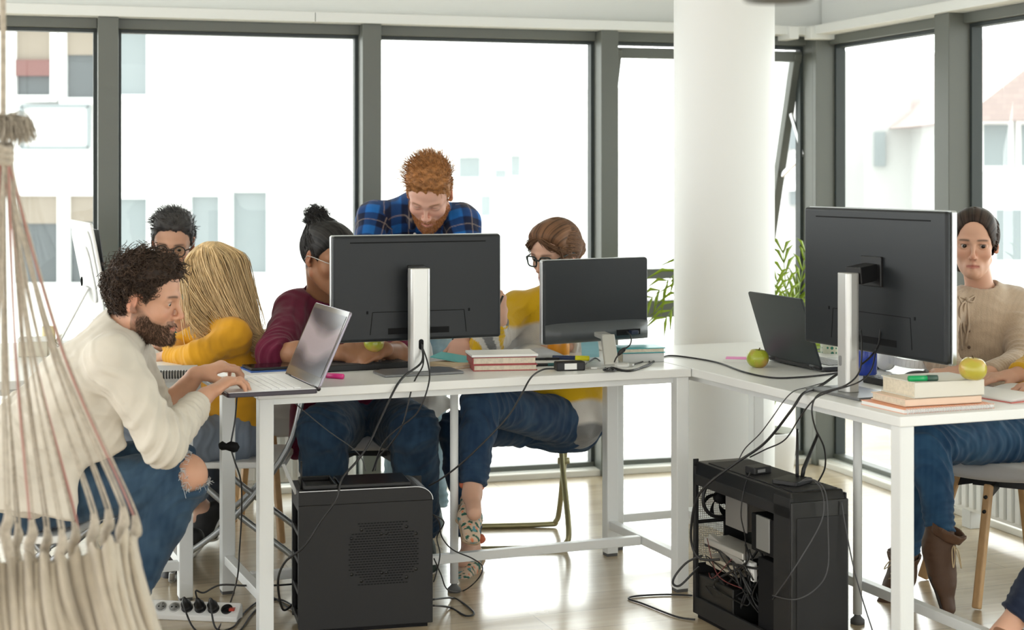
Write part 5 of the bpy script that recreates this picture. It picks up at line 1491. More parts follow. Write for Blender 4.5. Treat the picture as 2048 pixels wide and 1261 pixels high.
def strands_part(paths, r0, r1, col, var=0.35):
    v, q = strand_mesh(paths, r0, r1)
    N, K, _ = paths.shape
    k = np.repeat(1 + var * RNG.normal(size=N).clip(-1.6, 1.6) * 0.6, K * 3)
    cc = np.clip(np.array(col)[None] * k[:, None], 0, 1)
    return v, q, np.concatenate([cc, np.ones((len(v), 1))], 1)

def eyeballs(root, org, c, R, s, look=(0, 1, 0), iris=(0.09, 0.05, 0.03)):
    for q in (-1, 1):
        p = c + R @ (V(q * 0.0315, 0.0745, 0.0040) * s); r = 0.0125 * s
        d = nrm(R @ nrm(V(*look)))
        mb = MB(); n = 20
        Fm = frame(np.cross(d, R[:, 0]) * 0 + d, R[:, 2])
        M = np.eye(4); M[:3, 0] = Fm[:, 0]; M[:3, 1] = Fm[:, 2]; M[:3, 2] = d; M[:3, 3] = p - org
        prof = [(r * math.sin(a), -r * math.cos(a)) for a in np.linspace(0.02, math.pi - 0.01, 24)]
        mb.lathe(prof, 24, M)
        me = mb.mesh('eye')
        vs = np.array(mb.v); z = ((vs - (p - org)) @ d) / r
        col = np.tile(V(0.50, 0.46, 0.44), (len(vs), 1))
        col[z > 0.80] = iris; col[z > 0.95] = (0.005, 0.005, 0.005)
        at = me.attributes.new('col', 'FLOAT_COLOR', 'POINT'); at.data.foreach_set('color', np.concatenate([col, np.ones((len(vs), 1))], 1).astype(np.float32).ravel())
        obj('eye', me, EYE, root)
EYE = attr_mat('eyeball', 0.12, 0.5)

def sk_arm(S_, sh, el, wr, g):
    S_.cone(sh, el, 0.046 * g, 0.036 * g, 0.02); S_.cone(el, lerp(el, wr, 0.35), 0.037 * g, 0.039 * g, 0.02); S_.cone(lerp(el, wr, 0.35), wr, 0.039 * g, 0.0255 * g, 0.02)
def sk_leg(S_, hp, kn, an, g):
    S_.cone(hp, kn, 0.070 * g, 0.050 * g, 0.03); S_.cone(kn, lerp(kn, an, 0.3), 0.048 * g, 0.050 * g, 0.03); S_.cone(lerp(kn, an, 0.3), an, 0.050 * g, 0.033 * g, 0.03)

class Person:
    def __init__(s, label, J, cfg, base=None):
        s.J = J; s.cfg = cfg; s.g = cfg.get('g', 1.0)
        s.org = V(J['pel'][0], J['pel'][1], 0.0)
        s.c, s.R, s.s = J['head'], frame(J['face'], J.get('up', (0, 0, 1))), cfg.get('hs', 1.0)
        s.lat = nrm(J['shR'] - J['shL'])
        g = s.g
        so = Solid()
        head_solid(so, s.c, s.R, s.s, male=cfg.get('male', True), open_eyes=cfg.get('eyes', True), lid=cfg.get('lid', 1.0))
        nk = J['neck']; hb = s.c + s.R @ (V(0, -0.025, -0.05) * s.s)
        nr = (0.056 if cfg.get('male', True) else 0.047) * s.s
        so.cone(nk - (hb - nk) * 0.1, hb, nr * 1.08, nr * 0.98, 0.03)
        fc = nrm(np.cross(V(0, 0, 1), s.lat)) ; s.fwd = fc
        for q in ('L', 'R'): so.cone(nk - V(0, 0, 0.02), J['sh' + q], 0.045 * g, 0.046 * g, 0.03)
        so.econe(J['chest'], lerp(J['chest'], nk, 0.8), 0.13 * g, 0.085 * g, 0.10 * g, 0.06 * g, s.lat, 0.03)
        so.econe(J['pel'], J['chest'], 0.125 * g, 0.085 * g, 0.13 * g, 0.085 * g, s.lat, 0.04)
        for q in ('L', 'R'):
            sk_arm(so, J['sh' + q], J['el' + q], J['wr' + q], g)
            h = J['hand' + q]
            s.__dict__['tips' + q] = hand_solid(so, J['wr' + q], h['d'], h['n'], 1 if q == 'R' else -1, h.get('curl', (0.3, 0.32, 0.36, 0.42)), cfg.get('hand', 1.0), h.get('spread', 0.08), h.get('thumb', 0.5))
            sk_leg(so, J['pel'] + (1 if q == 'R' else -1) * s.plat() * 0.085 * g, J['kn' + q], J['an' + q], g)
            an = J['an' + q]; so.cone(an, an + nrm(J['toe' + q] - an) * cfg.get('foot', 0.04), 0.030 * g, 0.026 * g, 0.02)
        if cfg.get('extra'): cfg['extra'](so)
        vs, q = field_mesh(so, cfg.get('vox', 0.0031), sm=0)
        col = face_color(vs, s.c, s.R, s.s, cfg)
        s.root = obj('person', raw_mesh('person', vs - s.org, q, {'col': col}), SKIN, loc=s.org)
        tag(s.root, label, 'person')
        if cfg.get('eyes', True): eyeballs(s.root, s.org, s.c, s.R, s.s, cfg.get('look', (0, 1, 0)), cfg.get('iris', (0.06, 0.035, 0.02)))
    def plat(s):
        a = s.J.get('plat')
        return s.lat if a is None else nrm(a)
    def L(s, *p): return s.c + s.R @ (V(*p) * s.s)
    def part(s, name, vs, q, col, m, parent=None, label=None):
        return obj(name, raw_mesh(name, vs - s.org, q, {'col': col}), m, parent or s.root, label=label)
    def solid_part(s, name, so, m, color, vox=0.005, amp=0.003, wscale=7, seed=1, parent=None, clip=None, foldf=None, label=None, stretch=(1, 1, 1)):
        def disp(X, N):
            o = amp * wobble(X, wscale, seed, 7, stretch)
            if foldf is not None: o = o + foldf(X, N)
            return o
        vs, q = field_mesh(so, vox, clip=clip, disp=disp)
        col = color(vs) if callable(color) else tint(vs, color, 0.06, 9, seed)
        return s.part(name, vs, q, col, m, parent, label)
    def top(s, name, m, color, sleeve=(1.0, 1.0), loose=0.010, hem=None, waist=1.0, amp=0.003, seed=1, neckdrop=0.0, vox=0.005, extra=None, sl=0.0, neckw=1.0, fold_amp=0.004, hemw=1.0):
        J, g = s.J, s.g; so = Solid(); male = s.cfg.get('male', True)
        pel, ch, nk = J['pel'], J['chest'], J['neck']
        cw, ct = (0.172, 0.118) if male else (0.142, 0.108)
        ww, wt = (0.158, 0.116) if male else (0.122, 0.098)
        pw, pt = (0.170, 0.128) if male else (0.160, 0.125)
        mid = lerp(pel, ch, 0.5) + J.get('slump', V(0, 0, 0))
        l = loose
        lm = s.lat * 0.5 + s.plat() * 0.5
        hm = pel if hem is None else hem
        so.econe(hm, mid, (pw * g + l) * hemw, (pt * g + l) * hemw, ww * g * waist + l, wt * g * waist + l, s.plat(), 0.05, flat=2)
        so.econe(mid, ch, ww * g * waist + l, wt * g * waist + l, cw * g + l, ct * g + l, lm, 0.05)
        so.econe(ch, lerp(ch, nk, 0.62), cw * g + l, ct * g + l, (0.135 if male else 0.115) * g + l, 0.078 * g + l, s.lat, 0.05)
        nkw = (0.066 if male else 0.056) * neckw
        hb = s.c + s.R @ (V(0, -0.025, -0.05) * s.s)
        so.econe(lerp(ch, nk, 0.62), nk, 0.125 * g, 0.08 * g, nkw + 0.006, nkw + 0.002, s.lat, 0.05)
        for q in ('L', 'R'):
            sh, el, wr = J['sh' + q], J['el' + q], J['wr' + q]
            so.cone(lerp(nk, ch, 0.18), sh, 0.056 * g, 0.062 * g + l * 0.4, 0.05)
            so.cone(sh, el, 0.058 * g + l * 0.7, 0.046 * g + l * 0.6, 0.03)
            k = sleeve[0 if q == 'L' else 1]
            if k > 0: so.cone(el, lerp(el, wr, k), 0.047 * g + l * 0.6, (0.047 - 0.016 * k) * g + l * (0.5 + sl), 0.03, flat=1)
        if extra: extra(so)
        # open the collar round the neck
        ax = nrm(hb - nk); fwd = s.fwd
        so.cone(nk - ax * 0.005 - fwd * 0.002 - V(0, 0, neckdrop * 0.3), nk + ax * 0.12, nkw * 0.90, nkw * 1.15, 0.006, True)
        if neckdrop: so.cone(nk + fwd * 0.065 - ax * neckdrop, nk + ax * 0.05 + fwd * 0.05, 0.012, nkw, 0.006, True)
        def ff(X, N):
            o = np.zeros(len(X))
            for q in ('L', 'R'):
                sh, el, wr = J['sh' + q], J['el' + q], J['wr' + q]
                dd = np.linalg.norm(X - el, axis=1)
                o += folds(X, N, sh, wr, fold_amp, 34, seed) * np.exp(-(dd / 0.11) ** 2)
                dd = np.linalg.norm(X - lerp(el, wr, 0.75), axis=1); o += folds(X, N, el, wr, fold_amp * 0.6, 48, seed + 3) * np.exp(-(dd / 0.10) ** 2)
                dd = np.linalg.norm(X - lerp(sh, el, 0.25), axis=1); o += folds(X, N, lerp(ch, pel, 0.3), sh, fold_amp * 0.8, 22, seed + 4) * np.exp(-(dd / 0.12) ** 2)
            dd = np.linalg.norm(X - mid, axis=1)
            o += folds(X, N, pel, ch, fold_amp * 1.1, 20, seed + 7) * np.exp(-(dd / 0.2) ** 2)
            return o
        s.top_solid = so
        return s.solid_part(name, so, m, color, vox, amp, 8, seed, foldf=ff)
    def bottom(s, name, m, color, hem=(1.0, 1.0), loose=0.006, seed=3, taper=0.040, amp=0.004, cut=None, vox=0.0048, fold_amp=0.007):
        J, g = s.J, s.g; so = Solid()
        pl = s.plat(); pel = J['pel']
        so.ell(pel - V(0, 0, 0.005), V(0.165, 0.125, 0.11) * g, np.stack([pl, nrm(np.cross(V(0, 0, 1), pl)), V(0, 0, 1)], 1), 0.05)
        for i, q in enumerate(('L', 'R')):
            hp = pel + (1 if q == 'R' else -1) * pl * 0.085 * g
            kn, an = J['kn' + q], J['an' + q]
            so.cone(hp, kn, 0.092 * g + loose, 0.062 * g + loose, 0.03)
            md = lerp(kn, an, 0.32)
            so.cone(kn, md, 0.060 * g + loose, 0.058 * g + loose, 0.025)
            so.cone(md, lerp(kn, an, hem[i]), 0.058 * g + loose, taper * g + loose, 0.02, flat=1)
        if cut: cut(so)
        def ff(X, N):
            o = np.zeros(len(X))
            for q in ('L', 'R'):
                kn, an = J['kn' + q], J['an' + q]
                dd = np.linalg.norm(X - kn, axis=1); o += folds(X, N, pel, an, fold_amp, 30, seed) * np.exp(-(dd / 0.12) ** 2)
                dd = np.linalg.norm(X - an, axis=1); o += folds(X, N, kn, an, fold_amp * 0.8, 40, seed + 2) * np.exp(-(dd / 0.12) ** 2)
            dd = np.linalg.norm(X - pel, axis=1); o += folds(X, N, pel, lerp(J['knL'], J['knR'], 0.5), fold_amp * 1.3, 22, seed + 5) * np.exp(-(dd / 0.2) ** 2)
            return o
        return s.solid_part(name, so, m, color, vox, amp, 9, seed, foldf=ff)
    def shoe(s, q, color, sole=(0.7, 0.68, 0.62), high=0.0, k=1.0, m=None, ankle=True, instep=True):
        J = s.J; an, toe = J['an' + q], J['toe' + q]
        d = nrm(toe - an); dn = nrm(an - J['kn' + q]); upd = -nrm(dn - d * (dn @ d) * 0.85)
        fl = nrm(d - upd * 0.0); side = np.cross(fl, upd)
        so = Solid(); h = an - upd * 0.035 * k
        heel = an - upd * 0.045 * k - fl * 0.035 * k; tip = an - upd * 0.058 * k + fl * 0.165 * k
        so.econe(heel, lerp(heel, tip, 0.45), 0.030 * k, 0.034 * k, 0.036 * k, 0.032 * k, side, 0.03)
        so.econe(lerp(heel, tip, 0.45), tip, 0.038 * k, 0.032 * k, 0.030 * k, 0.016 * k, side, 0.03)
        if instep: so.cone(an - upd * 0.012 * k + fl * 0.01, lerp(heel, tip, 0.66) + upd * 0.012, 0.040 * k, 0.028 * k, 0.03)
        if high: so.cone(h, an + nrm(J['kn' + q] - an) * high, 0.044 * k, 0.045 * k, 0.03, flat=1)
        if ankle: so.cone(an + nrm(J['kn' + q] - an) * 0.02, J['kn' + q], 0.034 * s.g, 0.05 * s.g, 0.006, True)
        o = s.solid_part('shoe', so, m or LEATHER, color, 0.004, 0.001, 20, 5)
        sl = Solid()
        a, b = heel - upd * 0.028 * k, tip - upd * 0.012 * k
        sl.econe(a, lerp(a, b, 0.45), 0.033 * k, 0.011 * k, 0.040 * k, 0.011 * k, side, 0.01); sl.econe(lerp(a, b, 0.45), b, 0.041 * k, 0.011 * k, 0.033 * k, 0.011 * k, side, 0.01)
        s.solid_part('sole', sl, LEATHER, sole, 0.004, 0.0, 20, 5, parent=o)
        s.shoeframe = (an, fl, upd, side, tip, heel)
        return o
    def hair(s, name, parts, parent=None):
        v, q, c = merge(parts)
        return s.part(name, v, q, c, HAIR, parent)
    def glasses(s, col, w_=0.029, h_=0.021, t=0.0016, square=False):
        R, sc = s.R, s.s; mb = MB()
        for q in (-1, 1):
            n = 28; pts = []
            for a in np.linspace(0, 2 * math.pi, n + 1)[:-1]:
                ca, sa = math.cos(a), math.sin(a)
                if square: k = 1 / max(abs(ca) ** 4 + abs(sa) ** 4, 1e-6) ** 0.25; k = min(k, 1.19); ca *= k * 0.93; sa *= k * 0.93
                pts.append(s.L(q * 0.0335 + w_ * 0.86 * ca, 0.1025 - 2.2 * (0.0335 + w_ * 0.86 * ca * q) ** 2, 0.001 + h_ * sa) - s.org)
            mb.tube(pts, t * sc * 1.5, 8, closed=True)
            mb.tube([s.L(q * (0.0335 + w_ * 0.86), 0.096, 0.006) - s.org, s.L(q * 0.074, 0.080, 0.010) - s.org, s.L(q * 0.0815, 0.02, 0.010) - s.org, s.L(q * 0.083, -0.012, 0.006) - s.org, s.L(q * 0.081, -0.028, -0.012) - s.org], t * sc * 1.3, 8)
        mb.tube([s.L(-0.0085, 0.1015, 0.006) - s.org, s.L(0, 0.106, 0.009) - s.org, s.L(0.0085, 0.1015, 0.006) - s.org], t * sc * 1.4, 8)
        f = obj('glasses', mb, col, s.root)
        ln = MB()
        for q in (-1, 1):
            pts = [s.L(q * 0.0335 + w_ * 0.84 * math.cos(a), 0.1015 - 2.2 * (0.0335 + w_ * 0.84 * math.cos(a) * q) ** 2, 0.001 + h_ * 0.97 * math.sin(a)) - s.org for a in np.linspace(0, 2 * math.pi, 25)[:-1]]
            ln.add(pts + [p + R[:, 1] * 0.0008 for p in pts], [tuple(range(24)), tuple(range(47, 23, -1))] + [(i, 24 + i, 24 + (i + 1) % 24, (i + 1) % 24) for i in range(24)])
        obj('lens', ln, GLASS, f)
        return f
def fade(ax_pts, cols):
    """colour by height: list of (z, colour)"""
    zs = [a for a, _ in ax_pts]
    def f(X):
        z = X[:, 2] + 0.012 * wobble(X, 5, 4)
        C = np.stack([np.interp(z, zs, [c[k] for _, c in ax_pts]) for k in range(3)], 1)
        return np.concatenate([C, np.ones((len(X), 1))], 1)
    return f
def denim(col, light=None, wear=()):
    col = np.array(col); light = np.array(light if light is not None else col * 1.9 + 0.03)
    def f(X):
        k = np.clip(0.28 + 0.30 * wobble(X, 6, 8) + 0.20 * wobble(X, 30, 18, 6, (1, 1, 0.4)), 0, 1)
        for p, r in wear: k = np.clip(k + 0.8 * np.exp(-((np.linalg.norm(X - p, axis=1) / r) ** 2)), 0, 1)
        C = col * (1 - k[:, None]) + light * k[:, None]
        return np.concatenate([C, np.ones((len(X), 1))], 1)
    return f
def nrm2(a): return a / (np.linalg.norm(a, axis=1, keepdims=True) + 1e-9)
# ---------------------------------------------------------------- chairs
def shell_chair(label, loc, rz, legs=True, col=(0.46, 0.46, 0.46), zs=0.44, la=0):
    """padded shell on four splayed wooden legs; local -y is the front of the seat"""
    o = thing('shell_chair', label, 'chair', loc, rz)
    so = Solid()
    n = 9; zs_ = zs
    so.econe((0, -0.19, zs_), (0, 0.10, zs_ - 0.015), 0.20, 0.028, 0.205, 0.03, (1, 0, 0), 0.06)
    so.econe((0, 0.10, zs_ - 0.005), (0, 0.20, zs_ + 0.09), 0.205, 0.03, 0.20, 0.028, (1, 0, 0), 0.06)
    so.econe((0, 0.20, zs_ + 0.09), (0, 0.265, zs_ + 0.36), 0.20, 0.026, 0.175, 0.022, (1, 0, 0), 0.06)
    for q in (-1, 1):
        so.cone((q * 0.20, -0.10, zs_ + 0.015), (q * 0.215, 0.16, zs_ + 0.09), 0.020, 0.022, 0.05)
        so.cone((q * 0.215, 0.16, zs_ + 0.09), (q * 0.17, 0.24, zs_ + 0.30), 0.022, 0.020, 0.05)
    v, q = field_mesh(so, 0.008)
    obj('seat_shell', raw_mesh('seat_shell', v, q), mat('grey_upholstery', col, 0.9, bump=0.3, bscale=500, sheen=0.2), o)
    wood = mat('oak_leg', (0.58, 0.36, 0.17), 0.5, noise=0.2, nscale=20)
    br = MB().box((0, 0.0, zs_ - 0.055), (0.17, 0.17, 0.02))
    for a in (45 + la, 135 + la, 225 + la, 315 + la):
        d = V(math.cos(math.radians(a)), math.sin(math.radians(a)), 0)
        br.bar(d * 0.08 + V(0, 0, zs_ - 0.055), d * 0.165 + V(0, 0, zs_ - 0.075), 0.012, 0.03)
        l = MB().bar(d * 0.165 + V(0, 0, zs_ - 0.045), d * 0.285 + V(0, 0, 0.006), 0.024, 0.036, up=tuple(d))
        lo_ = obj('leg', l, wood, o, bevel=0.005)
        tn = nrm(np.cross(d, V(0, 0, 1)))
        bo_ = MB()
        for k in (0.03, 0.075):
            p = d * (0.165 + 0.022 + k * 0.3) + V(0, 0, zs_ - 0.05 - k); bo_.cyl(p - d * 0.008, p + d * 0.006, 0.006, n=10)
        obj('bolt', bo_, BLACK, lo_)
    obj('bracket', br, BLACK, o)
    return o
def folding_chair(label, loc, rz, seat_m, tube_m, back=True, zs=0.43, group=None, style='x'):
    """tube frame crossing at the sides; local -y is the front"""
    o = thing('folding_chair', label, 'chair', loc, rz, group)
    so = MB().prism(rrect(0.37, 0.36, 0.05), zs - 0.012, zs + 0.010)
    obj('seat', so, seat_m, o, bevel=0.006, seg=3)
    r = 0.011
    def loop(pts): return spline(pts, 6)
    fr = MB()      # front feet up to the backrest
    if style == 'v':
        for nm, sg_ in (('front_frame', -1), ('rear_frame', 1)):
            fr = MB(); x_ = 0.195 + 0.012 * (sg_ > 0); yb_ = sg_ * 0.19
            fr.tube(spline([V(x_, 0.02 - sg_ * 0.01, zs - 0.02), V(x_, 0.02 + sg_ * 0.02, zs - 0.13), V(x_, yb_ * 0.9, 0.08), V(x_ - 0.012, yb_, 0.025), V(x_ - 0.05, yb_ + sg_ * 0.004, 0.012)] + [V(-x_ + 0.05, yb_ + sg_ * 0.004, 0.012), V(-x_ + 0.012, yb_, 0.025), V(-x_, yb_ * 0.9, 0.08), V(-x_, 0.02 + sg_ * 0.02, zs - 0.13), V(-x_, 0.02 - sg_ * 0.01, zs - 0.02)], 7), r, 10)
            obj(nm, fr, tube_m, o)
        pv_ = MB()
        for q in (-1, 1): pv_.cyl((q * 0.18, 0.02, zs - 0.12), (q * 0.225, 0.02, zs - 0.12), 0.013, n=12)
        obj('pivot', pv_, tube_m, o)
        return o
    for q in (-1, 1):
        fr.tube(spline([V(q * 0.205, -0.20, 0.05), V(q * 0.205, -0.19, 0.08), V(q * 0.205, 0.0, zs * 0.55), V(q * 0.205, 0.19, zs + 0.06), V(q * 0.205, 0.25, zs + 0.30), V(q * 0.19, 0.26, zs + 0.38)], 6), r, 10)
    fr.tube(spline([V(-0.205, -0.20, 0.05), V(-0.19, -0.205, 0.022), V(-0.15, -0.207, 0.012), V(0.15, -0.207, 0.012), V(0.19, -0.205, 0.022), V(0.205, -0.20, 0.05)], 5), r, 10)
    obj('front_frame', fr, tube_m, o)
    rf = MB()
    for q in (-1, 1):
        rf.tube(spline([V(q * 0.183, 0.23, 0.05), V(q * 0.183, 0.22, 0.08), V(q * 0.183, 0.0, zs * 0.62), V(q * 0.183, -0.15, zs - 0.02)], 6), r, 10)
    rf.tube(spline([V(-0.183, 0.23, 0.05), V(-0.17, 0.235, 0.022), V(-0.13, 0.237, 0.012), V(0.13, 0.237, 0.012), V(0.17, 0.235, 0.022), V(0.183, 0.23, 0.05)], 5), r, 10)
    rf.cyl((-0.183, -0.13, zs - 0.03), (0.183, -0.13, zs - 0.03), 0.008, n=10)
    obj('rear_frame', rf, tube_m, o)
    if back:
        bb = MB()
        for k in range(9):
            pass
        pr = [(-0.19, 0), (-0.10, 0.02), (0, 0.027), (0.10, 0.02), (0.19, 0)]
        for (xa, ya), (xb, yb_) in zip(pr, pr[1:]): bb.bar((xa, 0.252 + ya, zs + 0.32), (xb, 0.252 + yb_, zs + 0.32), 0.010, 0.13, up=(0, 0, 1))
        obj('backrest', bb, seat_m, o, bevel=0.003)
    return o
WSEAT = mat('white_chair_seat', (0.80, 0.80, 0.78), 0.4)
STUBE = mat('grey_steel_tube', (0.30, 0.31, 0.32), 0.3, 0.7)
OTUBE = mat('olive_gold_tube', (0.36, 0.33, 0.18), 0.35, 0.5)
GTUBE = mat('steel_tube', (0.42, 0.44, 0.45), 0.3, 0.7)

# ---------------------------------------------------------------- the man in the cream shirt
def H(d, n, **k): return dict(d=V(*d), n=V(*n), **k)
F1 = V(0.98, -0.10, -0.155)
J = dict(pel=P(58, 985, 4.60), chest=P(180, 772, 4.58), neck=P(243, 672, 4.58), head=P(290, 600, 4.57), face=F1, up=V(0.05, -0.02, 1), slump=V(-0.05, 0, 0.01),
         shR=P(226, 722, 4.42), shL=P(254, 708, 4.76), elR=P(328, 888, 4.38), wrR=P(411, 792, 4.62), elL=P(318, 838, 4.90), wrL=P(393, 750, 4.88),
         handR=H((0.62, 0.58, 0.40), (-0.35, -0.15, 1), curl=(0.46, 0.50, 0.54, 0.60)), handL=H((0.80, 0.30, 0.25), (-0.1, -0.25, 1), curl=(0.55, 0.6, 0.6, 0.65)),
         knR=P(366, 955, 4.56), anR=P(228, 1240, 4.50), toeR=P(290, 1262, 4.46), knL=P(338, 925, 4.80), anL=P(196, 1195, 4.86), toeL=P(240, 1222, 4.84), plat=V(0.05, -1, 0))
K1 = J['knR'] + V(0.048, -0.012, 0.035)
cfg = dict(skin=(0.60, 0.33, 0.22), hair=(0.035, 0.020, 0.013), beard=0.72, beardc=(0.12, 0.066, 0.042), vox=0.0024, hs=1.0, look=(-0.0, 1, -0.45), lid=0.75,
           extra=lambda S_: S_.ell(J['knR'] + V(0.008, -0.002, 0.006), (0.062, 0.060, 0.062)))
p1 = Person('person in an open cream shirt and ripped jeans, leaning over the laptop', J, cfg)
def ex(S_):
    a = P(95, 905, 4.42); b = P(70, 1042, 4.40)
    S_.econe(P(100, 860, 4.46), P(62, 1028, 4.40), 0.10, 0.05, 0.13, 0.022, (1, 0, 0.3), 0.05, flat=1)
    S_.econe(P(190, 830, 4.44), P(222, 905, 4.44), 0.06, 0.03, 0.05, 0.012, (1, 0, 0.3), 0.04)
    S_.cone(p1.J['neck'] - V(0.02, 0, 0.0), p1.J['neck'] + V(0.012, 0, 0.035), 0.070, 0.066, 0.012, flat=1)
p1.top('shirt', CLOTH, (0.62, 0.575, 0.50), sleeve=(0.40, 0.80), loose=0.014, extra=ex, amp=0.0045, seed=21, neckw=1.0, fold_amp=0.009, vox=0.0045)
jeans = p1.bottom('jeans', DENIM, denim((0.015, 0.040, 0.080), (0.055, 0.105, 0.165), [(J['knR'] - V(0.16, 0, 0), 0.10)]), seed=5, taper=0.05, loose=0.010,
          cut=lambda S_: S_.ell(K1, (0.048, 0.090, 0.080), rot((0, 1, 0), 0.45), 0.004, True), vox=0.0045)
jv = np.array([v.co for v in jeans.data.vertices]) + p1.org; RE = rot((0, 1, 0), 0.45)
kk = np.linalg.norm(((jv - K1) @ RE) / V(0.048, 0.090, 0.080), axis=1); near = jv[(kk < 1.07) & (np.linalg.norm(jv - J['knR'], axis=1) > 0.064)]
ring = near[RNG.integers(0, len(near), 150)] if len(near) else jv[:10]; N = len(ring); inw = nrm2(K1 - ring)
fr_ = np.stack([ring, ring + inw * 0.007 + RNG.normal(size=(N, 3)) * 0.004 + V(0.004, -0.003, 0), ring + inw * 0.012 + RNG.normal(size=(N, 3)) * 0.008 + V(0.004, -0.004, -0.010)], 1)
v, q, c = strands_part(fr_, 0.0010, 0.0006, (0.62, 0.64, 0.66), 0.1); p1.part('frayed_thread', v, q, c, CLOTH)
for q_ in 'LR': p1.shoe(q_, (0.25, 0.22, 0.19))
# curls
c, R, s = p1.c, p1.R, p1.s
th = lambda L: 0.005 + 0.011 * np.clip((L[..., 2] - 0.035) / 0.06, 0, 1) + 0.010 * np.clip((L[..., 1]) / 0.08, 0, 1) * (L[..., 2] > 0.07)
v, q = hair_cap(c, R, s, th, 3, 0.006, 22); HCOL = (0.030, 0.017, 0.011)
parts = [(v, q, tint(v, HCOL, 0.4, 40))]
L, nn = scalp_roots(c, R, s, 1700, lift=0.008)
fl = lambda P_, n, t: n * (0.7 - 0.5 * t) + V(0, 0.45, 0.12) * (P_[:, 2:3] > 0.06) + V(0, 0.0, -0.25) * (P_[:, 2:3] < 0.05)
big = np.where(L[:, 2] > 0.07, 0.042, np.where(L[:, 2] > 0.03, 0.026, 0.016)) * RNG.uniform(0.6, 1.25, len(L))
parts.append(strands_part(grow(c, R, s, L, nn, fl, big, 12, curl=0.0075, freq=1.8, jit=0.4), 0.0015, 0.0008, (0.052, 0.031, 0.020), 0.5))
p1.hair('hair', parts)
L, nn = scalp_roots(c, R, s, 4000, hairline=([-0.2, 0.2], [-0.2, -0.2]))
def beard_paths(c, R, s, N, ln, zc=0.0):
    x = RNG.uniform(-1, 1, N); z = RNG.uniform(-0.118, -0.035, N)
    # points on the jaw, found by marching in to the face solid
    so = Solid(); head_solid(so, c, R, s, ears=False)
    th_ = x * 1.75; d = np.stack([np.sin(th_), np.cos(th_), np.zeros(N)], 1)
    P0 = np.stack([0 * x, 0 * x + 0.02, z], 1) + d * 0.13
    for _ in range(14):
        X = c + (P0 * s) @ R.T; D = sdf(so.p, X) / s; P0 = P0 - d * D[:, None] * 0.8
    cheek = np.interp(P0[:, 1], [-0.02, 0.02, 0.05, 0.075, 0.1], [0.0, -0.022, -0.050, -0.058, -0.048])
    lipm = (np.abs(P0[:, 0]) < 0.021) & (P0[:, 2] > -0.079) & (P0[:, 2] < -0.060)
    ok = (P0[:, 2] < cheek) & (P0[:, 1] > -0.012) & ~lipm & (np.abs(D) < 0.004)
    P0, d = P0[ok], d[ok]; n2 = len(P0)
    f = d * 0.7 + V(0, 0.1, -0.75) + RNG.normal(size=(n2, 3)) * 0.35
    f /= np.linalg.norm(f, axis=1, keepdims=True); l_ = ln * RNG.uniform(0.5, 1.2, n2)[:, None]
    A = np.stack([P0 - d * 0.001, P0 + f * l_ * 0.5 + d * 0.001, P0 + f * l_ + V(0, 0, -0.001)], 1)
    return c + (A * s) @ R.T
p1.hair('beard', [strands_part(beard_paths(c, R, s, 3600, 0.010), 0.0005, 0.00025, (0.085, 0.05, 0.032), 0.6)])
folding_chair('white folding chair under the person in the cream shirt, behind the hanging cords', (J['pel'][0] - 0.02, 4.64, 0), math.radians(82), WSEAT, STUBE, zs=0.385)

# ---------------------------------------------------------------- the blonde woman
J = dict(pel=P(468, 872, 5.66), chest=P(462, 735, 5.68), neck=P(440, 640, 5.68), head=P(424, 553, 5.70), face=V(-0.80, 0.55, -0.22), up=V(0.0, 0, 1),
         shL=P(468, 672, 5.56), shR=P(440, 655, 5.86), elL=P(398, 712, 5.44), wrL=P(335, 712, 5.60), elR=P(352, 695, 5.88), wrR=P(345, 712, 5.66),
         handL=H((-0.75, 0.6, -0.15), (0, -0.2, 1), curl=(0.2, 0.22, 0.25, 0.3)), handR=H((-0.6, -0.75, -0.05), (0, 0, 1), curl=(0.3, 0.32, 0.35, 0.4)),
         knL=P(268, 880, 5.40), anL=P(362, 1075, 5.55), toeL=P(325, 1120, 5.55), knR=P(300, 876, 5.72), anR=P(408, 1020, 5.85), toeR=P(380, 1060, 5.85), plat=V(-0.05, 1, 0))
cfg = dict(skin=(0.68, 0.42, 0.30), hair=(0.50, 0.34, 0.15), male=False, hs=0.95, g=0.86, hand=0.9, vox=0.0036, eyes=True)
p3 = Person('person in a mustard top and grey trousers, seated with their back half turned', J, cfg)
p3.top('top', CLOTH, (0.68, 0.335, 0.020), sleeve=(0.97, 0.97), loose=0.006, seed=31, fold_amp=0.003, neckw=1.25, waist=1.05)
p3.bottom('trousers', CLOTH, (0.20, 0.235, 0.29), hem=(0.86, 0.86), seed=32, taper=0.046, loose=0.012)
for q_ in 'LR': p3.shoe(q_, (0.02, 0.02, 0.022), (0.75, 0.75, 0.73), k=0.93)
c, R, s = p3.c, p3.R, p3.s
BL = (0.60, 0.42, 0.215)
HL3 = ([-0.12, -0.02, 0.03, 0.045, 0.07, 0.10], [-0.12, -0.09, -0.06, 0.0, 0.07, 0.085])
th = lambda L: 0.009 + 0.004 * np.clip(-L[..., 2] / 0.08, 0, 1)
ext = Solid().ell(c + R @ (V(0, -0.04, -0.07) * s), V(0.10, 0.075, 0.13) * s, R)
v, q = hair_cap(c, R, s, th, 5, 0.003, 14, HL3, (1, 1, 0.2))
parts = [(v, q, tint(v, BL, 0.3, 30, 4, (1, 1, 0.15)))]
so = Solid()
nkp = p3.J['neck']
so.econe(c + R @ (V(0.0, -0.03, 0.02) * s), P(446, 600, 5.70), 0.070, 0.070, 0.080, 0.055, R[:, 0], 0.04)
so.econe(P(446, 600, 5.70), P(496, 645, 5.68), 0.075, 0.05, 0.04, 0.03, R[:, 0], 0.04)
pass
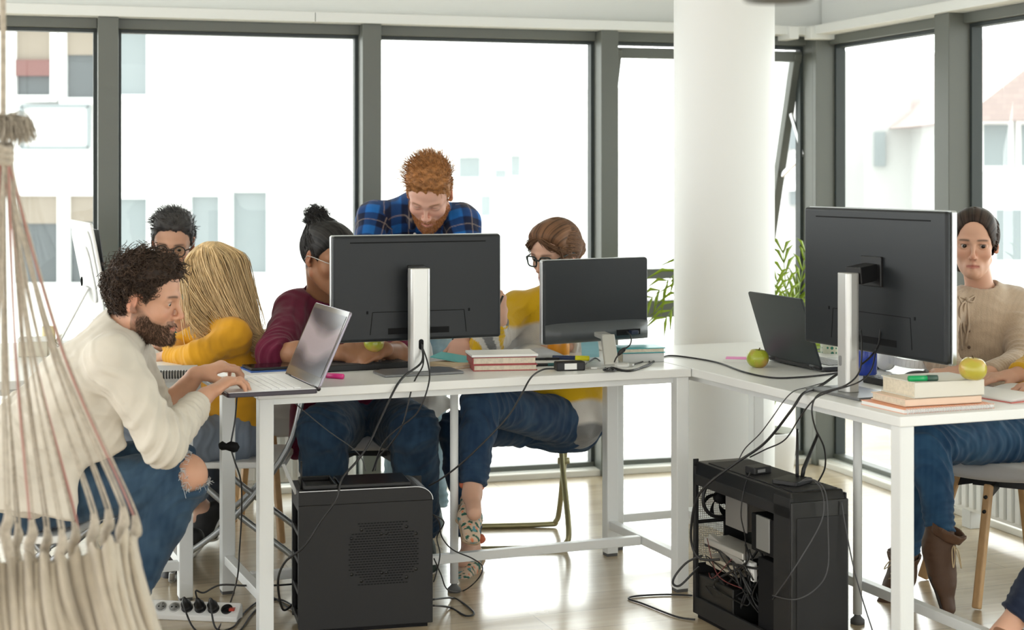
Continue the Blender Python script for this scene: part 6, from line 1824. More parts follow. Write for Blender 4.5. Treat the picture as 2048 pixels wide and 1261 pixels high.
v, q = field_mesh(so, 0.005, disp=lambda X, N: 0.004 * wobble(X, 16, 6, 7, (1, 1, 0.15)))
parts.append((v, q, tint(v, BL, 0.35, 30, 4, (1, 1, 0.15))))
L, nn = scalp_roots(c, R, s, 2600, HL3, lift=0.010)
tgtR = (P(520, 655, 5.60) - c) @ R / s; tgtL = (P(385, 655, 5.48) - c) @ R / s
side = np.where(L[:, :1] + 0.02 * RNG.normal(size=(len(L), 1)) + 0.015 > 0.0, 0.0, 1.0)
def fl3(P_, n, t):
    out = nrm2(np.stack([P_[:, 0] * 1.4, P_[:, 1] + 0.0, 0 * P_[:, 0]], 1)) * (P_[:, 2:3] > 0.05)
    tg = (tgtR * (1 - side * 0) + 0 * side); tt_ = np.where(P_[:, 1:2] > 0.0, tgtL, tgtR)
    d = tt_ - P_; d /= np.linalg.norm(d, axis=1, keepdims=True)
    return (1 - t) * (out * 0.8 + V(0, -0.1, -0.5)) + d * (0.25 + 0.5 * t) + V(0, 0, -0.75) * (P_[:, 2:3] < 0.07)
ln3 = RNG.uniform(0.26, 0.36, len(L))
parts.append(strands_part(grow(c, R, s, L, nn, fl3, ln3, 12, curl=0.004, freq=0.9, jit=0.07), 0.0017, 0.0009, (0.68, 0.49, 0.265), 0.35))
p3.hair('hair', parts)
folding_chair('white folding chair under the person in the mustard top, with crossed steel legs', (J['pel'][0] + 0.02, 5.66, 0), math.radians(-88), WSEAT, GTUBE, zs=0.405)
shell_chair('empty light grey shell chair with wooden legs behind the person in grey trousers', (-0.99, 6.30, 0), math.radians(160))

# ---------------------------------------------------------------- the man with round glasses at the back
J = dict(pel=P(372, 815, 6.56), chest=P(362, 690, 6.47), neck=P(352, 582, 6.40), head=P(346, 486, 6.25), face=V(0.10, -0.93, -0.30), up=V(0.06, 0, 1),
         shR=P(278, 622, 6.42), shL=P(430, 612, 6.40), elR=P(262, 715, 6.18), wrR=P(330, 690, 6.04), elL=P(425, 700, 6.14), wrL=P(372, 668, 5.98),
         handR=H((0.8, -0.3, 0.1), (0, 0, 1)), handL=H((-0.25, -0.15, 0.9), (0.7, -0.6, 0.2), curl=(0.25, 0.3, 0.4, 0.5), thumb=0.2),
         knR=P(320, 830, 6.14), anR=P(325, 1010, 6.18), toeR=P(322, 1040, 6.04), knL=P(420, 830, 6.14), anL=P(420, 1010, 6.18), toeL=P(420, 1040, 6.04))
cfg = dict(skin=(0.62, 0.36, 0.25), hair=(0.045, 0.042, 0.042), beard=0.45, beardc=(0.09, 0.06, 0.05), hs=0.99, vox=0.0036, look=(-0.1, 1, -0.25))
p2 = Person('person in round glasses and a teal shirt, seated behind the person in the cream shirt', J, cfg)
p2.top('shirt', CLOTH, (0.03, 0.27, 0.27), sleeve=(0.5, 0.5), loose=0.012, seed=41, vox=0.007)
p2.bottom('trousers', CLOTH, (0.05, 0.06, 0.08), seed=42, vox=0.008)
for q_ in 'LR': p2.shoe(q_, (0.03, 0.03, 0.03))
c, R, s = p2.c, p2.R, p2.s
th = lambda L: 0.005 + 0.014 * np.clip((L[..., 2] - 0.06) / 0.05, 0, 1)
v, q = hair_cap(c, R, s, th, 7, 0.003, 18, vox=0.004)
parts = [(v, q, tint(v, (0.045, 0.042, 0.042), 0.4, 30))]
L, nn = scalp_roots(c, R, s, 1300, lift=0.008)
fl = lambda P_, n, t: n * 0.5 + V(0.5, 0.35, 0.25) * (P_[:, 2:3] > 0.06) + V(0, -0.1, -0.5) * (P_[:, 2:3] < 0.06)
parts.append(strands_part(grow(c, R, s, L, nn, fl, np.where(L[:, 2] > 0.06, 0.034, 0.010), 6, jit=0.3), 0.0014, 0.0006, (0.075, 0.072, 0.072), 0.5))
p2.hair('hair', parts)
p2.glasses(BLACK, 0.026, 0.022, 0.0017)
shell_chair('light grey shell chair under the person in round glasses', (J['pel'][0], 6.58, 0), 0.1, zs=0.40)

# ---------------------------------------------------------------- the person with a top bun
J = dict(pel=P(728, 838, 6.05), chest=P(672, 690, 5.98), neck=P(648, 590, 5.88), head=P(655, 515, 5.75), face=V(0.70, -0.66, -0.27), up=V(-0.02, 0, 1),
         shR=P(588, 620, 5.80), shL=P(738, 615, 5.96), elR=P(548, 708, 5.50), wrR=P(684, 706, 5.36), elL=P(806, 712, 5.62), wrL=P(768, 700, 5.38),
         handR=H((0.93, 0.15, 0.10), (0.1, -0.75, 0.65), curl=(0.35, 0.4, 0.45, 0.5), thumb=0.1), handL=H((-0.75, -0.3, -0.25), (0.2, -0.3, 1), curl=(0.4, 0.4, 0.4, 0.4)),
         knR=P(645, 862, 5.46), anR=P(655, 1075, 5.62), toeR=P(650, 1110, 5.5), knL=P(828, 862, 5.52), anL=P(838, 1060, 5.72), toeL=P(850, 1095, 5.62))
cfg = dict(skin=(0.36, 0.175, 0.095), hair=(0.012, 0.011, 0.011), hs=1.0, vox=0.0034, look=(0, 1, -0.3), beard=0.0)
p4 = Person('person in a maroon sweater and jeans, holding a green apple behind the monitor', J, cfg)
def ex(S_):
    S_.econe(P(612, 800, 5.84), P(592, 905, 5.80), 0.055, 0.05, 0.030, 0.045, (1, 0, 0), 0.05)
MAR = (0.125, 0.010, 0.035)
p4.top('sweater', CLOTH, MAR, sleeve=(0.18, 0.18), loose=0.014, seed=51, extra=ex, fold_amp=0.006, neckdrop=0.03)
def ex4(S_): pass
so = Solid().econe(P(700, 800, 5.93), P(688, 690, 5.86), 0.085, 0.02, 0.09, 0.02, (1, 0.1, 0), 0.02)
p4.solid_part('undershirt', so, CLOTH, (0.72, 0.72, 0.72), 0.008)
p4.bottom('jeans', DENIM, denim((0.010, 0.030, 0.064), (0.035, 0.080, 0.14)), seed=53, loose=0.022, taper=0.05)
for q_ in 'LR': p4.shoe(q_, (0.03, 0.05, 0.045))
c, R, s = p4.c, p4.R, p4.s
th = lambda L: 0.008 + 0.006 * np.clip((L[..., 2] - 0.06) / 0.05, 0, 1)
v, q = hair_cap(c, R, s, th, 9, 0.0012, 22, soft=0.024)
BK = (0.013, 0.012, 0.012); parts = [(v, q, comb_tint(v, c, R, s, (0.016, 0.0145, 0.014), 0.6))]
bun = P(633, 436, 5.80); so = Solid().ell(bun, (0.042, 0.040, 0.036)).ell(bun - V(-0.004, 0, 0.028), (0.034, 0.034, 0.02))
v, q = field_mesh(so, 0.0035, disp=lambda X, N: 0.005 * wobble(X, 26, 8)); parts.append((v, q, tint(v, BK, 0.5, 60)))
L, nn = scalp_roots(c, R, s, 1700, lift=0.006); bl = (bun - c) @ R / s
def fl4(P_, n, t):
    d = bl - P_; d /= np.linalg.norm(d, axis=1, keepdims=True); return d + n * 0.25
parts.append(strands_part(grow(c, R, s, L, nn, fl4, np.linalg.norm(bl - L, axis=1) * 0.95, 9, curl=0.0025, freq=3, jit=0.06, ko=0.009), 0.0015, 0.0011, (0.026, 0.024, 0.024), 0.6))
d = RNG.normal(size=(420, 3)); d /= np.linalg.norm(d, axis=1, keepdims=True); rt_ = bl + d * 0.033
parts.append(strands_part(grow(c, R, s, rt_, d, lambda P_, n, t: n + V(0, 0, 0.2), 0.022, 9, curl=0.006, freq=1.5, jit=0.5, keepout=False), 0.0013, 0.0007, (0.02, 0.018, 0.018), 0.5))
p4.hair('hair', parts)
p4.glasses(mat('light_glasses_frame', (0.55, 0.53, 0.50), 0.3, 0.4), 0.028, 0.020, 0.0012)
apple('green apple held in the hands of the person in maroon', P(742, 700, 5.335), 0.034, MATS['green_apple_skin'], (0.3, 0.4, 0))
shell_chair('grey shell chair under the person in the maroon sweater', (J['pel'][0] + 0.02, 6.06, 0), -0.05, zs=0.415)

# ---------------------------------------------------------------- the man in the plaid shirt
J = dict(pel=P(838, 610, 6.62), chest=P(838, 490, 6.32), neck=P(846, 412, 6.20), head=P(859, 387, 6.02), face=V(-0.10, -0.74, -0.66), up=V(0.0, -0.6, 0.8), slump=V(0, 0.03, 0.03),
         shR=P(750, 440, 6.16), shL=P(922, 446, 6.12), elR=P(724, 560, 5.98), wrR=P(752, 676, 5.66), elL=P(946, 560, 5.98), wrL=P(925, 680, 5.72),
         handR=H((0.2, -0.6, -0.6), (0, -0.6, 0.8), curl=(0.3, 0.3, 0.3, 0.3)), handL=H((-0.2, -0.6, -0.6), (0, -0.6, 0.8), curl=(0.3, 0.3, 0.3, 0.3)),
         knR=P(800, 800, 6.58), anR=P(806, 1010, 6.62), toeR=P(800, 1050, 6.45), knL=P(852, 800, 6.50), anL=P(862, 1015, 6.45), toeL=P(868, 1050, 6.3), plat=V(-1, 0, 0))
cfg = dict(skin=(0.72, 0.42, 0.32), hair=(0.30, 0.130, 0.045), beard=0.75, beardc=(0.42, 0.17, 0.06), vox=0.0032, hs=1.04, eyes=False)
p5 = Person('person in a blue plaid shirt, bending over the large monitor', J, cfg)
def plaid(X):
    so = p5.top_solid; dm = np.stack([pdist(d, X) for d in so.p if not d['sub']]); idx = dm.argmin(0)
    pr = [d for d in so.p if not d['sub']]; uu = np.zeros(len(X)); vv = np.zeros(len(X))
    for i, d in enumerate(pr):
        m = idx == i
        if not m.any(): continue
        ax = nrm(d['b'] - d['a']); rel = X[m] - d['a']; lng = np.linalg.norm(d['b'] - d['a']) > 0.12 and d['t'] == 'c' and abs(ax[0]) < 0.8
        if lng:                                           # sleeves
            sx = nrm(np.cross(ax, V(0, 1, 0))); sy = np.cross(ax, sx); p = rel - (rel @ ax)[:, None] * ax
            uu[m] = np.arctan2(p @ sy, p @ sx) * 0.055; vv[m] = rel @ ax
        else:
            ax = nrm(p5.J['neck'] - p5.J['pel']); rel = X[m] - p5.J['chest']; uu[m] = rel @ V(1, 0.1, 0); vv[m] = rel @ nrm(V(0, -0.55, 0.83)) + 0.03
    nv = np.array((0.008, 0.014, 0.045)); C = np.tile(nv, (len(X), 1))
    def stripe(t, per, w, off=0.0): 
        a = ((t + off) / per) % 1.0; return np.clip((w - np.minimum(a, 1 - a)) * per / 0.0035 + 0.5, 0, 1)
    b1, b2 = stripe(uu, 0.095, 0.21), stripe(vv, 0.095, 0.21)
    C = C + (b1 * 0.5 + b2 * 0.5)[:, None] * np.array((0.006, 0.075, 0.27)) + (b1 * b2)[:, None] * np.array((0.0, 0.055, 0.16))
    ln_ = np.maximum(stripe(uu, 0.095, 0.010, 0.047), stripe(vv, 0.095, 0.010, 0.047)); C = C * (1 - ln_[:, None] * 0.6) + ln_[:, None] * 0.6 * np.array((0.62, 0.48, 0.38))
    return np.concatenate([C, np.ones((len(X), 1))], 1)
def ex(S_):
    nk = p5.J['neck']
    for q in (-1, 1): S_.cone(nk + V(q * 0.062, -0.03, 0.0), nk + V(q * 0.035, -0.10, -0.075), 0.014, 0.016, 0.012)
p5.top('plaid_shirt', CLOTH, plaid, sleeve=(1.0, 1.0), loose=0.016, seed=61, vox=0.0036, neckdrop=0.05, fold_amp=0.005, extra=ex)
for k in (0.35, 0.75):
    pp = lerp(P(832, 452, 6.06), P(826, 505, 6.14), k); obj('button', MB().cyl(pp - p5.org, pp + V(0, -0.012, 0.004) - p5.org, 0.006, n=12), WHITE_P, p5.root)
p5.bottom('jeans', DENIM, denim((0.22, 0.34, 0.42), (0.42, 0.54, 0.60)), seed=62, loose=0.016, taper=0.052, vox=0.006)
for q_ in 'LR': p5.shoe(q_, (0.04, 0.07, 0.06), (0.5, 0.5, 0.48))
c, R, s = p5.c, p5.R, p5.s
th = lambda L: 0.003 + 0.018 * np.clip((L[..., 2] - 0.06) / 0.045, 0, 1)
GI = (0.33, 0.145, 0.050)
v, q = hair_cap(c, R, s, th, 11, 0.004, 22, soft=0.034); parts = [(v, q, tint(v, GI, 0.35, 36))]
L, nn = scalp_roots(c, R, s, 1900, lift=0.005)
fl = lambda P_, n, t: n * (0.7 - 0.3 * t) + V(0.30, 0.15, 0.45) * (P_[:, 2:3] > 0.05) + V(0, -0.1, -0.4) * (P_[:, 2:3] < 0.04)
parts.append(strands_part(grow(c, R, s, L, nn, fl, np.where(L[:, 2] > 0.060, 0.044, 0.008) * RNG.uniform(0.7, 1.2, len(L)), 7, curl=0.002, freq=0.7, jit=0.28), 0.0013, 0.0006, (0.42, 0.20, 0.075), 0.4))
p5.hair('hair', parts)
p5.hair('beard', [strands_part(beard_paths(c, R, s, 3000, 0.007), 0.0006, 0.0003, (0.46, 0.19, 0.065), 0.4)])

# ---------------------------------------------------------------- the woman in the mustard and grey sweater
J = dict(pel=P(1118, 845, 6.02), chest=P(1098, 690, 6.0), neck=P(1112, 592, 5.98), head=P(1110, 508, 5.92), face=V(-0.62, -0.72, -0.28), up=V(0.05, 0, 1),
         shR=P(1034, 620, 5.98), shL=P(1168, 618, 5.92), elR=P(968, 700, 5.72), wrR=P(1000, 640, 5.60), elL=P(1186, 690, 5.98), wrL=P(1134, 693, 5.86),
         handR=H((-0.1, -0.25, 0.9), (0.5, -0.8, 0.1), curl=(0.5, 0.6, 0.7, 0.75), thumb=0.4), handL=H((-0.9, -0.2, -0.05), (0, -0.2, 1)),
         knL=P(962, 808, 5.50), anL=P(944, 990, 5.36), toeL=P(951, 1048, 5.22), knR=P(915, 860, 5.72), anR=P(942, 1095, 5.68), toeR=P(915, 1135, 5.54), plat=V(-0.85, 0.5, 0))
cfg = dict(skin=(0.66, 0.40, 0.29), hair=(0.13, 0.062, 0.030), male=False, hs=0.98, g=0.95, hand=0.9, foot=0.10, vox=0.0032, look=(0, 1, -0.4), lip=(0.42, 0.10, 0.10))
p6 = Person('person in dark-framed glasses and a mustard and grey sweater, legs crossed', J, cfg)
def bands(X):
    z = X[:, 2] + 0.025 * np.sin(X[:, 0] * 13 + 1.0) + 0.01 * wobble(X, 4, 5)
    Y_, Wt, Gr = np.array((0.74, 0.46, 0.015)), np.array((0.68, 0.65, 0.60)), np.array((0.20, 0.20, 0.20))
    st = [(0.30, Gr), (0.455, Gr), (0.47, Wt), (0.545, Wt), (0.56, Y_), (0.70, Y_), (0.715, Wt), (0.865, Wt), (0.88, Y_), (1.2, Y_)]
    zs = [a for a, _ in st]; C = np.stack([np.interp(z, zs, [c_[k] for _, c_ in st]) for k in range(3)], 1)
    arm = np.minimum(np.linalg.norm(X - J['elR'], axis=1), np.linalg.norm(X - lerp(J['elR'], J['wrR'], 0.6), axis=1)) < 0.075
    t_ = np.sin((X[arm] @ V(60, 20, 38)) + 1.2); C[arm] = np.where(t_[:, None] > 0.55, Gr, np.where(t_[:, None] < -0.55, Y_, Wt))
    return np.concatenate([C, np.ones((len(X), 1))], 1)
def ex(S_):
    S_.econe(P(1135, 760, 6.0), P(1150, 842, 5.95), 0.13, 0.12, 0.10, 0.13, (1, 0, 0), 0.06)
    S_.econe(P(1158, 800, 5.96), P(1172, 872, 5.93), 0.05, 0.06, 0.016, 0.05, (1, 0, 0), 0.05)
p6.top('sweater', KNIT, bands, sleeve=(0.98, 0.98), loose=0.016, seed=71, neckdrop=0.07, extra=ex, waist=1.15)
p6.bottom('jeans', DENIM, denim((0.012, 0.036, 0.082), (0.040, 0.085, 0.15)), hem=(0.88, 0.90), seed=72, loose=0.006, taper=0.040)
def floral(X):
    a = wobble(X, 34, 12, 5); b = wobble(X, 26, 19, 5); C = np.tile(np.array((0.62, 0.48, 0.36)), (len(X), 1))
    C[a > 0.35] = (0.02, 0.11, 0.08); C[b > 0.55] = (0.10, 0.30, 0.34); C[(a < -0.75)] = (0.75, 0.22, 0.10)
    return np.concatenate([C, np.ones((len(X), 1))], 1)
for q_ in 'LR':
    sh = p6.shoe(q_, floral, (0.45, 0.33, 0.22), k=0.95, instep=False)
    an, f_, u_, sd_, tip, heel = p6.shoeframe
    bw = Solid()
    for k in (-1, 1): bw.ell(an - f_ * 0.035 + u_ * 0.012 + sd_ * k * 0.026 , (0.020, 0.014, 0.018), k=0.008)
    p6.solid_part('bow', bw, CLOTH, (0.70, 0.20, 0.11), 0.004, 0.002, 20, 6, parent=sh)
c, R, s = p6.c, p6.R, p6.s
HB = (0.15, 0.075, 0.038)
th = lambda L: 0.008 + 0.008 * np.clip((L[..., 2] - 0.05) / 0.05, 0, 1)
v, q = hair_cap(c, R, s, th, 13, 0.0014, 16, stretch=(1, 0.3, 1), soft=0.03, rag=0.3); parts = [(v, q, comb_tint(v, c, R, s, (0.15, 0.074, 0.037), 0.4))]
so = Solid().ell(c + R @ (V(0, -0.115, -0.01) * s), (0.045, 0.045, 0.05)); v, q = field_mesh(so, 0.004, disp=lambda X, N: 0.004 * wobble(X, 18, 8)); parts.append((v, q, tint(v, HB, 0.3, 40)))
L, nn = scalp_roots(c, R, s, 1900, lift=0.015)
def fl6(P_, n, t):
    d = V(0, -0.125, -0.012) - P_; return nrm2(d) + n * 0.45 * (1 - t)
parts.append(strands_part(grow(c, R, s, L, nn, fl6, np.linalg.norm(V(0, -0.125, -0.012) - L, axis=1) * 0.95, 8, curl=0.001, freq=0.8, jit=0.05, ko=0.0145), 0.0013, 0.0009, (0.16, 0.080, 0.040), 0.5))
for q_ in (-1, 1):                                         # swept fringe and a loose lock
    n_ = 120; r_ = np.stack([RNG.uniform(-0.012, 0.012, n_), 0.075 + RNG.normal(size=n_) * 0.004, 0.088 + RNG.normal(size=n_) * 0.003], 1)
    m_ = r_ + np.stack([q_ * (0.045 + RNG.normal(size=n_) * 0.006), 0.008 + 0 * r_[:, 0], -0.028 + RNG.normal(size=n_) * 0.006], 1)
    e_ = np.stack([q_ * (0.078 + RNG.normal(size=n_) * 0.003), 0.028 + RNG.normal(size=n_) * 0.008, 0.020 + RNG.normal(size=n_) * 0.01], 1)
    f_ = np.stack([q_ * (0.083 + RNG.normal(size=n_) * 0.002), -0.02 + RNG.normal(size=n_) * 0.008, -0.005 + RNG.normal(size=n_) * 0.01], 1)
    A = np.stack([r_, lerp(r_, m_, .5) + V(0, 0.006, 0.004), m_, lerp(m_, e_, .5) + V(q_ * .005, .003, 0), e_, f_], 1); parts.append(strands_part(c + (A * s) @ R.T, 0.0017, 0.001, HB, 0.35))
n_ = 26; r_ = np.tile(V(-0.066, 0.050, 0.055), (n_, 1)) + RNG.normal(size=(n_, 3)) * 0.003
A = np.stack([r_, r_ + V(-0.016, 0.012, -0.05), r_ + V(-0.022, 0.012, -0.10), r_ + V(-0.014, 0.006, -0.15) + RNG.normal(size=(n_, 3)) * 0.004], 1); parts.append(strands_part(c + (A * s) @ R.T, 0.0012, 0.0008, HB, 0.3))
p6.hair('hair', parts)
p6.glasses(mat('dark_green_frame', (0.010, 0.018, 0.018), 0.3), 0.030, 0.021, 0.0021, square=True)
tag(obj('pen', MB().tube([P(992, 625, 5.52), P(1006, 592, 5.53)], 0.004, 10), BLACK), 'dark pen held up in the hand of the person in dark-framed glasses', 'pen')
folding_chair('folding chair with olive tube legs under the person in dark-framed glasses', (0.0, 6.14, 0), math.radians(6), WSEAT, OTUBE, zs=0.415, style='v')

# ---------------------------------------------------------------- the woman in the beige cardigan
J = dict(pel=P(2008, 872, 5.44), chest=P(1972, 690, 5.44), neck=P(1962, 588, 5.42), head=P(1948, 488, 5.36), face=V(-0.30, -0.94, -0.10), up=V(0.02, 0, 1),
         shR=P(1886, 612, 5.36), shL=P(2030, 612, 5.46), elR=P(1882, 722, 5.18), wrR=P(1922, 745, 5.02), elL=P(2046, 722, 5.22), wrL=P(1978, 748, 4.98),
         handR=H((-0.95, -0.10, -0.05), (0.1, -0.2, 1), curl=(0.15, 0.18, 0.2, 0.25), spread=0.15), handL=H((-0.95, -0.25, -0.02), (0, -0.2, 1), curl=(0.25, 0.28, 0.3, 0.35)),
         knL=P(1858, 888, 5.08), anL=P(1885, 1085, 4.98), toeL=P(1918, 1205, 4.90), knR=P(1842, 905, 5.32), anR=P(1806, 1135, 5.36), toeR=P(1768, 1185, 5.20), plat=V(-0.62, 0.78, 0))
HX7_ = ([0, 0.012, 0.03, 0.045, 0.056, 0.064, 0.075], [0.091, 0.090, 0.080, 0.060, 0.030, -0.006, -0.030])
cfg = dict(hlx=HX7_, skin=(0.66, 0.385, 0.275), hair=(0.035, 0.022, 0.017), male=False, hs=0.94, g=0.92, hand=0.9, vox=0.0025, look=(-0.22, 1, -0.10), lip=(0.45, 0.13, 0.12), iris=(0.04, 0.02, 0.012))
p7 = Person('person in a beige tied cardigan, seated beside the right-hand monitor', J, cfg)
BE = (0.52, 0.405, 0.300)
def ex(S_):
    S_.cone(J['neck'] - V(0.0, -0.004, 0.012), J['neck'] + nrm(p7.c - J['neck']) * 0.028, 0.063, 0.056, 0.01, flat=1)
def rib(X):
    t_ = 1 - 0.10 * np.clip(np.sin(X @ V(900, 300, 0)), 0, 1); C = np.array(BE)[None] * t_[:, None]; return np.concatenate([C, np.ones((len(X), 1))], 1)
p7.top('cardigan', KNIT, rib, sleeve=(0.97, 0.97), loose=0.008, seed=81, extra=ex, fold_amp=0.004, neckw=1.05)
fw = p7.fwd; fr0 = J['neck'] + V(-0.014, -0.070, -0.035)
def on_chest(px, py):                                       # the cardigan's surface under a pixel
    o_ = V(0, 0, HC); d = nrm(P(px, py, 5.0) - o_); t_ = 4.9
    for _ in range(60): t_ += float(sdf(p7.top_solid.p, (o_ + d * t_)[None])[0]) * 0.7
    return o_ + d * (t_ - 0.004)
tie = MB()
c0 = on_chest(1934, 600)
for pts in ([(1934, 600), (1928, 618), (1926, 645), (1932, 668), (1938, 660), (1936, 630), (1934, 602)], [(1934, 600), (1922, 612), (1920, 640), (1924, 700)], [(1934, 600), (1938, 640), (1931, 690)], [(1934, 600), (1918, 594), (1924, 606), (1934, 602)], [(1936, 600), (1950, 592), (1946, 604), (1936, 602)]):
    tie.tube(spline([on_chest(*p) - p7.org for p in pts], 5), 0.0035, 8)
tie.tube([c0 + V(-0.006, -0.004, 0) - p7.org, c0 + V(0.006, -0.004, 0) - p7.org], 0.008, 8)
me = obj('ribbon_tie', tie, mat('beige_ribbon', (0.50, 0.39, 0.29), 0.9), p7.root)
for py in (662, 695, 728):
    a = on_chest(1938, py) - p7.org; obj('button', MB().cyl(a, a + V(-0.001, -0.003, 0), 0.0055, n=12), mat('brown_button', (0.16, 0.10, 0.07), 0.4), p7.root)
p7.bottom('jeans', DENIM, denim((0.012, 0.050, 0.115), (0.040, 0.115, 0.215)), hem=(0.90, 0.90), seed=82, loose=0.005, taper=0.040)
for q_ in 'LR':
    sh = p7.shoe(q_, (0.085, 0.042, 0.022), (0.03, 0.022, 0.018), high=0.055, k=0.97)
    an, f_, u_, sd_, tip, heel = p7.shoeframe
    cu = Solid().econe(an + u_ * 0.018, an + u_ * 0.050, 0.046, 0.05, 0.058, 0.062, sd_, 0.01, flat=3).cone(an, an + u_ * 0.09, 0.038, 0.052, 0.004, True)
    p7.solid_part('cuff', cu, LEATHER, (0.11, 0.055, 0.03), 0.004, 0.003, 14, 9, parent=sh)
    lc = MB(); base = an + f_ * 0.045 + u_ * 0.030
    pts = []
    for k in range(4):
        a = base + f_ * 0.016 * k - u_ * 0.012 * k
        lc.tube([a + sd_ * 0.018 - p7.org, a + u_ * 0.012 - p7.org, a - sd_ * 0.018 + f_ * 0.012 - u_ * 0.008 - p7.org], 0.0018, 6)
    b_ = base + u_ * 0.018 + f_ * 0.008
    for k in (-1, 1): lc.tube(spline([b_ - p7.org, b_ + sd_ * k * 0.025 + f_ * 0.02 - p7.org, b_ + sd_ * k * 0.03 + f_ * 0.06 - u_ * 0.012 - p7.org, b_ + sd_ * k * 0.012 + f_ * 0.035 - p7.org, b_ - p7.org], 6), 0.0018, 6)
    obj('laces', lc, mat('tan_laces', (0.55, 0.42, 0.25), 0.8), sh)
c, R, s = p7.c, p7.R, p7.s
HD = (0.040, 0.025, 0.020)
HX7 = HX7_
HL7 = ([-0.12, -0.03, -0.014, 0.010, 0.026, 0.040, 0.060, 0.078, 0.10], [-0.062, -0.05, 0.014, 0.012, -0.022, 0.000, 0.044, 0.078, 0.090])
th = lambda L: 0.005 + 0.007 * np.clip((L[..., 2] - 0.05) / 0.05, 0, 1) - 0.004 * np.exp(-(L[..., 0] / 0.004) ** 2) * (L[..., 1] > 0)
v, q = hair_cap(c, R, s, th, 15, 0.0006, 16, HL7, (1, 0.3, 1), soft=0.022, rag=0.0, hlx=HX7); parts = [(v, q, comb_tint(v, c, R, s, (0.034, 0.021, 0.016), 0.55))]
so = Solid().ell(c + R @ (V(0.0, -0.095, -0.055) * s), (0.05, 0.045, 0.05)).ell(c + R @ (V(0.05, -0.06, -0.08) * s), (0.025, 0.03, 0.03)); v, q = field_mesh(so, 0.004, disp=lambda X, N: 0.003 * wobble(X, 18, 8)); parts.append((v, q, tint(v, HD, 0.3, 40)))
L, nn = scalp_roots(c, R, s, 2200, HL7, lift=0.0085, test=lambda L: (L[:, 1] < 0.026) | (L[:, 2] > np.interp(np.abs(L[:, 0]), *HX7_) + 0.003))
def fl7(P_, n, t):
    d = V(0, -0.10, -0.055) - P_; return nrm2(d) + np.stack([np.sign(P_[:, 0]), 0 * P_[:, 0], 0 * P_[:, 0]], 1) * (0.9 * (1 - t)) * (np.abs(P_[:, 0:1]) < 0.07) + n * 0.3 * (1 - t)
parts.append(strands_part(grow(c, R, s, L, nn, fl7, np.linalg.norm(V(0, -0.10, -0.055) - L, axis=1) * 0.95, 9, jit=0.03, ko=0.0105), 0.0011, 0.0008, (0.055, 0.034, 0.026), 0.6))
p7.hair('hair', parts)
shell_chair('grey shell chair with oak legs under the person in the beige cardigan', (1.655, 5.37, 0), math.radians(-32), zs=0.43, la=42)

# ---------------------------------------------------------------- the person mostly outside the right edge
J = dict(pel=V(2.02, 4.78, 0.50), chest=V(1.90, 4.76, 0.80), neck=V(1.86, 4.76, 0.98), head=V(1.82, 4.76, 1.12), face=V(-0.9, 0.3, -0.2), up=V(0, 0, 1),
         shR=V(1.88, 4.93, 0.94), shL=V(1.86, 4.59, 0.94), elR=V(1.66, 5.02, 0.80), wrR=P(2034, 750, 4.90), elL=V(1.68, 4.48, 0.79), wrL=V(1.60, 4.68, 0.785),
         handR=H((-0.9, -0.05, -0.08), (0, -0.1, 1), curl=(0.25, 0.28, 0.3, 0.35)), handL=H((-0.8, 0.4, 0), (0, 0, 1)),
         knR=V(1.76, 4.92, 0.52), anR=V(1.80, 4.92, 0.10), toeR=V(1.68, 4.92, 0.05), knL=V(1.66, 4.46, 0.52), anL=P(2012, 1262, 4.42), toeL=P(1965, 1290, 4.42), plat=V(0, 1, 0))
cfg = dict(skin=(0.64, 0.37, 0.26), hair=(0.12, 0.06, 0.03), male=False, hs=0.97, g=0.92, hand=0.9, vox=0.004)
p8 = Person('person cut off at the right edge, in a mustard knitted sleeve and dark trousers', J, cfg)
p8.top('sweater', KNIT, (0.70, 0.40, 0.03), sleeve=(0.95, 0.95), loose=0.014, seed=91, vox=0.006)
p8.bottom('trousers', DENIM, denim((0.008, 0.014, 0.035), (0.02, 0.03, 0.06)), seed=92, hem=(0.9, 0.9), loose=0.012, vox=0.005)
for q_ in 'LR': p8.shoe(q_, (0.25, 0.12, 0.07))
c, R, s = p8.c, p8.R, p8.s
v, q = hair_cap(c, R, s, lambda L: 0.014 + 0 * L[..., 0], 17, 0.003, 16, vox=0.005); p8.hair('hair', [(v, q, tint(v, (0.12, 0.06, 0.03), 0.3, 30))])
shell_chair('shell chair under the person at the right edge', (2.06, 4.80, 0), math.radians(-90))

# ---------------------------------------------------------------- the cord hammock chair at the left edge
ROPE = mat('cotton_cord', (0.50, 0.44, 0.36), 0.9, noise=0.25, nscale=90, bump=0.4, bscale=300)
ROPE2 = mat('reddish_cord', (0.42, 0.22, 0.19), 0.9)
CANV = mat('natural_canvas', (0.50, 0.435, 0.345), 0.92, noise=0.12, nscale=25, bump=0.4, bscale=420, sheen=0.2)
hm_ = thing('hammock_chair', 'cream cotton hammock chair hanging by fanned cords at the left edge', 'hammock', P(10, 300, 3.05) * V(1, 1, 0))
ho = P(10, 300, 3.05) * V(1, 1, 0)
knot = P(6, 296, 3.05) - ho
rp = MB().tube(spline([V(knot[0] - 0.004, knot[1], 2.80), knot + V(-0.006, 0, 0.6), knot + V(0.0, 0, 0.25), knot], 8), 0.0055, 8)
obj('hanging_rope', rp, ROPE, hm_)
ks = MB()
for k in range(3): ks.tube([knot + V(0.013 * math.cos(a), 0.013 * math.sin(a), -0.012 * k + 0.004 * math.sin(a * 2)) for a in np.linspace(0, 2 * math.pi, 17)[:-1]], 0.0085, 8, closed=True)
obj('knot', ks, ROPE, hm_)
N = 420; a = RNG.uniform(0, 6.28, N); r_ = np.sqrt(RNG.uniform(0, 1, N))
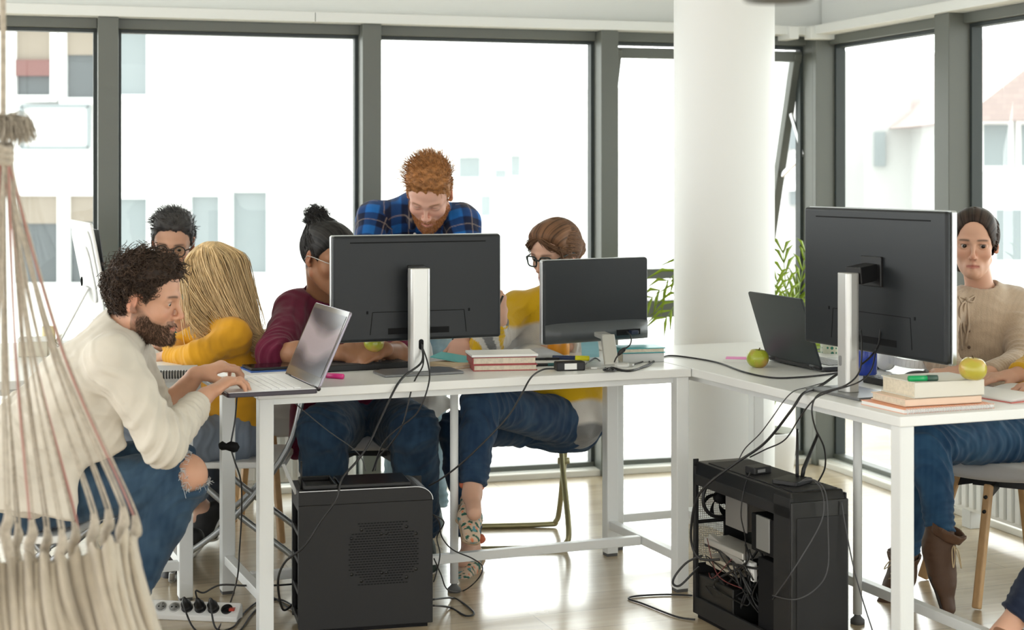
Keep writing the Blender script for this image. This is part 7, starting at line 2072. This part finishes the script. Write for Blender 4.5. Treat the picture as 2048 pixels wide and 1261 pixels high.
st = np.tile(knot + V(0.004, 0, 0.050), (N, 1)) + RNG.normal(size=(N, 3)) * 0.004; dr = np.stack([np.cos(a) * r_ + 0.35, np.sin(a) * r_ * 0.7, 0.35 + 0 * a], 1)
top = st + dr * 0.020; md = top + dr * V(0.016, 0.016, 0) + V(0, 0, -0.004); ln_ = RNG.uniform(0.5, 1.2, N)[:, None]
en = md + np.stack([dr[:, 0] * 0.010, dr[:, 1] * 0.010, -0.036 + 0 * a], 1) * ln_ + RNG.normal(size=(N, 3)) * 0.003
v, q = strand_mesh(np.stack([st, top, md, en], 1), 0.0016, 0.0010)
obj('tassel', raw_mesh('tassel', v, q), ROPE, hm_)
rw = random.Random(3)
ends = [(-70, 1120, 3.2), (-40, 1100, 2.86), (-12, 1085, 3.14), (14, 1060, 2.9), (34, 1092, 3.2), (62, 1088, 2.95), (92, 1100, 3.15), (122, 1110, 2.92), (148, 1092, 3.12), (186, 1076, 2.98), (214, 1066, 3.1), (244, 1062, 3.02), (268, 1078, 3.08)]
for i, (px, py, Y) in enumerate(ends):
    e_ = P(px, py, Y) - ho; k0 = knot + V(rw.uniform(-.008, .010), rw.uniform(-.008, .008), -0.015)
    for j in (0, 1):
        k1 = k0 + V(rw.uniform(-.008, .008), rw.uniform(-.01, .01), 0); m1 = lerp(k1, e_, 0.5) + V(-0.004 * abs(px) / 100 - 0.004, 0.008 * (j - 0.5), -0.006); e1 = e_ + V(0.006 * (j - 0.5), 0.004 * j, 0.05)
        obj('cord', MB().tube(spline([k1, m1, e1, e_ + V(0.003 * (j - .5), 0, 0)], 10), 0.0022 if rw.random() > 0.3 else 0.0030, 7), ROPE2 if (i * 2 + j) % 7 == 3 else ROPE, hm_)
    # plaited end where each cord meets the cloth
    obj('cord_end', MB().tube(spline([e_ + V(0, 0, 0.045), e_ + V(0.004, -0.002, 0.02), e_ + V(-0.003, 0, -0.005), e_ + V(0.006, 0, -0.05)], 6), [0.004 + 0.006 * min(1, k / 6) for k in range(19)], 9), ROPE, hm_)
# gathered cloth, lobed along its upper edge, swelling out below
def cloth_side(sgn):
    nx, nz = 150, 46; vs = np.zeros((nz, nx, 3))
    ta = np.linspace(0, 1, nx)
    for j in range(nz):
        t_ = j / (nz - 1)
        px = -110 + (268 + 110 * t_ ** 1.25 + 110) * ta
        lobe = np.abs(np.sin(ta * math.pi * 11.5)) ** 0.7
        py0 = 1098 + 30 * lobe - 55 * np.clip((ta - 0.55) / 0.45, 0, 1) ** 1.5
        py = py0 + (1420 - py0) * t_
        Yb = 3.04 + sgn * (0.10 + 0.16 * math.sin(math.pi * 0.5 * t_)) * np.sqrt(np.clip(1 - (2 * np.clip(ta, 0, 1) - 1) ** 6, 0, 1))
        pl_ = 0.006 * (1 - 0.6 * t_) * np.sin(ta * math.pi * 40 + 2.6 * np.sin(ta * 13 + 3 * t_) + 1.5 * np.sin(5 * t_)) + 0.014 * np.sin(ta * 21 + 2 * t_ + 1.5 * np.sin(ta * 7))
        Y_ = Yb + pl_ * 1.4
        vs[j, :, 0] = (px - 1024) / FPX * Y_; vs[j, :, 1] = Y_; vs[j, :, 2] = HC - (py - HY) / FPX * Y_
    return vs
for sgn in (-1, 1):
    g_ = cloth_side(sgn) - ho; nz, nx, _ = g_.shape; i = np.arange(nz * nx).reshape(nz, nx)
    q = np.stack([i[:-1, :-1], i[:-1, 1:], i[1:, 1:], i[1:, :-1]], -1).reshape(-1, 4)
    o = obj('seat_cloth', raw_mesh('seat_cloth', g_.reshape(-1, 3), q), CANV, hm_)
    sd = o.modifiers.new('thickness', 'SOLIDIFY'); sd.thickness = 0.004
